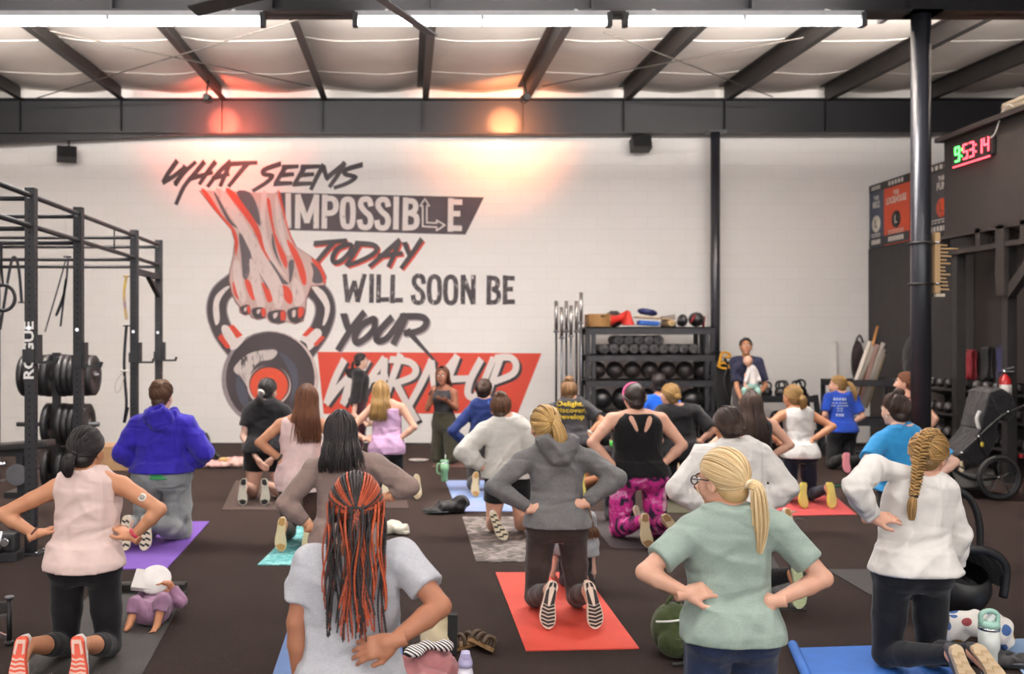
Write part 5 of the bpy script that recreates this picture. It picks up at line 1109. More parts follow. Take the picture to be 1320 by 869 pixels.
def pony(tie, pts, n, r, w0, w1, wave=0.0, flat=.7):
    return lambda rng: [h_pulled(tie, n, r, rng), h_path([tie]+pts, n, r*1.1, rng, lambda t: w0+(w1-w0)*math.sin(min(1, t*1.6)*math.pi*.5)-(w1*.75)*max(0, t-.7)/.3*.8, wave, m=14, flat=flat)]
def bunhair(c, R, n, r, sq=(1, 1, .85)):
    return lambda rng: [h_pulled(c, n, r, rng), h_bun(c, R, max(14, n//5), r*1.5, rng, sq)]
def band_on(ctx, nm, frac, m, name, r=.03, wid=.01):
    a, b = ctx['EL'][nm], ctx['WR'][nm]; p = Vector(a+(b-a)*frac); d = Vector(b-a).normalized(); u = d.orthogonal().normalized(); w = d.cross(u); rr = r*ctx['sc']
    MB().tube([p+(u*math.cos(t)+w*math.sin(t))*rr for t in [i*math.pi/10 for i in range(20)]], wid, 8, closed=True).build(name, m, ctx['root'])
def print_on(ctx, txt, pxy, hpx, m, Y, sx=1.0, name='shirt_print', bold=.0):
    """flat lettering laid onto the back of a shirt"""
    o = ctx['shirt']; s_ = FPX/Y; c = at(pxy[0], pxy[1], Y-.6)
    M = Matrix.Translation((((pxy[0]-CX)/s_), Y-.6, CH-(pxy[1]-CY)/s_)) @ Matrix.Rotation(math.pi/2, 4, 'X')
    t = text_mesh(txt, hpx/s_, M, m, name, ctx['root'], 0.0, sx, bold=bold)
    for v in t.data.vertices:
        ok, loc, nor, _ = o.ray_cast(v.co, Vector((0, 1, 0)))
        if ok: v.co = loc+Vector((0, -.004, 0))
        else: v.co.y += .5
    return t
# ---- 1 pale pink tank, dark ponytail, front left
def x1(c):
    band_on(c, 'R', .90, mat('band_crimson', 'b0233f', .5), 'wristband', .031, .008); band_on(c, 'L', .93, mat('band_brown', '5c3a34', .6), 'hair_elastic', .028, .005)
    a, b = Vector(c['SH']['R']), Vector(c['EL']['R']); p = a*.42+b*.58; d = (b-a).normalized(); n = Vector((.25, -1, .35)); n = (n-d*n.dot(d)).normalized(); Mx = n.to_track_quat('Z', 'Y').to_matrix(); p = p+n*.036*c['sc']
    mb = MB(); mb.lathe([(.001, .0), (.021, 0), (.021, .004), (.019, .006), (.001, .006)], p, 20, Mx); mb.build('arm_patch', mat('patch_white', 'e8dfd6', .5), c['root'])
    MB().lathe([(.001, .006), (.014, .006), (.013, .011), (.001, .011)], p, 20, Mx).build('sensor', mat('patch_grey', '9a9590', .4), c['root'])
person('woman in pale pink tank and black leggings kneeling, hands on hips, black low ponytail', 112, 4.96, 1.207, head=(-14, -4, 0), hpx=(113, 581, .02), fat=1.06, vox=.009, seed=1, skin=S_TAN,
       arms={'L': ((3, 663, -.06), (46, 689, -.05), (72, 679, .0)), 'R': ((206, 657, -.06), (171, 692, -.06), (146, 676, -.02))}, sh={'L': (72, 630, -.01), 'R': (157, 626, -.01)},
       top=dict(mat=fabric('tank_blush', 'd6bcb5', fold=.7, var=.06), off=.016, loose=.75, hem=.475, wavy=.028, neck=.995, fold=.006, name='tank_top', sw=.125, hole=.95), bottom=dict(mat=BLK, off=.006, len=.8, top=.64),
       hair=dict(mat=H_BLACK, parts=pony((-.01, -.112, -.015), [(-.02, -.135, -.04), (-.03, -.135, -.09), (-.03, -.12, -.135)], 300, .0026, .014, .036), tie=((-.01, -.115, -.016), .017, BLACKP)), shoes=(mat('shoe_white_mesh', 'd9d4d0', .7), coral, mat('sole_white', 'eec9b8', .6), 'bands'), extras=x1, spread=(.112, .135), dxf=-.015, shin=1.1)
# ---- 2 royal blue hoodie
person('person in royal blue hoodie and grey sweatpants kneeling on a purple mat', 210, 7.95, 1.30, head=(-12, -3, 0), hpx=(209, 511, .03), fat=1.22, vox=.012, seed=2, skin=S_FAIR,
       arms={'L': ((158, 583, -.06), (183, 600, .15), (198, 596, .22)), 'R': ((262, 583, -.06), (238, 600, .15), (222, 596, .22))}, sh={'L': (179, 549, 0), 'R': (240, 549, 0)},
       top=dict(mat=fabric('hoodie_blue', '3227a0', fold=.9, var=.15), off=.03, loose=.9, hem=.53, sleeve=1.0, slv=1.35, hood=True, fold=.007, neck=1.0, name='hoodie'), bottom=dict(mat=fabric('sweat_grey', '8f9192', col2='7f8183', fold=.9), off=.026, len=1, fold=.006, name='sweatpants', top=.66),
       hair=dict(mat=H_BROWN, parts=bunhair((.0, -.085, .085), .05, 170, .0034)), shoes=(sh_white, cream, black_t, 'zigzag'), spread=(.12, .07), dxf=-.09,
       extras=lambda c: npmesh('undershirt', *(lambda f: (f.add(loft([(c['O'][2]+.485*c['sc'], c['O'][0], c['O'][1]-.035, .24, .185), (c['O'][2]+.56*c['sc'], c['O'][0], c['O'][1]-.03, .225, .165)]), 0), f.mesh())[1])(Field(c['O']+V3(-.3, -.3, .4), c['O']+V3(.3, .3, .8), .012)), fabric('tee_green', '3f8f5a'), c['root']))
# ---- 3 black tee, hands clasped behind
person('woman in black tee and black shorts kneeling with hands clasped behind her back', 343, 9.98, 1.286, head=(-25, -4, 0), hpx=(346, 504, .03), fat=1.16, vox=.013, seed=3, skin=S_FAIR, hand=('relax', 'relax'),
       arms={'L': ((314, 563, -.06), (332, 592, -.2), (340, 603, -.22)), 'R': ((374, 562, -.06), (350, 592, -.2), (341, 601, -.2))}, sh={'L': (322, 532, 0), 'R': (366, 532, 0)},
       top=dict(mat=fabric('tee_black', '131216', fold=.5), off=.022, loose=.85, hem=.47, sleeve=.30, fold=.005, neck=.99), bottom=dict(mat=fabric('shorts_black', '121115'), off=.022, len=.24, name='shorts'),
       hair=dict(mat=H_BLACK, parts=pony((-.01, -.112, -.02), [(-.01, -.135, -.06), (-.0, -.14, -.12), (.01, -.13, -.17)], 110, .0045, .015, .04), tie=((-.01, -.115, -.02), .026, mat('scrunchie_white', 'e9e2d6', .8)), tk=2.0),
       shoes=(mat('shoe_black', '242224', .6), mat('sole_offwhite', 'd9d3c2', .6), black_t, 'ends'), spread=(.125, .10), dxf=-.05)
# ---- 4 long brown hair, pink tank
person('woman with long straight brown hair in pale pink tank kneeling on a teal mat', 388, 7.9, 1.27, head=(0, 0, 0), hpx=(396, 517, .03), fat=1.0, vox=.012, seed=4, skin=S_TAN,
       arms={'L': ((334, 571, -.08), (365, 594, -.06), (385, 588, -.02)), 'R': ((438, 571, -.08), (415, 594, -.06), (400, 588, -.0))},
       top=dict(mat=fabric('tank_rose', 'e3c4c0', fold=.6), off=.02, loose=.8, hem=.40, neck=.95, fold=.006, name='tank_top'), bottom=dict(mat=fabric('leggings_cocoa', '4a332c', .8, fold=.3), off=.006),
       hair=dict(mat=H_CHEST, parts=lambda rng: [h_long(.31, 520, .0042, rng, .003, .98, 112)]), shoes=(mat('shoe_sand', 'd9c7a4', .7), tan_s, gum, 'ends'), spread=(.105, .095), extras=lambda c: band_on(c, 'L', .85, BLACKP, 'watch', .03, .011))
# ---- 5 taupe long sleeve
person('woman in taupe long sleeved top with dark shoulder length hair, hands on hips', 444, 5.43, 1.25, head=(4, -2, 0), hpx=(439, 560, .03), vox=.010, seed=5, skin=S_TAN,
       arms={'L': ((368, 650, -.07), (403, 682, -.06), (425, 686, -.0)), 'R': ((528, 628, -.07), (499, 641, -.04), (480, 640, .02))}, sh={'L': (404, 607, -.01), 'R': (485, 600, -.01)},
       top=dict(mat=fabric('top_taupe', '85726c', col2='79665f', fold=.8), off=.014, loose=.5, hem=.5, sleeve=.87, fold=.0055, neck=.99), bottom=dict(mat=BLK, off=.006),
       hair=dict(mat=H_BLACK, parts=lambda rng: [h_long(.19, 460, .0032, rng, .009, 1.0, 120, taper=.6)]), shoes=(sh_white, cream, gum, 'ends'))
# ---- 6 auburn box braids, front
def x6(c):
    rng = c['rng']; tie = V3(0, -.118, .005); A = []; Bk = []
    def put(S, m_): (A if m_ else Bk).append(S)
    m = 34
    for i in range(62):                                   # drawn back to the tie, then hanging
        t = 2.2+9.6*(i+.5)/62; k = int(t) % len(HL); fr = t-int(t); P0 = HL[k]*(1-fr)+HL[(k+1) % len(HL)]*fr; D0 = (P0-CC)/np.linalg.norm(P0-CC); D1 = (tie-CC)/np.linalg.norm(tie-CC)
        om = math.acos(np.clip(D0 @ D1, -.999, .999)); w = np.linspace(0, 1, 15)[:, None]; D = (np.sin((1-w)*om)*D0+np.sin(w*om)*D1)/math.sin(om); S1 = on_scalp(D, .006+.004*rng.random()); S1[-1] = tie+rng.normal(0, .006, 3)
        a = rng.uniform(-1, 1); L = rng.uniform(.26, .40); tt = np.linspace(0, 1, m-15)[:, None]
        S2 = np.concatenate([tie[0]+a*.055*tt**.7+.006*np.sin(tt*9+a*5), tie[1]-.018-.02*np.sqrt(tt)-.02*rng.random()*tt, tie[2]-.01-L*tt], 1); put(np.concatenate([S1, S2]), rng.random() < .62)
    for i in range(50):                                   # loose ones from the lower scalp
        ph = math.radians(rng.uniform(-100, 100)); D = np.array([[math.sin(ph)*.95, -math.cos(ph), rng.uniform(-.45, .1)]]); p = on_scalp(D, .006)[0]; L = rng.uniform(.26, .42); tt = np.linspace(0, 1, m)[:, None]
        out = np.array([p[0]*1.05, min(p[1], -.07)-.045-.015*rng.random(), p[2]-L]); x_ = p[0]*(1-tt**.8)+(out[0]+rng.normal(0, .012))*tt**.8+.008*np.sin(tt*7+i); y_ = p[1]+(out[1]-p[1])*np.minimum(1, tt*3.2); put(np.concatenate([x_, y_, p[2]-L*tt], 1), rng.random() < .35)
    for lst, m_, nm in ((A, H_AUB, 'auburn_braids'), (Bk, H_BLACK, 'black_braids')):
        S = np.array(lst); d = np.cumsum(np.linalg.norm(np.diff(S, axis=1, prepend=S[:, :1]), axis=2), 1)
        # resample finely so that the plaits show
        n2 = 120; R_ = []
        for q, dd in zip(S, d): u = np.linspace(0, dd[-1], n2); R_.append(np.stack([np.interp(u, dd, q[:, j]) for j in range(3)], 1))
        S = np.array(R_); u = np.linspace(0, 1, n2); rr = .0042*(1+.28*np.sin(np.arange(n2)*2.1))*np.clip(1.15-.55*u, .4, 1); V, F = strand_mesh(S, rr, 5); npmesh(nm, c['tf'](V), F, m_, c['root'])
    MB().tube([c['hm'] @ Vector(tie+V3(.02*math.cos(a), -.006, .016*math.sin(a))) for a in [i*math.pi/8 for i in range(16)]], .006, 8, closed=True).build('hair_tie', BLACKP, c['root'])
person('woman with long auburn and black box braids in light grey tee and jeans', 452, 3.12, 1.19, head=(3, -6, 0), hpx=(459, 659, .02), vox=.008, seed=6, skin=S_MED, fat=1.04, hand=('relax', 'relax'),
       arms={'L': ((383, 802, -.02), (388, 890, .03), (392, 930, .08), (1, .2, 0)), 'R': ((568, 782, -.10), (507, 827, -.17), (470, 838, -.17))}, sh={'L': (401, 726, -.01), 'R': (517, 718, -.01)},
       top=dict(mat=fabric('tee_lightgrey', 'b9b9be', col2='adadb4', fold=.8), off=.014, loose=.45, hem=.545, sleeve=.33, fold=.005, neck=.99, slv=1.25), bottom=dict(mat=fabric('denim', '26304f', col2='303c5e', fold=.3, wscale=600), off=.012, name='jeans', top=.62),
       hair=dict(mat=H_BLACK, parts=lambda rng: []), shoes=(sh_white, cream, black_t, 'zigzag'), extras=x6)
# ---- 7 standing, black hoodie, profile
person('person in black hoodie with dark ponytail standing side on before the mural', 464, 13.5, 1.44, yaw=-math.pi/2, pose='stand', head=(6, 0, 0), vox=.014, seed=7, skin=S_FAIR, fat=1.1,
       arms={'L': ((466, 540, .22), (480, 545, .2), (486, 544, .2)), 'R': ((456, 535, -.22), (474, 548, -.24), (482, 548, -.24))},
       top=dict(mat=fabric('hoodie_black', '18171a', fold=.8), off=.03, loose=.9, hem=.47, sleeve=1, hood=True, fold=.006, name='hoodie'), bottom=dict(mat=fabric('trousers_maroon', '3a1c26'), off=.02, name='trousers'),
       hair=dict(mat=H_BLACK, parts=pony((0, -.11, .0), [(0, -.14, -.03), (0, -.15, -.1), (0, -.145, -.17)], 90, .005, .015, .035), tie=((0, -.112, 0), .016, BLACKP)), shoes=(mat('shoe_black', '242224'), black_t, black_t, 'none'), dz=.004,
       extras=lambda c: [MB().tube([c['hm'] @ Vector((sx*.031+.019*math.cos(a), .101, .008+.016*math.sin(a))) for a in [i*math.pi/6 for i in range(12)]], .0015, 5, closed=True).build('glasses_rim', BLACKP, c['root']) for sx in (-1, 1)])
# ---- 8 lilac tank, long blond
person('woman with long wavy blond hair in lilac tank kneeling with hands on hips', 499, 10.35, 1.23, head=(2, 0, 0), hpx=(491, 507, .03), vox=.013, seed=8, skin=S_LIGHT,
       arms={'L': ((449, 556, -.08), (472, 566, -.08), (483, 563, -.05)), 'R': ((534, 551, -.08), (514, 567, -.08), (503, 563, -.05))},
       top=dict(mat=fabric('tank_lilac', 'c9a2c4', fold=.7), off=.016, loose=.55, hem=.43, neck=.915, strap=0, fold=.006, name='tank_top', hole=1.25), bottom=dict(mat=BLK, off=.006),
       hair=dict(mat=H_DBLOND, parts=lambda rng: [h_long(.28, 340, .0055, rng, .009, .95, 108)]), shoes=(sh_white, cream, tan_s, 'ends'), spread=(.11, .16), dxf=.16)
# ---- 9 the instructor, facing the class
c9 = person('instructor with long brown hair in charcoal tank and olive pants kneeling toward the class', 572, 12.85, 1.27, yaw=math.radians(140), head=(22, 4, 0), vox=.013, seed=9, skin=S_DEEP, bust=True, hand=('flat', 'grip'),
       arms={'R': ((551, 527, -.12), (556, 509, -.2), (559, 499, -.22), (.6, .4, 0)), 'L': ((588, 527, -.12), (576, 517, -.25), (566, 514, -.3), (0, .3, 1))},
       top=dict(mat=fabric('tank_charcoal', '2c2b30', fold=.3), off=.007, loose=.1, hem=.60, neck=.955, fold=.002, name='tank_top'), bottom=dict(mat=fabric('pants_olive', '302e22', fold=.6), off=.014, name='trousers', top=.67),
       hair=dict(mat=hair_mat('hair_mahogany', '2f1812', '72402c'), parts=lambda rng: [h_long(.25, 240, .006, rng, .006, .95, 125, back=-.02)]), shoes=(mat('shoe_black', '242224'), black_t, black_t, 'none'), facing_face=True)
p = Vector(c9['WR']['R'])+(Vector(c9['TIP']['R'])-Vector(c9['WR']['R'])).normalized()*.07; up = (Vector(c9['hm'] @ Vector((0, .13, -.07)))-p).normalized()
t = thing('microphone', 'black handheld microphone held by the instructor', 'microphone', p); MB().cyl(p-up*.09, p+up*.09, .011, 12, r2=.016).build('handle', BLACKP, t); MB().ell(p+up*.11, (.024, .024, .028)).build('grille', mat('mic_grille', '3a3a3e', .4, .7), t)
# ---- 10 navy long sleeve
person('woman in navy long sleeved top with dark bun and grey leggings kneeling', 624, 10.5, 1.26, head=(-18, 0, 0), hpx=(624, 504, .03), vox=.013, seed=10, skin=S_LIGHT,
       arms={'L': ((583, 556, -.08), (606, 577, .04), (617, 576, .1)), 'R': ((664, 556, -.08), (642, 577, .02), (632, 576, .08))}, sh={'L': (604, 533, 0), 'R': (642, 533, 0)},
       top=dict(mat=fabric('top_navy', '1f2f63', fold=.6), off=.012, loose=.4, hem=.5, sleeve=1, fold=.004), bottom=dict(mat=fabric('leggings_grey', '4b4644', .85), off=.008),
       hair=dict(mat=H_DBROWN, parts=pony((0, -.105, .045), [(0, -.135, .04), (.01, -.14, 0), (.02, -.13, -.05)], 100, .0045, .018, .04)), shoes=(sh_white, tan_s, gum, 'ends'), spread=(.12, .12))
# ---- 11 white sweatshirt, black shorts
person('woman in cream sweatshirt and black shorts with messy brown bun kneeling on a metallic mat', 654, 8.2, 1.245, head=(-10, -2, 0), hpx=(646, 528, .03), vox=.012, seed=11, skin=S_LIGHT, fat=1.08,
       arms={'L': ((597, 584, -.08), (624, 602, -.07), (640, 597, -.03)), 'R': ((708, 588, -.08), (684, 604, -.07), (670, 600, -.03))}, sh={'L': (624, 556, 0), 'R': (676, 556, 0)},
       top=dict(mat=fabric('sweat_cream', 'cbc7c0', fold=.8, var=.06), off=.026, loose=.75, hem=.475, sleeve=.97, slv=1.4, fold=.007, name='sweatshirt'), bottom=dict(mat=fabric('shorts_black', '121115'), off=.01, len=.27, name='shorts'),
       hair=dict(mat=H_BROWN, parts=bunhair((0, -.05, .125), .042, 160, .0036, (1.15, 1, .8))), shoes=(mat('shoe_pale_blue', 'b4bccb', .6), cream, black_t, 'zigzag'), spread=(.115, .10), legs={'L': dict(toe=(-.055, -.44, 0), roll=.55), 'R': dict(toe=(.135, -.42, 0), roll=-.35)})
# ---- 12 grey hoodie, blond, centre
def x12(c):
    pass
person('woman in heather grey hoodie and brown leggings with blond ponytail kneeling on a red mat', 717, 5.87, 1.28, head=(6, -3, 0), hpx=(702, 551, .03), vox=.009, seed=12, skin=S_LIGHT,
       arms={'L': ((638, 628, -.09), (686, 657, -.10), (716, 655, -.06)), 'R': ((797, 616, -.09), (751, 650, -.10), (722, 652, -.06))}, sh={'L': (672, 596, -.01), 'R': (759, 594, -.01)},
       top=dict(mat=fabric('hoodie_heather', '6e6c6c', col2='5b595a', fold=.9), off=.013, loose=.5, hem=.495, sleeve=.95, hood=True, fold=.0055, neck=1.0, name='hoodie', slv=1.25), bottom=dict(mat=fabric('leggings_brown', '3d302d', .8, fold=.5), off=.005, fold=.0012),
       hair=dict(mat=H_BLOND, parts=pony((.02, -.108, .03), [(.03, -.145, .03), (.055, -.15, -.04), (.06, -.135, -.11), (.05, -.12, -.165)], 320, .0027, .014, .04), tie=((.022, -.115, .03), .017, mat('tie_gold', 'c99a4a', .6))),
       shoes=(mat('shoe_blush', 'e0b8a6', .7), mat('sole_ivory', 'e9d6c3', .6), mat('tread_charcoal', '2f2927', .7), 'chevron'), spread=(.125, .13), legs={'L': dict(toe=(-.115, -.46, 0), roll=-.12), 'R': dict(toe=(.145, -.46, 0), roll=.12)})
# ---- 13 charcoal tee with yellow words
c13 = person('woman in charcoal tee with yellow words and brown top bun kneeling by the barbells', 738, 10.5, 1.27, head=(0, 0, 0), hpx=(733, 506, .03), vox=.013, seed=13, skin=S_TAN, fat=1.05,
       arms={'L': ((688, 545, -.08), (710, 562, -.08), (722, 560, -.04)), 'R': ((777, 542, -.08), (757, 562, -.1), (745, 560, -.06))}, sh={'L': (712, 528, 0), 'R': (757, 528, 0)},
       top=dict(mat=fabric('tee_charcoal', '343236', fold=.6), off=.018, loose=.6, hem=.5, sleeve=.36, fold=.004), bottom=dict(mat=fabric('shorts_dark', '1d1b1f'), off=.012, len=.3, name='shorts'),
       hair=dict(mat=H_LBROWN, parts=bunhair((0, -.035, .14), .045, 120, .0044, (1.1, 1, .85))), shoes=(yel, yel, yel2, 'dots'), spread=(.11, .11), dxf=.13, extras=lambda c: band_on(c, 'R', .8, mat('watch_pale', 'd8cfc4', .5), 'watch', .03, .011))
YW = mat('print_yellow', 'd8b61e', .7)
for i, w in enumerate(('Delight.', 'Discover.', 'Develop')): print_on(c13, w, (733, 520+8.2*i), 8.6, YW, 10.5, 1.25, bold=.0012)
# ---- 14 black tank, tie dye leggings
def tiedye():
    m, t, b = nt('tie_dye'); N = t.nodes; L = t.links; tc = N.new('ShaderNodeTexCoord'); nz = N.new('ShaderNodeTexNoise'); nz.inputs['Scale'].default_value = 7.5; nz.inputs['Detail'].default_value = 6; nz.inputs['Distortion'].default_value = 1.5; L.new(tc.outputs['Object'], nz.inputs['Vector'])
    r = N.new('ShaderNodeValToRGB'); e = r.color_ramp.elements; e[0].position = .36; e[0].color = lin('17131f'); e[1].position = .47; e[1].color = lin('c22a86')
    for p, c in ((.42, '3a2745'), (.56, 'd0318f'), (.63, 'e7a9cf'), (.7, 'd84aa0')): q = e.new(p); q.color = lin(c)
    L.new(nz.outputs['Fac'], r.inputs[0]); L.new(r.outputs[0], b.inputs['Base Color']); b.inputs['Roughness'].default_value = .85; return m
def racer(sd): return lambda T, sc: cone(T(sd*.08, -.11, .965), T(sd*.032, -.13, .85), .026*sc, .012*sc)
def x14(c):
    MB().tube([c['hm'] @ Vector((.0865*math.cos(a), .008-.0*math.sin(a)+.02*math.sin(a), .03+.094*math.sin(a))) for a in [-.5+i*(math.pi+1)/14 for i in range(15)]], .012*c['sc'], 6).build('headband', fabric('band_pink', 'e0679c'), c['root'])
    p = c['T'](.19, -.06, .30); MB().box(p, (.03, .07, .17), bev=.01).build('phone_pouch', mat('pouch_pink', 'd3a6b4', .5, col2='8c5470', scale=25), c['root'])
person('woman in black cutout tank and pink tie dye leggings, hands on hips, pink headband', 822, 8.0, 1.30, head=(4, -4, 0), hpx=(818, 514, .03), vox=.011, seed=14, skin=S_LIGHT, fat=1.34,
       arms={'L': ((763, 571, -.08), (792, 601, -.10), (812, 598, -.08)), 'R': ((880, 574, -.08), (851, 602, -.10), (833, 597, -.08))}, sh={'L': (789, 541, -.01), 'R': (852, 541, -.01)},
       top=dict(mat=fabric('tank_black', '121114', fold=.4), off=.006, loose=.35, hem=.50, neck=.985, fold=.003, name='tank_top', sw=.125, hole=.9, cuts=(racer(-1), racer(1))), bottom=dict(mat=tiedye(), off=.008, fold=.003),
       hair=dict(mat=H_DBROWN, parts=lambda rng: [h_pulled((0, -.1, -.03), 160, .004, rng)]), shoes=(mat('shoe_taupe', '6f6359', .8), mat('sole_beige', 'c9b592', .7), mat('sole_brown', '94704a', .7), 'ends'), spread=(.125, .1), legs={'L': dict(toe=(-.02, -.46, 0), roll=.12), 'R': dict(toe=(.24, -.40, 0), roll=.6)}, extras=x14)
# ---- 15 blue tee beyond, 16 black tee blond bun
person('woman in bright blue tee with dark hair beside the shelf, mostly hidden', 850, 11.6, 1.22, head=(-10, 0, 0), vox=.014, seed=15, skin=S_TAN, top=dict(mat=fabric('tee_cobalt', '1f5cc8', fold=.6), off=.018, loose=.6, hem=.5, sleeve=.36), bottom=dict(mat=BLK, off=.007), hair=dict(mat=H_BLACK, parts=bunhair((0, -.1, .05), .04, 90, .005)), shoes=(sh_white, cream, gum, 'ends'))
person('woman in loose black tee with curly blond bun kneeling before the shelf', 874, 9.95, 1.215, head=(30, 0, 0), hpx=(863, 510, .03), vox=.013, seed=16, skin=S_LIGHT, fat=1.1, top=dict(mat=fabric('tee_black', '131216'), off=.022, loose=.9, hem=.42, sleeve=.45), bottom=dict(mat=BLK, off=.007), hair=dict(mat=H_DBLOND, parts=bunhair((0, -.115, -.005), .038, 110, .0048)), shoes=(sh_white, tan_s, gum, 'ends'), spread=(.11, .10))
# ---- 17 white sweatshirt, low bun
person('woman in white sweatshirt with dark low bun, hands on hips, kneeling on a black mat', 953, 6.3, 1.232, head=(8, -4, 0), hpx=(937, 549, .03), vox=.010, seed=17, skin=S_TAN,
       arms={'L': ((872, 630, -.07), (906, 657, -.05), (922, 655, .0)), 'R': ((1014, 627, -.07), (981, 656, -.05), (966, 655, .0))}, sh={'L': (907, 588, 0), 'R': (980, 586, 0)},
       top=dict(mat=fabric('sweat_white', 'd3cec9', fold=.9, var=.05), off=.026, loose=.8, hem=.5, sleeve=.97, slv=1.35, fold=.0065, name='sweatshirt'), bottom=dict(mat=BLK, off=.007),
       hair=dict(mat=H_DBROWN, parts=bunhair((.02, -.125, -.03), .04, 260, .003, (1.1, 1, .9))), shoes=(mat('shoe_navy', '2b3142', .7), mat('sole_sage', 'c3cba6', .6), lime, 'dots'), spread=(.12, .2))
# ---- 18 long dark curls
person('woman with long dark curly hair in dark tank, hands on hips', 972, 8.35, 1.21, head=(0, 0, 0), hpx=(968, 524, .03), vox=.012, seed=18, skin=S_LIGHT, arms={'L': ((917, 575, -.08), (942, 589, -.06), (952, 586, 0)), 'R': ((1019, 574, -.08), (993, 588, -.06), (982, 585, 0))},
       top=dict(mat=fabric('tank_darkgrey', '2a272a'), off=.012, loose=.5, hem=.5, name='tank_top'), bottom=dict(mat=BLK, off=.007), hair=dict(mat=H_DBROWN, parts=lambda rng: [h_long(.33, 420, .0048, rng, .012, .95, 115)]), shoes=(sh_white, cream, gum, 'ends'))
# ---- 19 standing with a baby
def baby_arms(c):
    Y = 13.3; rt = thing('person', 'baby in white top and mint leggings carried on a hip', 'baby', at(968, 500, Y)); q = lambda x, y, d=0: np.array(at(x, y, Y+d)); h = .008
    f = Field(q(945, 530, -.35), q(992, 445, .15), h); hd = q(964, 465, -.02); f.add(ellp(hd, (.062, .07, .07)), 0); f.add(cone(q(966, 472), q(968, 480), .03, .05), .02); f.add(cone(q(962, 483, -.05), q(960, 497, -.12), .022, .016), .01); f.add(cone(q(960, 497, -.12), q(964, 500, -.16), .016, .014), .01)
    f.add(cone(q(961, 512, -.14), q(963, 521, -.15), .022, .02), .01); f.add(cone(q(977, 512, -.08), q(981, 522, -.1), .022, .02), .01); f.add(cone(q(968, 480), q(970, 497, -.03), .05, .05), .02); f.add(cone(q(970, 497, -.03), q(961, 505, -.13), .03, .022), .02); f.add(cone(q(961, 505, -.13), q(961, 513, -.14), .022, .022), .01); f.add(cone(q(970, 497, -.03), q(978, 505, -.09), .03, .022), .02); f.add(cone(q(978, 505, -.09), q(978, 513, -.09), .022, .022), .01); f.add(cone(q(968, 480), q(962, 484, -.05), .03, .022), .02); npmesh('body', *f.mesh(), skin_mat('skin_baby', 'e2b29c'), rt)
    f = Field(q(940, 520, -.35), q(995, 460, .2), h); f.add(cone(q(969, 476), q(970, 494, -.02), .062, .075), 0); f.add(cone(q(965, 479, -.03), q(961, 492, -.1), .032, .026), .02); f.add(cone(q(974, 478), q(979, 490, -.05), .03, .026), .02); npmesh('top', *f.mesh(), fabric('baby_white', 'e5dcd8'), rt)
    f = Field(q(940, 530, -.35), q(1000, 480, .2), h); f.add(ellp(q(970, 497, -.02), (.08, .08, .06)), 0); f.add(cone(q(966, 498, -.03), q(959, 503, -.15), .045, .035), .02); f.add(cone(q(959, 503, -.15), q(961, 514, -.14), .034, .028, f1=True), .01); f.add(cone(q(974, 499, -.02), q(978, 505, -.1), .045, .035), .02); f.add(cone(q(978, 505, -.1), q(978, 514, -.09), .033, .028, f1=True), .01); npmesh('leggings', *f.mesh(), fabric('baby_mint', '9fc4b8'), rt)
    npmesh('hair', *Field(hd-.12, hd+.12, h).add(ellp(hd+V3(.008, .015, .012), (.064, .066, .066)), 0).mesh(), H_LBROWN, rt)
person('woman in navy tee and grey trousers standing with a baby on her arm', 962, 13.55, 1.655, yaw=math.radians(150), pose='stand', head=(15, 10, 0), vox=.014, seed=19, skin=S_TAN, bust=True, dz=.004, arms={'R': ((950, 500, -.1), (957, 518, -.22), (967, 513, -.3)), 'L': ((987, 498, -.1), (977, 508, -.26), (966, 505, -.32))}, hand=('relax', 'relax'),
       top=dict(mat=fabric('tee_navy', '1e2036'), off=.018, loose=.5, hem=.5, sleeve=.4), bottom=dict(mat=fabric('trousers_grey', '5a5556'), off=.02, name='trousers'), hair=dict(mat=H_BLACK, parts=pony((0, -.105, .05), [(0, -.14, .04), (0, -.15, -.06), (0, -.14, -.14)], 90, .005, .015, .035)), shoes=(sh_white, cream, gum, 'none'))
baby_arms(None)
# ---- 20 white tank
person('woman in white tank and navy leggings with blond ponytail kneeling on a red mat', 1030, 9.8, 1.205, head=(22, -2, 0), hpx=(1021, 512, .03), vox=.012, seed=20, skin=S_TAN, arms={'L': ((982, 556, -.08), (1006, 571, -.06), (1016, 570, -.02)), 'R': ((1074, 550, -.08), (1042, 570, -.08), (1032, 568, -.05))}, sh={'L': (1007, 536, 0), 'R': (1047, 536, 0)},
       top=dict(mat=fabric('tank_white', 'd6d2ce', fold=.5, var=.05), off=.012, loose=.45, hem=.46, neck=.99, fold=.004, name='tank_top', sw=.12), bottom=dict(mat=fabric('leggings_navy', '15192a', .8), off=.006),
       hair=dict(mat=H_DBLOND, parts=pony((.0, -.11, .0), [(.01, -.145, -.01), (.02, -.14, -.07), (.01, -.125, -.13)], 140, .004, .015, .042)), shoes=(mat('shoe_tan', 'b99e7a', .7), yel, yel2, 'dots'), spread=(.12, .135))
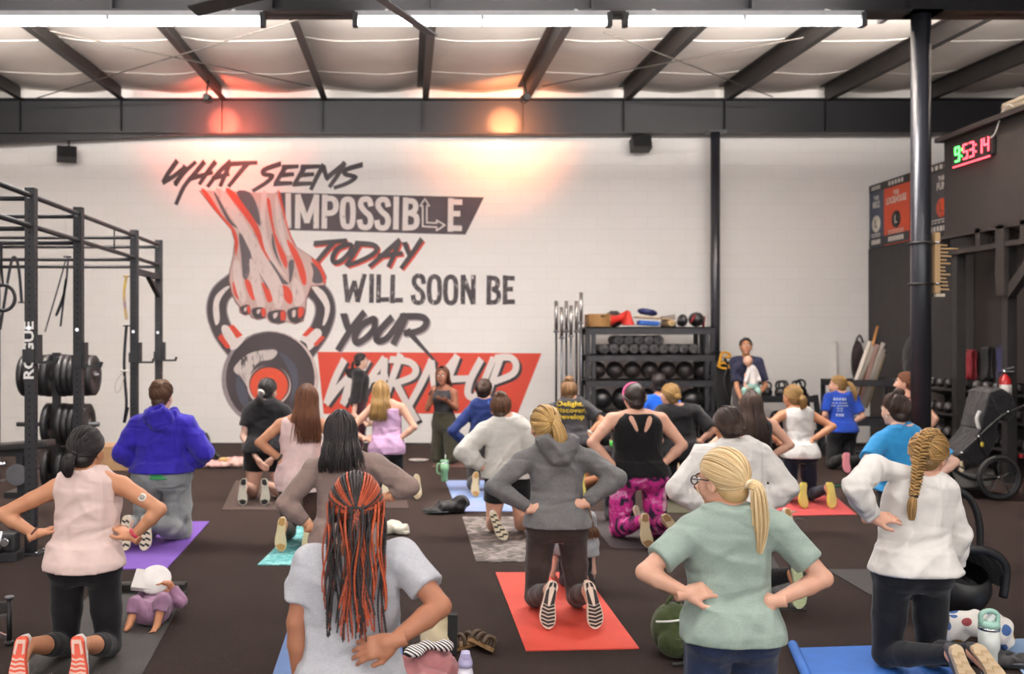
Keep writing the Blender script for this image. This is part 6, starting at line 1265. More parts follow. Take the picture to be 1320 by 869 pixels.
# ---- 21 royal blue tee with print
c21 = person('woman in royal blue tee with white print and long ponytail kneeling near the pipe bin', 1084, 12.3, 1.22, head=(62, 0, 0), hpx=(1079, 497, .03), vox=.013, seed=21, skin=S_LIGHT, arms={'L': ((1063, 535, -.04), (1066, 548, .12), (1072, 546, .18)), 'R': ((1112, 537, -.08), (1099, 545, -.02), (1094, 543, .04))},
       top=dict(mat=fabric('tee_royal', '1c3f9c', fold=.5), off=.016, loose=.5, hem=.48, sleeve=.4), bottom=dict(mat=BLK, off=.014, name='trousers'), hair=dict(mat=H_DBLOND, parts=pony((0, -.11, .03), [(-.01, -.16, .02), (-.02, -.215, -.08), (-.0, -.22, -.2)], 110, .0045, .018, .045)), shoes=(mat('shoe_rose', 'd07a8a', .7), mat('sole_rose', 'd98a94', .6), mat('sole_rose', 'd98a94'), 'none'))
PP = mat('print_pale', 'c9cfe0', .7)
for i, (w_, h_, dx) in enumerate(((16, 3.2, 0), (19, 1.2, 0), (22, 1.2, 0), (9, 1.2, 0), (8, 1.0, 0), (10, 3.4, 0))):      # unreadable small print: rows of short bars
    n_ = max(1, int(w_/3.2))
    for j in range(n_):
        px_ = 1085+(j-(n_-1)/2)*w_/n_; o = c21['shirt']; p0 = at(px_, 515+(0, 5, 8.5, 12, 15.2, 20.5)[i], 12.15); p0.y = 11.7; q0 = p0-parent_loc(c21['root']); ok, loc, nor, _ = o.ray_cast(q0, Vector((0, 1, 0)))
        if ok: MB().box(Vector(loc)+parent_loc(c21['root'])+Vector((0, -.002, 0)), (w_/n_*.72/101.6, .003, h_/101.6)).build('shirt_print', PP, c21['root'])
# ---- 22 sky blue tee, top bun ; 23 behind the column
person('woman in sky blue tee with dark top bun beside the steel column', 1163, 7.3, 1.235, head=(22, -2, 0), hpx=(1153, 529, .03), vox=.011, seed=22, skin=S_FAIR, fat=1.05, sh={'L': (1133, 572, 0), 'R': (1193, 572, 0)}, top=dict(mat=fabric('tee_sky', '2f86bd', fold=.7), off=.018, loose=.6, hem=.5, sleeve=.4), bottom=dict(mat=BLK, off=.007),
       hair=dict(mat=H_DBROWN, parts=bunhair((.02, -.03, .138), .037, 220, .0032, (1.2, 1, .8))), shoes=(sh_white, cream, gum, 'ends'), extras=lambda c: MB().ell(c['hm'] @ Vector((-.083, -.0, -.046)), (.005, .005, .005), n=8).build('earring', mat('pearl', 'f0e9e2', .2), c['root']))
person('woman in dark tank with reddish brown hair, mostly hidden behind the steel column', 1180, 11.2, 1.25, yaw=math.radians(50), head=(10, 0, 0), hpx=(1166, 494, .0), vox=.014, seed=23, skin=S_LIGHT, arms={'L': ((1150, 540, -.05), (1160, 556, .0), (1168, 556, 0)), 'R': ((1206, 540, -.05), (1196, 556, -.02), (1186, 556, 0))}, top=dict(mat=fabric('tank_darkgrey', '2a272a'), off=.012, loose=.4, hem=.5, name='tank_top'), bottom=dict(mat=BLK, off=.007), hair=dict(mat=H_CHEST, parts=pony((0, -.11, .0), [(0, -.14, -.04), (0, -.13, -.12)], 90, .005, .015, .035)), shoes=(sh_white, cream, gum, 'ends'))
# ---- 24 white long sleeve with plait, front right
def x24(c):
    P = np.array([tuple(p) for p in catmull([(.012, .0, .130), (.004, -.075, .105), (-.004, -.118, .035), (-.004, -.128, -.04), (.0, -.135, -.1), (.004, -.14, -.17), (.006, -.145, -.235)], 14)]); n = len(P); t = np.linspace(0, 1, n); T_ = np.gradient(P, axis=0); T_ /= np.linalg.norm(T_, axis=1, keepdims=True); U = np.tile([1., 0, 0], (n, 1)); Wv = np.cross(T_, U)
    A = np.interp(t, [0, .2, .5, 1], [.016, .024, .024, .014]); S = []
    for k in range(3):
        ph = t*52+k*2*math.pi/3
        for j in range(9):
            a = j*2*math.pi/9; rr_ = .0085*np.interp(t, [0, .2, .5, 1], [.9, 1.2, 1.15, .8]); S.append(P+U*(A*np.sin(ph)+rr_*math.cos(a))[:, None]+Wv*(-A*.55*np.sin(2*ph)+rr_*math.sin(a))[:, None])
    V, F = strand_mesh(np.array(S), .0042); V2, F2 = h_path([P[-1], P[-1]+V3(.004, -.003, -.05), P[-1]+V3(.012, .004, -.12)], 120, .0025, c['rng'], lambda q: .011+.012*math.sin(q*3.0), m=10)
    V, F = merge([(V, F), (V2, F2)]); npmesh('plait', c['tf'](V), F, H_DBLOND, c['root']); MB().tube([c['hm'] @ Vector(P[-1]+V3(.013*math.cos(a), .013*math.sin(a), 0)) for a in [i*math.pi/8 for i in range(16)]], .005, 8, closed=True).build('hair_tie', BLACKP, c['root'])
person('woman in white long sleeved top and black leggings with a blond French plait, kneeling', 1172, 4.80, 1.215, lean=(.085, .02), head=(-42, -16, 6), hpx=(1197, 588, .02), vox=.009, seed=24, skin=S_LIGHT, fat=1.08,
       arms={'L': ((1103, 628, -.20), (1124, 668, -.13), (1152, 667, -.11)), 'R': ((1236, 690, .02), (1224, 742, .10), (1216, 765, .16), (-1, .2, 0))}, sh={'L': (1127, 603, -.02), 'R': (1216, 634, -.0)},
       top=dict(mat=fabric('longsleeve_white', 'd6d1cc', fold=.8, var=.04), off=.017, loose=.6, hem=.495, sleeve=.96, fold=.0055, slv=1.35, neck=.99), bottom=dict(mat=fabric('leggings_ink', '14161c', .7, fold=.3), off=.006),
       hair=dict(mat=H_DBLOND, parts=lambda rng: [h_pulled((0, -.105, .05), 200, .003, rng), h_pulled((0, -.11, -.02), 160, .003, rng)]), shoes=(mat('shoe_slate', '565458', .7), mat('sole_buff', 'd9bf9c', .6), mat('sole_buff2', 'c9ab84', .6), 'zigzag'), extras=x24, legs={'L': dict(toe=(.08, -.49, 0), roll=.5), 'R': dict(toe=(.21, -.46, 0), roll=.55)})
# ---- 25 teal tee, pale blond ponytail, front
def x25(c):
    mk = mat('glasses_dark', '2a1f24', .3)
    for sx in (-1, 1):
        MB().tube([c['hm'] @ Vector((sx*.033+.023*math.cos(a), .106, .006+.018*math.sin(a))) for a in [i*math.pi/8 for i in range(16)]], .0028, 6, closed=True).build('glasses_rim', mk, c['root']); MB().tube([c['hm'] @ Vector((sx*.056, .104, .012)), c['hm'] @ Vector((sx*.08, .04, .012)), c['hm'] @ Vector((sx*.08, -.005, .006))], .0025, 6).build('glasses_arm', mk, c['root'])
    MB().tube([c['hm'] @ Vector((-.01, .106, .01)), c['hm'] @ Vector((.01, .106, .01))], .002, 6).build('glasses_bridge', mk, c['root'])
person('woman in sage green tee with pale blond ponytail and glasses, hands on hips', 940, 3.80, 1.22, head=(38, -6, 0), hpx=(930, 620, .03), vox=.008, seed=25, skin=S_LIGHT,
       arms={'L': ((831, 738, -.08), (884, 765, -.10), (925, 758, -.08)), 'R': ((1062, 746, -.08), (999, 775, -.10), (965, 776, -.06))}, sh={'L': (893, 684, -.01), 'R': (1003, 682, -.01)},
       top=dict(mat=fabric('tee_sage', '93a399', col2='8a9a90', fold=.9), off=.018, loose=.75, hem=.475, sleeve=.36, fold=.006, slv=1.2, neck=.99), bottom=dict(mat=fabric('denim_navy', '1f2a44', col2='26324f', wscale=600), off=.012, name='jeans', top=.62),
       hair=dict(mat=H_PALE, parts=pony((.0, -.118, -.01), [(.012, -.15, -.025), (.02, -.15, -.1), (.022, -.145, -.19), (.01, -.135, -.285)], 420, .0023, .014, .042), tie=((.002, -.124, -.012), .018, mat('tie_pale', 'e8d2b0', .6))), shoes=(sh_white, cream, black_t, 'zigzag'), extras=x25)
# ---- children
person('toddler with brown hair in grey sweatshirt sitting on the red mat', 742, 6.42, .60, vox=.009, seed=26, skin=S_FAIR, cat='child', head=(20, 0, 0), kfac=1.35, fat=1.25, hpx=(752, 672, 0), arms={'L': ((712, 742, .02), (722, 752, .1), (727, 752, .15)), 'R': ((765, 738, -.02), (756, 762, .05), (748, 764, .1))}, hand=('relax', 'relax'), top=dict(mat=fabric('sweat_palegrey', '9fa0a3', fold=.8), off=.04, loose=1, hem=.42, sleeve=.97, slv=1.5), bottom=dict(mat=fabric('toddler_dark', '2a2a33'), off=.03, name='trousers'), hair=dict(mat=H_BROWN, parts=lambda rng: [h_long(.14, 200, .004, rng, .004, .95, 120)]), shoes=(mat('shoe_navy', '2b3142'), black_t, black_t, 'none'))
def xmuff(c):
    for sx in (-1, 1): MB().lathe([(.02, 0), (.036, .0), (.038, .022), (.02, .03)], c['hm'] @ Vector((sx*.08, 0, -.005)), 18, (c['hm'].to_3x3() @ Matrix.Rotation(sx*math.pi/2, 3, 'Y'))).build('ear_cup', mat('muff_green', '4fbf4a', .4), c['root'])
    MB().tube([c['hm'] @ Vector((.092*math.cos(a), 0, .13*math.sin(a))) for a in [i*math.pi/10 for i in range(11)]], .006, 6).build('headband', mat('muff_green', '4fbf4a'), c['root'])
person('small child with long brown hair and green ear defenders, mostly hidden', 799, 8.8, .82, vox=.010, seed=27, skin=S_FAIR, cat='child', kfac=1.3, fat=1.2, head=(40, 0, 0), hpx=(797, 571, 0), top=dict(mat=fabric('child_dark', '2b2528'), off=.03, loose=1, hem=.45, sleeve=.95), bottom=dict(mat=fabric('toddler_dark', '2a2a33'), off=.02, name='trousers'), hair=dict(mat=H_BROWN, parts=lambda rng: [h_long(.2, 160, .0045, rng, .004, .9, 115)]), shoes=(sh_white, cream, gum, 'none'), extras=xmuff)
# ================================================================== WEIGHT RIG on the left
RIGM = mat('rig_black', '2b2a2d', .5, .3, var=.2); HOLE = mat('hole_black', '0b0b0c', .9)
RXN, RXF = -2.87, -4.75; RY = (7.4, 8.47, 10.2, 11.2); RH = 2.79
rig = thing('power_rig', 'black steel power rig with pull up bars beside the wall', 'power rig', (RXN, 9.3, 0))
for X in (RXN, RXF):
    for Yr in RY:
        MB().box((X, Yr, RH/2), (.076, .076, RH), bev=.004).build('upright', RIGM, rig)
        MB().box((X, Yr, .006), (.2, .2, .012)).build('base_plate', RIGM, rig)
        if X == RXN:
            mb = MB()
            for k in range(46):
                z = .22+k*.053
                mb.cyl((X, Yr-.0385, z), (X, Yr-.0375, z), .0085, 8); mb.cyl((X+.0375, Yr, z), (X+.0385, Yr, z), .0085, 8)
            tag(mb.build('bolt_holes', HOLE, rig), None, kind='stuff')
            for z in (2.72, 2.5, 1.72, .1):
                MB().cyl((X, Yr-.046, z), (X, Yr-.038, z), .016, 8).build('bolt', CHROME, rig)
            for dx, dy in ((-.07, -.07), (.07, -.07), (.07, .07)): MB().cyl((X+dx, Yr+dy, .012), (X+dx, Yr+dy, .03), .014, 8).build('anchor_bolt', CHROME, rig)
for z in (2.73, 2.5):
    for X in (RXN, RXF): MB().cyl((X, RY[0]-3.2, z), (X, RY[-1], z), .021, 12).build('long_bar', RIGM, rig)
    for i, Yr in enumerate(RY): MB().cyl((RXF, Yr, z-.02), (RXN, Yr, z-.02), .019, 12).build('pull_up_bar', RIGM, rig)
MB().cyl((RXN, 9.5, 2.5), (RXN, 9.5, 2.73), .008, 8).build('tie_rod', RIGM, rig)
MB().box((RXN+.0, 10.7, 2.36), (.06, .92, .06)).build('side_brace', RIGM, rig); MB().bar((RXN, 10.75, 2.34), (RXN, 11.18, 2.15), .05).build('gusset', RIGM, rig)
for Yr, z in ((7.4, 1.56), (8.47, 1.5), (10.2, 1.5), (11.2, 1.5)):
    mb = MB(); mb.box((RXN+.055, Yr, z), (.03, .09, .22)); mb.box((RXN+.0, Yr-.05, z-.05), (.09, .02, .1)); mb.bar((RXN+.06, Yr-.04, z-.1), (RXN+.2, Yr-.04, z-.1), .03, .02); mb.bar((RXN+.2, Yr-.04, z-.105), (RXN+.215, Yr-.04, z-.06), .03, .02); mb.build('j_cup', RIGM, rig)
Mt = Matrix.Translation((RXN, RY[0]-.040, zx(452, RY[0]))) @ Matrix.Rotation(math.pi/2, 4, 'X') @ Matrix.Rotation(math.pi/2, 4, 'Z')
text_mesh('ROGUE', .105, Mt, mat('decal_white', 'e6e2dd', .6), 'lettering', rig, .0006, 1.25, bold=.003)
# landmine bar at the foot of the first upright
t = thing('landmine_bar', 'black bar with chrome clamp bolted at the foot of the rig', 'landmine', (RXN-.25, 7.2, 0))
MB().cyl((RXN-.9, 7.05, .1), (RXN-.2, 7.2, .14), .03, 14).build('bar', RIGM, t); MB().box((RXN-.13, 7.22, .13), (.2, .12, .14), bev=.02).build('clamp', RIGM, t); MB().cyl((RXN-.13, 7.14, .06), (RXN-.13, 7.14, .22), .018, 10).build('pin', CHROME, t); MB().cyl((RXN-.09, 7.15, .14), (RXN-.09, 7.12, .14), .03, 12).build('nut', CHROME, t); MB().box((RXN-.13, 7.2, .03), (.26, .15, .06)).build('foot', RIGM, t)
# plate tree
PYr = 10.25; ps_ = FPX/PYr; ptx = lambda px: (px-CX)/ps_
pt = thing('plate_rack', 'black steel plate rack behind the rig uprights', 'rack', (ptx(73), PYr, 0))
MB().box((ptx(73), PYr, .75), (.07, .07, 1.5)).build('post', RIGM, pt); MB().box((ptx(73), PYr, .03), (.9, .5, .06)).build('base', RIGM, pt)
PL = mat('bumper_rubber', '2e2c2e', .45, var=.25, scale=3); 
for zi, (z, l_, r_n, D) in enumerate(((zx(484, PYr), 5, 6, .225), (zx(547, PYr), 1, 5, .225), (.287, 1, 4, .219))):
    MB().cyl((ptx(22), PYr, z), (ptx(128), PYr, z), .024, 12).build('peg', STEELG, pt)
    for side, n_ in ((-1, l_), (1, r_n)):
        for k in range(n_):
            w = .062; x = ptx(73)+side*(.075+k*w)
            tp = thing('bumper_plate', '%s black bumper plate from the post, %s peg, %s side' % (ORD[k], ('top', 'middle', 'bottom')[zi], 'mural' if side > 0 else 'bench'), 'weight plate', (x, PYr, z), 'bumper plates on the plate rack')
            R_ = Matrix.Rotation(math.pi/2, 3, 'Y'); d_ = D-.006*(k % 3)
            MB().lathe([(.03, -.026), (d_*.55, -.02), (d_*.62, -.029), (d_-.012, -.029), (d_, -.02), (d_, .02), (d_-.012, .029), (d_*.62, .029), (d_*.55, .02), (.03, .026)], (x, PYr, z), 36, R_, cap=False).build('disc', PL, tp); MB().lathe([(.03, -.031), (.055, -.029), (.055, .029), (.03, .031)], (x, PYr, z), 20, R_, cap=False).build('hub', mat('hub_steel', '6a686a', .4, .7), tp)
# weight bench
bY = 9.2; bq = lambda px, py, d=0: at(px, py, bY+d)
t = thing('weight_bench', 'black padded weight bench with chrome fittings inside the rig', 'bench', (bq(10, 600).x, bY, 0)); VN = mat('vinyl_black', '1f1c1d', .4, var=.2)
c0 = bq(8, 576); MB().box((c0.x, bY, c0.z), (.85, .28, .07), Matrix.Rotation(-.07, 3, 'Y'), bev=.02).build('pad', VN, t); MB().box((c0.x-.1, bY+.02, c0.z-.06), (.8, .08, .06)).build('spine', RIGM, t)
for px in (-25, 26): p = bq(px, 590); MB().bar((p.x, bY, c0.z-.06), (p.x+.02, bY, .03), .06).build('leg', RIGM, t); MB().box((p.x, bY, .03), (.07, .5, .05)).build('foot', RIGM, t)
p = bq(8, 596); MB().cyl((p.x-.12, bY-.16, p.z), (p.x+.06, bY-.16, p.z), .022, 12).build('adjust_pin', CHROME, t); MB().lathe([(.03, -.02), (.1, -.012), (.1, .012), (.03, .012)], bq(22, 612, -.15), 20, Matrix.Rotation(math.pi/2, 3, 'X'), smooth=False).build('sector_plate', STEELG, t)
# straps and rings hanging in the rig
SB = mat('strap_black', '232127', .7)
def hang(label, pts, Y, m, w=.02, ring=None, cat='strap', name='gym_strap'):
    P = [at(x, y, Y+d) for x, y, d in pts]; t = thing(name, label, cat, P[0]); mb = MB(); C_ = catmull(P, 5)
    for a, b in zip(C_, C_[1:]): mb.bar(a, b, w, .004, (0, 1, 0))
    mb.build('webbing', m, t)
    if ring: c = at(*ring[:2], Y); MB().tube([c+Vector((ring[2]*math.cos(a)*.8, ring[2]*.3*math.cos(a), ring[2]*math.sin(a))) for a in [i*math.pi/12 for i in range(24)]], .016, 8, closed=True).build('ring', mat('ring_black', '1c1a1c', .4), t)
    else: MB().tube([P[0]+Vector((.03*math.cos(a), .03*math.sin(a), 0)) for a in [i*math.pi/6 for i in range(12)]], .008, 6, closed=True).build('loop', m, t)
hang('black strap looped over the bar nearest the bench', [(28, 390, 0), (24, 345, 0), (18, 331, 0), (13, 345, 0), (4, 400, 0), (0, 425, 0)], 10.15, SB, .03)
hang('black gymnastic ring hanging on its strap at the rig', [(2, 313, 0), (2, 345, 0), (4, 368, 0)], 8.3, SB, .02, (4, 384, .11), 'ring', 'gym_ring')
hang('thin black strap slung diagonally between the first uprights', [(86, 331, 0), (75, 370, 0), (58, 428, 0)], 10.24, SB, .014)
hang('black strap with doubled tail hanging between the first uprights', [(88, 331, 0), (84, 372, 0), (72, 407, 0), (80, 390, 0), (85, 360, 0), (78, 421, 0)], 10.14, SB, .02)
hang('purple and yellow band hung on the third upright', [(163, 356, 0), (160, 380, 0), (163, 412, 0)], 10.1, mat('band_violet', '4a3aa0', .6, col2='c9a93a', scale=4), .03, None, 'band', 'loop_band')
hang('black band hanging low on the third upright', [(163, 420, 0), (160, 470, 0), (163, 520, 0), (160, 545, 0), (165, 525, 0)], 10.1, SB, .03)
hang('pale rope loop hanging on the third upright', [(160, 478, 0), (150, 492, 0), (149, 505, 0), (155, 503, 0), (160, 485, 0)], 10.05, mat('rope_pale', 'cfc6ba', .8), .008)
# floor pieces at the far left
bx_ = (-4.25, -3.48); t = thing('plyo_box', 'low pale wooden box against the far wall behind the rig', 'box', (-3.86, 12.4, 0)); PLY = mat('plywood', 'c29a72', .6, var=.2, scale=4, stretch=(.3, 1, 1))
MB().box((-3.86, 12.4, .285), (.77, .5, .025)).build('top', PLY, t)
for x in (-4.23, -3.49): MB().box((x, 12.4, .136), (.02, .5, .272)).build('side', PLY, t)
MB().box((-3.86, 12.16, .136), (.71, .02, .272)).build('front', PLY, t)
t = thing('camp_stool', 'folded metal camp stool beside the ribbed mat', 'stool', floor_at(8, 832)); p = floor_at(12, 832)
for dx in (0, -.32): MB().cyl((p.x+dx, p.y, .015), (p.x+dx, p.y, .25), .014, 10).build('post', BLACKP, t); MB().cyl((p.x+dx, p.y, .25), (p.x+dx, p.y, .262), .024, 12).build('cap', STEELG, t); MB().ell((p.x+dx, p.y, .015), (.025, .025, .015), n=12).build('foot', BLACKP, t)
MB().bar((p.x, p.y, .17), (p.x-.32, p.y, .03), .016).build('brace', CHROME, t); MB().bar((p.x-.32, p.y+.02, .17), (p.x, p.y+.02, .03), .016).build('brace', CHROME, t); MB().box((p.x-.16, p.y+.01, .20), (.32, .05, .06), bev=.015).build('seat_roll', mat('stool_cloth', '2a2726', .9), t)
# ================================================================== MATS
def floor_mat(label, corners, m, name='yoga_mat', th=.006, edge=None, roundc=0):
    P = [floor_at(*c) for c in corners]; c0 = sum(P, Vector())/len(P); t = thing(name, label, 'mat', c0, 'exercise mats on the floor')
    if roundc:
        Q = []; n = len(P)
        for i in range(n):
            a, b, c = P[i-1], P[i], P[(i+1) % n]; u, v = (a-b).normalized()*roundc, (c-b).normalized()*roundc
            for k in range(5): q = k/4; Q.append((b+u)*(1-q)**2+b*2*q*(1-q)+(b+v)*q*q)
        P = Q
    MB().prism([p+Vector((0, 0, .0008)) for p in P], (0, 0, th)).build('sheet', m, t)
    if edge: 
        a, b = P[edge[0]], P[edge[1]]; d = (b-a).normalized(); out = Vector((-d.y, d.x, 0)); 
        if out.dot(c0-a) > 0: out = -out
        mb = MB(); r = edge[2]; vs = []; n = 14
        for k in range(n):
            a_ = -math.pi/2+k/(n-1)*math.pi*1.35
            for e in (a, b):
                vs.append(e+out*(r*math.cos(a_))+Vector((0, 0, r+.004+r*math.sin(a_))))
        mb.add(vs, [(2*k, 2*k+1, 2*k+3, 2*k+2) for k in range(n-1)], 0, True); o = mb.build('rolled_end', m, t); sd = o.modifiers.new('thick', 'SOLIDIFY'); sd.thickness = .007
    return t
def ribbed(name, col):
    m, t, b = nt(name); N = t.nodes; L = t.links; tc = N.new('ShaderNodeTexCoord'); w = N.new('ShaderNodeTexWave'); w.inputs['Scale'].default_value = 32; w.bands_direction = 'X'; L.new(tc.outputs['Object'], w.inputs['Vector']); bp = N.new('ShaderNodeBump'); bp.inputs['Strength'].default_value = .7; bp.inputs['Distance'].default_value = .004; L.new(w.outputs['Fac'], bp.inputs['Height']); L.new(bp.outputs[0], b.inputs['Normal']); b.inputs['Base Color'].default_value = lin(col); b.inputs['Roughness'].default_value = .75; return m
def swirl(name, a, b_, sc_, c_=None):
    m, t, b = nt(name); N = t.nodes; L = t.links; tc = N.new('ShaderNodeTexCoord'); n = N.new('ShaderNodeTexNoise'); n.inputs['Scale'].default_value = sc_; n.inputs['Detail'].default_value = 5; n.inputs['Distortion'].default_value = 2.5; L.new(tc.outputs['Object'], n.inputs['Vector']); r = N.new('ShaderNodeValToRGB'); r.color_ramp.elements[0].position = .42; r.color_ramp.elements[1].position = .62; r.color_ramp.elements[0].color = lin(a); r.color_ramp.elements[1].color = lin(b_); L.new(n.outputs['Fac'], r.inputs[0]); L.new(r.outputs[0], b.inputs['Base Color']); b.inputs['Roughness'].default_value = .6; return m
floor_mat('dark grey ribbed mat with a curled end under the lying baby', [(-5, 900), (168, 900), (240, 764), (119, 764)], ribbed('ribbed_grey', '3a3634'), edge=(3, 2, .03))
floor_mat('purple mat under the person in the blue hoodie', [(104, 735), (215, 734), (270, 673), (182, 673)], mat('mat_purple', '6d45a0', .75, var=.12, bump=.1, bscale=200))
floor_mat('brown mat under the woman with clasped hands', [(286, 658), (370, 658), (380, 620), (304, 620)], mat('mat_brown', '43332e', .75))
floor_mat('teal patterned mat under the woman with long brown hair', [(332, 729), (442, 729), (483, 664), (399, 664)], swirl('mat_teal', '2f8f94', '8fc9c6', 9))
floor_mat('slate blue mat under the woman with auburn braids', [(340, 905), (524, 905), (511, 745), (394, 745)], mat('mat_slate', '5f79a8', .75))
floor_mat('dark brown mat under the woman in the lilac tank', [(452, 656), (527, 656), (520, 627), (458, 627)], mat('mat_cocoa', '3c2c28', .75))
floor_mat('thin brown mat under the instructor', [(556, 603), (632, 603), (626, 588), (566, 588)], mat('mat_umber', '4a2f28', .75))
floor_mat('pale lavender blue mat under the woman in navy', [(590, 660), (668, 660), (642, 620), (574, 620)], mat('mat_lavender', '8c95bd', .75, col2='7490bb', scale=2))
floor_mat('dark metallic mat with pale streaks under the woman in the cream sweatshirt', [(614, 725), (722, 725), (684, 667), (596, 667)], swirl('mat_metal', '3a3330', '8f8580', 5))
floor_mat('bright red mat under the woman in the grey hoodie', [(678, 840), (824, 837), (752, 739), (639, 739)], mat('mat_red', 'cd4434', .75, var=.08, bump=.1, bscale=300))
floor_mat('dark plum mat with rounded corners under the tie dye leggings', [(788, 708), (888, 708), (842, 660), (752, 660)], mat('mat_plum', '30272a', .75), roundc=.08)
floor_mat('dark olive mat under the woman in the loose black tee', [(850, 662), (925, 662), (912, 640), (846, 640)], mat('mat_olive', '3f3d2b', .8))
floor_mat('black mat under the woman in the white sweatshirt', [(900, 789), (1040, 788), (985, 702), (876, 702)], mat('mat_black', '1f1c1c', .75))
floor_mat('red mat under the woman in the white tank', [(1000, 666), (1104, 664), (1076, 640), (984, 640)], mat('mat_crimson', 'b03f3f', .75))
floor_mat('charcoal mat lying empty behind the woman with the plait', [(1122, 768), (1255, 768), (1180, 735), (1066, 735)], mat('mat_charcoal', '2c2827', .7))
floor_mat('blue mat with a curled side under the woman with the plait', [(1056, 915), (1262, 915), (1212, 831), (1022, 837)], mat('mat_blue', '2a66b8', .75), edge=(0, 3, .018))
floor_mat('light blue mat beside the mint tumbler', [(1330, 885), (1480, 885), (1400, 822), (1286, 826)], mat('mat_sky', '86a3c4', .75))
floor_mat('small black mat corner behind the woman in sage green', [(1005, 704), (1049, 701), (1020, 684), (990, 686)], mat('mat_black', '1f1c1c'))
# ================================================================== THINGS ON THE FLOOR
def heap(name, label, cat, blobs, m, seed, fold=.012, h=.008, pattern=None, base=None, parts=None):
    """soft cloth: blobs (px,py,depth offset from base floor point, rx,ry,rz)"""
    b0 = floor_at(*base); t = thing(name, label, cat, b0); Bs = []
    for dx, dy, z, rx, ry, rz in blobs: Bs.append((np.array([b0.x+dx, b0.y+dy, z]), (rx, ry, rz)))
    lo = np.min([c-np.array(r)-.04 for c, r in Bs], 0); hi = np.max([c+np.array(r)+.04 for c, r in Bs], 0); lo[2] = 0
    f = Field(lo, hi, h)
    for c, r in Bs: f.add(ellp(c, r), .03)
    X, Y_, Z = f.grid(); f.v += fold*(np.sin(X*42+4*np.sin(Y_*20+seed)+seed)*.6+np.sin(Z*48+3*np.sin(X*24+seed))*.5).astype(np.float32); f.v = np.maximum(f.v, (.004-f.ax[2]).astype(np.float32)[None, None, :])
    npmesh('cloth', *f.mesh(), m, t)
    if parts: parts(t, b0)
    return t
heap('folded_sweater', 'crumpled cream sweater on the floor behind the taupe top', 'sweater', [(-.06, 0, .05, .09, .07, .055), (.05, -.02, .04, .08, .06, .045), (.0, .04, .07, .06, .05, .04)], fabric('knit_cream', 'd9d2c2'), 3, base=(508, 688), parts=lambda t, b: MB().tube([b+Vector((.06, -.08, .03)), b+Vector((.1, -.07, .02)), b+Vector((.12, -.05, .02))], .018, 8).build('cuff', fabric('knit_cream', 'd9d2c2'), t))
heap('black_jacket', 'black jacket lying on the floor beside the lavender mat', 'jacket', [(-.14, 0, .03, .12, .08, .03), (.0, .03, .06, .14, .1, .06), (.1, .05, .09, .08, .08, .07)], fabric('shell_black', '1d1c1e', .55), 5, base=(580, 662), parts=lambda t, b: MB().bar(b+Vector((-.24, -.07, .02)), b+Vector((-.02, -.09, .03)), .02, .004).build('zip', mat('zip_grey', '5c6468', .4), t))
heap('baby_blanket', 'pink baby blanket spread on the floor by the far wall', 'blanket', [(-.3, 0, .03, .14, .16, .03), (-.05, 0, .04, .2, .18, .04), (.2, .02, .06, .18, .18, .06), (.08, .05, .07, .08, .08, .05)], mat('blanket_pink', 'dba7a8', .9, col2='e3bcae', scale=6), 7, base=(287, 602), parts=lambda t, b: MB().ell(b+Vector((.02, -.05, .1)), (.07, .05, .03), n=12).build('toy', mat('toy_yellow', 'd9b27a', .8), t))
heap('tote_bag', 'grey and black tote bag slumped beside the pink blanket', 'bag', [(0, 0, .14, .1, .1, .15), (.02, 0, .26, .07, .07, .12)], fabric('tote_grey', '8f8583'), 9, base=(262, 594), parts=lambda t, b: MB().tube(catmull([b+Vector((.05, -.08, .38)), b+Vector((.1, -.1, .25)), b+Vector((.16, -.1, .12)), b+Vector((.24, -.1, .05))], 5), .025, 8).build('strap', BLACKP, t))
heap('mauve_blanket', 'mauve blanket bundled on the floor beside the braided woman', 'blanket', [(-.1, 0, .06, .1, .08, .06), (.02, .02, .09, .1, .08, .06), (.1, -.03, .05, .07, .07, .055), (0, -.1, .05, .1, .08, .05)], fabric('fleece_mauve', '9c6668'), 11, base=(553, 880))
b0 = floor_at(553, 880)
def stripes(name):
    m, t, b = nt(name); N = t.nodes; L = t.links; tc = N.new('ShaderNodeTexCoord'); w = N.new('ShaderNodeTexWave'); w.inputs['Scale'].default_value = 26; w.bands_direction = 'DIAGONAL'; L.new(tc.outputs['Object'], w.inputs['Vector']); r = N.new('ShaderNodeValToRGB'); r.color_ramp.interpolation = 'CONSTANT'; r.color_ramp.elements[0].color = lin('e2dcd8'); r.color_ramp.elements[1].color = lin('1c1a1c'); r.color_ramp.elements[1].position = .5; L.new(w.outputs['Fac'], r.inputs[0]); L.new(r.outputs[0], b.inputs['Base Color']); b.inputs['Roughness'].default_value = .85; return m
heap('striped_bow', 'black and white striped knotted cloth on the mauve blanket', 'cloth', [(-.07, -.03, .155, .05, .05, .025), (.0, 0, .175, .04, .035, .025), (.07, .02, .17, .05, .03, .025)], stripes('bw_stripes'), 13, base=(553, 880), fold=.006, h=.006)
heap('canvas_tote', 'cream canvas tote bag standing behind the mauve blanket', 'tote bag', [(0, 0, .1, .085, .06, .12), (.0, .0, .19, .08, .055, .06), (.05, 0, .07, .05, .05, .08)], mat('canvas_cream', 'd8c7a4', .85, bump=.2, bscale=150), 15, base=(562, 845), fold=.005, parts=lambda t, b: (MB().bar(b+Vector((.08, -.02, .02)), b+Vector((.085, -.02, .22)), .05, .05).build('side_panel', mat('panel_black', '1b191a', .8), t), MB().tube(catmull([b+Vector((-.02, -.05, .24)), b+Vector((.02, -.07, .27)), b+Vector((.06, -.05, .23))], 4), .014, 8).build('handle', mat('canvas_pale', 'e0d6c0', .8), t)))
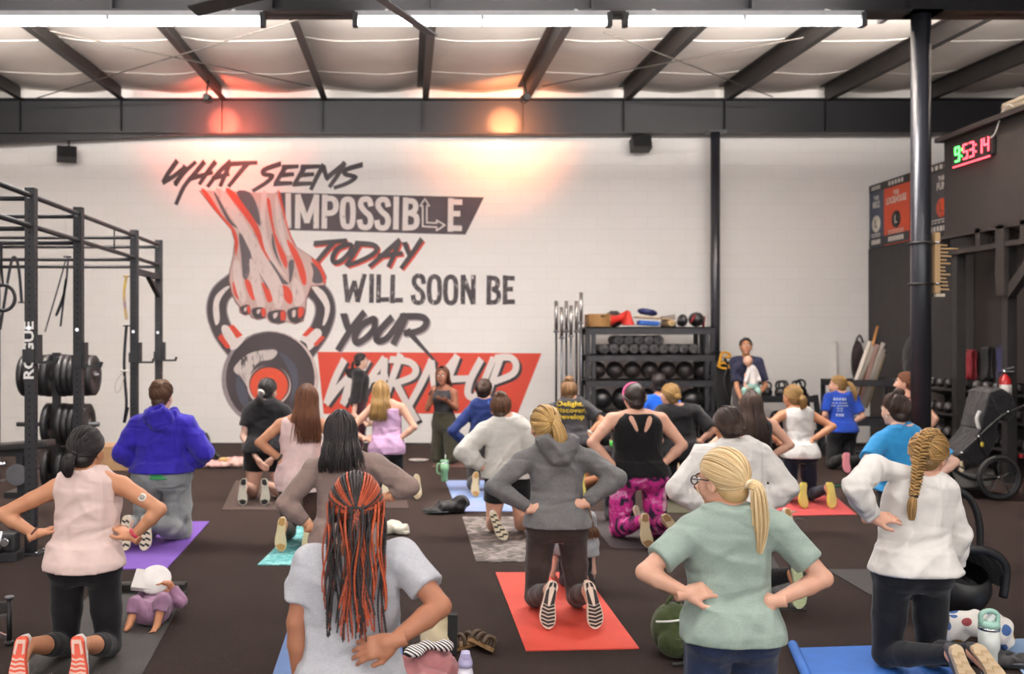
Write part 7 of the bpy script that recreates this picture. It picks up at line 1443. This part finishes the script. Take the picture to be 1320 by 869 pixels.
# sandals
SD = mat('sandal_leather', '4a3826', .6, var=.25); SDI = mat('sandal_bed', '8a6a45', .7)
for px, py, yaw, tilt, lab in ((594, 836, 2.2, 0, 'brown strappy sandal lying flat next to the tote bag'), (619, 838, .5, .5, 'brown strappy sandal tipped on its side away from the tote bag')):
    p = floor_at(px, py); t = thing('sandal', lab, 'sandal', p, 'pair of brown sandals'); M = Matrix.Rotation(yaw, 3, 'Z') @ Matrix.Rotation(tilt, 3, 'Y'); o = p+Vector((0, 0, .004+.03*tilt)); L_ = .2
    out = [(w*.9, tt*L_-.1) for tt, w in SHW]+[(-w*.9, tt*L_-.1) for tt, w in SHW[::-1]]
    MB().prism([o+M @ Vector((a, b, 0)) for a, b in out], M @ Vector((0, 0, .022))).build('sole', SDI, t)
    for yy in (.05, .0, -.06): MB().tube(catmull([o+M @ Vector((-.036, yy, .02)), o+M @ Vector((-.028, yy, .055)), o+M @ Vector((0, yy, .068)), o+M @ Vector((.028, yy, .055)), o+M @ Vector((.036, yy, .02))], 4), .012, 6).build('strap', SD, t)
    MB().ell(o+M @ Vector((.03, 0, .06)), (.01, .01, .008), n=10).build('buckle', STEELG, t)
# bottles and tumblers
def tumbler(label, px, py, hgt, r, mb_, ml, straw=True, handle=False, cap='dome'):
    p = floor_at(px, py)+Vector((0, 0, .0075)); t = thing('tumbler', label, 'tumbler', p)
    MB().lathe([(r*.72, 0), (r*.76, .01), (r*.78, hgt*.42), (r*.98, hgt*.5), (r, hgt*.55), (r, hgt*.82)], p, 28).build('cup', mb_, t); MB().lathe([(r*1.005, hgt*.82), (r*1.01, hgt*.87), (r*.9, hgt*.87)], p, 28).build('steel_rim', CHROME, t)
    MB().lathe([(r*1.0, hgt*.87), (r*1.0, hgt*.94), (r*.85, hgt*.97), (r*.3, hgt*.98)], p, 28).build('lid', ml, t)
    if straw: MB().cyl(p+Vector((.01, 0, hgt*.97)), p+Vector((.012, 0, hgt*1.22)), .006, 8).build('straw', mat('straw_clear', 'dfe3de', .3), t)
    if handle: MB().tube(catmull([p+Vector((-r*.95, 0, hgt*.78)), p+Vector((-r*1.6, 0, hgt*.76)), p+Vector((-r*1.65, 0, hgt*.4)), p+Vector((-r*.78, 0, hgt*.3))], 5), .011, 8).build('handle', ml, t)
    if cap == 'arch': MB().tube(catmull([p+Vector((-r*.85, 0, hgt*.95)), p+Vector((-r*.8, 0, hgt*1.1)), p+Vector((0, 0, hgt*1.16)), p+Vector((r*.8, 0, hgt*1.1)), p+Vector((r*.85, 0, hgt*.95))], 5), .012, 8).build('carry_loop', ml, t); MB().bar(p+Vector((-.01, -.0, hgt*.97)), p+Vector((.02, 0, hgt*1.09)), .022, .02).build('spout', mat('spout_clear', 'd8dedb', .3), t)
GRN = mat('tumbler_green', '7fae86', .45); MNT = mat('mint_plastic', '9cc4b6', .45); BONE = mat('tumbler_bone', 'c9cdc8', .4)
tumbler('green tumbler with a handle and straw standing on the floor near the instructor', 573, 621, .25, .05, GRN, GRN, True, True)
tumbler('sage tumbler with a white lid standing behind the grey hoodie', 678, 660, .24, .045, mat('tumbler_sage', '86a592', .45), mat('lid_white', 'dedad2', .5), True)
tumbler('tall pale tumbler with a mint carry lid beside the plaited woman', 1275, 873, .27, .047, BONE, MNT, False, False, 'arch')
p = floor_at(600, 896); t = thing('baby_bottle', 'lilac baby bottle in front of the mauve blanket', 'bottle', p); LIL = mat('lilac_plastic', 'b9b2d6', .3); MB().lathe([(.03, 0), (.035, .01), (.036, .1), (.03, .13)], p, 20).build('bottle', mat('bottle_white', 'e0dae6', .3), t); MB().lathe([(.034, .13), (.034, .15), (.024, .18), (.02, .2)], p, 20).build('cap', LIL, t); MB().box(p+Vector((0, -.02, .185)), (.035, .02, .03), bev=.006).build('flip_lid', LIL, t)
p = floor_at(540, 594); t = thing('paper_plate', 'white paper plate on the floor in front of the instructor', 'plate', p); MB().lathe([(.09, .002), (.11, .004), (.14, .014), (.142, .017), (.11, .009), (.02, .006)], p, 28).build('plate', mat('paper_white', 'e0dad5', .7), t); MB().ell(p+Vector((.01, 0, .012)), (.05, .04, .008), n=12).build('napkin', mat('napkin', 'd6cfca', .8), t)
# green backpack
p = floor_at(868, 845); t = thing('backpack', 'olive green backpack with a white zip stripe on the floor', 'backpack', p); OL = fabric('pack_olive', '3c4527', fold=.7)
f = Field(np.array([p.x-.2, p.y-.2, 0]), np.array([p.x+.2, p.y+.22, .32]), .008); f.add(ellp((p.x+.01, p.y+.03, .13), (.12, .10, .135)), 0); f.add(ellp((p.x+.0, p.y-.06, .08), (.095, .05, .075)), .02); f.v = np.maximum(f.v, (.003-f.ax[2]).astype(np.float32)[None, None, :]); npmesh('sack', *f.mesh(), OL, t)
MB().tube(catmull([p+Vector((-.1, -.04, .185)), p+Vector((-.03, -.085, .2)), p+Vector((.05, -.085, .215)), p+Vector((.1, -.04, .22))], 5), .006, 6).build('zip_stripe', mat('zip_white', 'd8d8d0', .5), t); MB().box(p+Vector((.02, -.105, .09)), (.08, .012, .05), bev=.005).build('pocket', OL, t); MB().tube(catmull([p+Vector((.03, -.06, .05)), p+Vector((.02, -.14, .012)), p+Vector((-.05, -.17, .008))], 5), .012, 6).build('strap', BLACKP, t); MB().tube(catmull([p+Vector((-.03, .03, .25)), p+Vector((0, .02, .3)), p+Vector((.04, .03, .26))], 5), .01, 6).build('grab_loop', OL, t)
# small cards and strap on the floor
for px, py, w, d, col, nm, lab, cat in ((1080, 627, .2, .09, '2f5a40', 'yoga_block', 'dark green flat block on the floor beyond the red mat', 'block'), (1021, 661, .08, .06, '7d9a8c', 'snack_wrapper', 'green and silver wrapper on the floor by the red mat', 'wrapper'), (1027, 670, .1, .06, '55504e', 'phone', 'grey phone lying on the floor beside the wrapper', 'phone')):
    p = floor_at(px, py); t = thing(nm, lab, cat, p); MB().box(p+Vector((0, 0, .006)), (w, d, .011), Matrix.Rotation(.3, 3, 'Z'), bev=.003).build('body', mat(nm+'_m', col, .5, var=.3, scale=30), t); MB().box(p+Vector((0, 0, .0125)), (w*.8, d*.7, .001), Matrix.Rotation(.3, 3, 'Z')).build('face', mat(nm+'_f', '2a2a2c' if nm == 'phone' else col, .35), t)
# ================================================================== INFANT SEAT behind the plaited woman
cs = floor_at(1226, 806); t = thing('infant_car_seat', 'black infant car seat with a carry handle on the floor', 'car seat', cs); CSB = mat('seat_plastic', '1a191b', .45, var=.2); CSF = fabric('seat_fabric', '232124')
O_ = np.array([cs.x, cs.y+.1, 0]); f = Field(O_-np.array([.32, .42, 0]), O_+np.array([.32, .45, .62]), .01)
f.add(ellp(O_+V3(0, 0, .24), (.215, .34, .2)), 0); f.add(ellp(O_+V3(0, .22, .32), (.2, .14, .2)), .05); f.cut(ellp(O_+V3(0, -.04, .36), (.175, .30, .2)), .02); f.v = np.maximum(f.v, (.01-f.ax[2]).astype(np.float32)[None, None, :]); npmesh('shell', *f.mesh(), CSB, t)
f = Field(O_-np.array([.3, .4, 0]), O_+np.array([.3, .4, .5]), .01); f.add(ellp(O_+V3(0, -.02, .2), (.17, .27, .09)), 0); npmesh('padding', *f.mesh(), CSF, t)
MB().tube(catmull([O_+V3(-.215, 0, .28), O_+V3(-.225, -.02, .55), O_+V3(-.16, -.03, .72), O_+V3(0, -.03, .77), O_+V3(.14, -.03, .72), O_+V3(.21, -.02, .55), O_+V3(.215, 0, .28)], 6), .02, 10).build('carry_handle', CSB, t)
MB().tube(catmull([O_+V3(-.2, -.25, .22), O_+V3(-.21, -.28, .40), O_+V3(-.1, -.31, .47), O_+V3(.08, -.31, .47), O_+V3(.2, -.28, .38), O_+V3(.205, -.25, .2)], 6), .022, 10).build('hood_rim', CSB, t)
hv = []; n = 12
for i in range(7):
    q = i/6
    for k in range(n): a = math.pi*k/(n-1); hv.append(O_+V3(.205*math.cos(a)*(1-.1*q), -.28+.5*q, .25+(.22+.05*math.sin(q*3))*math.sin(a)*(1-.35*q)))
hm_ = MB(); hm_.add(hv, [(i*n+k, i*n+k+1, (i+1)*n+k+1, (i+1)*n+k) for i in range(6) for k in range(n-1)], 0, True); ho = hm_.build('canopy', CSF, t); ho.modifiers.new('thick', 'SOLIDIFY').thickness = .008
MB().box(O_+V3(.03, -.3, .2), (.045, .006, .06), Matrix.Rotation(.3, 3, 'Y')).build('warning_label', mat('label_yellow', 'd9c032', .5, col2='e8e2d0', scale=30), t)
for dx in (-.05, .05): MB().bar(O_+V3(dx, -.2, .28), O_+V3(dx, .15, .3), .03, .006).build('harness', SB, t)
def print_cloth():
    m, t, b = nt('blanket_print'); N = t.nodes; L = t.links; tc = N.new('ShaderNodeTexCoord'); v = N.new('ShaderNodeTexVoronoi'); v.inputs['Scale'].default_value = 17; L.new(tc.outputs['Object'], v.inputs['Vector'])
    sp = N.new('ShaderNodeSeparateColor'); L.new(v.outputs['Color'], sp.inputs[0]); r = N.new('ShaderNodeValToRGB'); r.color_ramp.interpolation = 'CONSTANT'; e = r.color_ramp.elements; e[0].color = lin('3f5f94'); e[1].position = .42; e[1].color = lin('c98a3a'); q = e.new(.56); q.color = lin('8a3a40'); q = e.new(.64); q.color = lin('d9d3cc'); L.new(sp.outputs[0], r.inputs[0])
    d = N.new('ShaderNodeMath'); d.operation = 'LESS_THAN'; d.inputs[1].default_value = .5; L.new(v.outputs['Distance'], d.inputs[0]); mx = N.new('ShaderNodeMix'); mx.data_type = 'RGBA'; mx.inputs[6].default_value = lin('d9d3cc'); L.new(d.outputs[0], mx.inputs[0]); L.new(r.outputs[0], mx.inputs[7]); L.new(mx.outputs[2], b.inputs['Base Color']); b.inputs['Roughness'].default_value = .9; return m
heap('blue_mask', 'pale blue face mask hooked on the car seat handle', 'mask', [(0, 0, .52, .045, .03, .05), (.02, 0, .48, .03, .03, .04)], mat('mask_blue', '7fa2c4', .7, col2='3f5f8a', scale=20), 21, base=(1239, 812), fold=.004, h=.006)
heap('pattern_blanket', 'white blanket printed with blue and orange shapes draped by the car seat', 'blanket', [(-.1, 0, .12, .09, .07, .08), (.0, -.02, .15, .1, .07, .06), (.1, -.02, .12, .1, .07, .07), (.16, 0, .07, .06, .06, .06)], print_cloth(), 23, base=(1254, 838), fold=.012, h=.007)
heap('dark_jacket', 'black jacket on the floor behind the pale tumbler', 'jacket', [(0, 0, .02, .12, .1, .03), (.12, -.02, .02, .1, .08, .025), (-.1, .05, .03, .1, .1, .035)], fabric('shell_black', '1d1c1e'), 25, base=(1290, 856), parts=lambda t, b: MB().bar(b+Vector((.0, -.09, .03)), b+Vector((.18, -.1, .03)), .012, .006).build('zip', STEELG, t))
# ================================================================== STROLLER by the loft
stq = lambda px, py, d=0: at(px, py, 9.86+d)
wc = stq(1288, 616); t = thing('jogging_stroller', 'black jogging stroller with large spoked wheels by the dark loft', 'stroller', (wc.x, 10.1, 0)); ST = mat('stroller_frame', '202023', .4, .3); SF = fabric('stroller_cloth', '232225', fold=.6); SGc = mat('stroller_grey', '6a6763', .7)
R_w = wc.z-.002
def wheel(c, r, nm='wheel'):
    c = Vector(c); MB().tube([c+Vector((r*math.cos(a), 0, r*math.sin(a)))*(1-.024/r) for a in [i*math.pi/18 for i in range(36)]], .024, 8, closed=True).build('tyre', RUBBER, t)
    mb = MB(); mb.tube([c+Vector((math.cos(a), 0, math.sin(a)))*(r-.052) for a in [i*math.pi/18 for i in range(36)]], .009, 6, closed=True)
    for k in range(5):
        a = k*2*math.pi/5+.3; mb.tube([c+Vector((math.cos(a), 0, math.sin(a)))*.02, c+Vector((math.cos(a+.12), 0, math.sin(a+.12)))*r*.5, c+Vector((math.cos(a), 0, math.sin(a)))*(r-.055)], .009, 6)
    mb.build('rim', mat('rim_grey', '3a3a3d', .4, .4), t); MB().cyl(c-Vector((0, .03, 0)), c+Vector((0, .03, 0)), .022, 12).build('hub', CHROME, t)
wheel(wc, R_w); wheel(wc+Vector((.06, .55, 0)), R_w); fw = stq(1212, 622, .28); wheel((fw.x, fw.y, .16), .155)
for d in (0.06, .48):
    MB().tube(catmull([stq(1234, 588, d), stq(1262, 563, d), stq(1292, 536, d), stq(1330, 520, d)], 5), .014, 8).build('push_bar', ST, t); MB().tube([stq(1288, 616, d), stq(1268, 580, d), stq(1262, 560, d)], .014, 8).build('strut', ST, t); MB().tube(catmull([stq(1288, 616, d), stq(1255, 618, d), stq(1225, 604, d), Vector((fw.x+.05, fw.y-.2+d*.5, .2))], 5), .015, 8).build('chassis_tube', ST, t)
    for q in ((1262, 563), (1240, 584), (1300, 531)): MB().ell(stq(*q, d-.02), (.018, .012, .018), n=10).build('joint', CHROME, t)
MB().cyl(stq(1330, 520, .06), stq(1330, 520, .48), .018, 10).build('handle_grip', RUBBER, t)
def slab(name, pts, d0, d1, m): P = [stq(x, y, d0) for x, y in pts]; o = MB().prism(P, (0, d1-d0, 0)).build(name, m, t); b = o.modifiers.new('bevel', 'BEVEL'); b.width = .02; b.segments = 3; return o
slab('seat', [(1238, 588), (1250, 572), (1266, 552), (1282, 548), (1290, 560), (1280, 580), (1266, 600), (1256, 598)], .08, .46, SF); slab('backrest', [(1264, 553), (1270, 528), (1276, 506), (1283, 504), (1292, 530), (1286, 556)], .08, .46, SF); slab('canopy', [(1276, 506), (1292, 500), (1305, 508), (1312, 530), (1300, 545), (1288, 530)], .06, .48, SF)
slab('basket', [(1222, 604), (1262, 614), (1286, 606), (1278, 628), (1240, 630), (1226, 618)], .1, .44, SGc)
MB().tube(catmull([stq(1262, 553, .06), stq(1259, 540, .06), stq(1263, 530, .06)], 5), .018, 8).build('bumper', mat('bumper_white', 'c9c6c2', .5), t); MB().ell(stq(1266, 573, .05), (.02, .01, .03), n=12).build('toggle', mat('toggle_yellow', 'c9b23a', .4), t)
for q in ((1302, 594), (1316, 588)): MB().box(stq(*q, .05), (.03, .02, .04)).build('brake_tab', mat('brake_red', '8e1c24', .5), t)
# ================================================================== CEILING FAN (only blade tips reach into view)
hub = Vector((-.45, 6.9, 4.24)); t = thing('ceiling_fan', 'dark ceiling fan with drooping blades near the strip lights', 'fan', hub); FN = mat('fan_dark', '4a4644', .5)
MB().lathe([(.05, -.06), (.13, -.04), (.14, .06), (.06, .1)], hub, 24).build('motor', FN, t); MB().cyl(hub+Vector((0, 0, .1)), (hub.x, hub.y, zpur(6.9)+.05), .02, 12).build('rod', FN, t); MB().box((hub.x, hub.y, zpur(6.9)+.06), (1.6, .06, .06)).build('mount_bar', FN, t)
for a in (62, 152, 242, 332):
    d = Vector((math.cos(math.radians(a)), math.sin(math.radians(a)), 0)); MB().bar(hub+d*.12, hub+d*1.38+Vector((0, 0, -.05)), .13, .012, (0.3*d.y, -.3*d.x, 1)).build('blade', FN, t); MB().bar(hub+d*.1, hub+d*.35, .05, .02).build('blade_iron', FN, t)
# ================================================================== BABY lying on the ribbed mat
bY_ = floor_at(200, 805).y; bb0 = floor_at(200, 805); rt = thing('person', 'baby in lilac outfit lying on the ribbed mat holding a white pad', 'baby', bb0); q = lambda px, py, d=0: np.array(at(px, py, bY_+d)); h = .006
f = Field(q(150, 835, -.35), q(245, 735, .45), h); f.lo[2] = 0
f = Field(np.array([bb0.x-.28, bb0.y-.35, 0]), np.array([bb0.x+.3, bb0.y+.5, .36]), h)
B_ = lambda x, y, z: np.array([bb0.x+x, bb0.y+y, z])
f.add(ellp(B_(-.02, .30, .085), (.068, .075, .072)), 0); f.add(ellp(B_(-.02, .1, .07), (.08, .14, .06)), .03)
f.add(cone(B_(.08, .18, .12), B_(.05, .13, .20), .024, .019), .01); f.add(ellp(B_(.025, .13, .205), (.022, .018, .014)), .01)
for k in range(4): f.add(cone(B_(.015, .13-.012+k*.01, .207), B_(-.022-.003*(k % 2), .105+k*.014, .20-.004*k), .0065, .005), .004)
f.add(cone(B_(.03, .11, .205), B_(.02, .09, .215), .006, .005), .004)
f.add(cone(B_(-.11, .2, .1), B_(-.09, .2, .19), .022, .018), .01); f.add(ellp(B_(-.075, .2, .195), (.022, .018, .014)), .01)
f.add(cone(B_(.055, -.08, .12), B_(.045, -.13, .04), .027, .02), .01); f.add(cone(B_(.045, -.13, .035), B_(.035, -.175, .014), .019, .014), .01)
for k in range(5): f.add(ellp(B_(.018+k*.008, -.192+.003*k, .013), (.005, .007, .006)), .004)
f.add(cone(B_(-.1, -.06, .1), B_(-.115, -.12, .03), .027, .02), .01); f.add(cone(B_(-.115, -.12, .03), B_(-.12, -.16, .014), .018, .014), .01); f.v = np.maximum(f.v, (.0095-f.ax[2]).astype(np.float32)[None, None, :])
npmesh('body', *f.mesh(), skin_mat('skin_baby2', 'c48a66'), rt)
f = Field(np.array([bb0.x-.28, bb0.y-.35, 0]), np.array([bb0.x+.3, bb0.y+.5, .36]), h); f.add(ellp(B_(-.02, .1, .075), (.1, .15, .075)), 0); f.add(ellp(B_(-.02, -.02, .07), (.1, .08, .07)), .03)
f.add(cone(B_(.05, .2, .09), B_(.12, .12, .1), .045, .036), .02); f.add(cone(B_(.12, .12, .1), B_(.07, .15, .165), .036, .03, f1=True), .01); f.add(cone(B_(-.09, .2, .08), B_(-.12, .17, .1), .042, .034), .02); f.add(cone(B_(-.12, .17, .1), B_(-.1, .2, .16), .034, .028, f1=True), .01)
f.add(cone(B_(.03, -.03, .08), B_(.06, -.07, .155), .058, .045), .02); f.add(cone(B_(.06, -.07, .155), B_(.053, -.1, .10), .045, .036, f1=True), .01); f.add(cone(B_(-.07, -.02, .08), B_(-.1, -.05, .13), .058, .045), .02); f.add(cone(B_(-.1, -.05, .13), B_(-.107, -.085, .08), .044, .036, f1=True), .01)
X, Y_, Z = f.grid(); f.v += .004*np.sin(X*70+3*np.sin(Y_*40)).astype(np.float32)*np.cos(Z*50).astype(np.float32); f.v = np.maximum(f.v, (.009-f.ax[2]).astype(np.float32)[None, None, :]); npmesh('outfit', *f.mesh(), fabric('baby_lilac', '9a7590', fold=.5), rt)
MB().tube([B_(-.015, -.09, .12), B_(-.02, -.11, .10), B_(-.015, -.125, .085)], .004, 6).build('drawstring', fabric('baby_lilac', '9a7590'), rt)
pd = thing('white_pad', 'folded white pad held up by the lying baby', 'pad', B_(-.04, .12, .2)); R_ = Matrix.Rotation(.55, 3, 'X') @ Matrix.Rotation(.15, 3, 'Y')
MB().ell(B_(-.045, .17, .215), (.095, .115, .03), R_, n=20).build('pad', mat('pad_white', 'ded9d6', .8, bump=.3, bscale=40), pd); MB().box(Vector(B_(-.045, .17, .215))+R_ @ Vector((-.06, -.02, .004)), (.12, .15, .03), R_, bev=.004).build('fold', mat('pad_white2', 'd2ccc8', .8), pd)
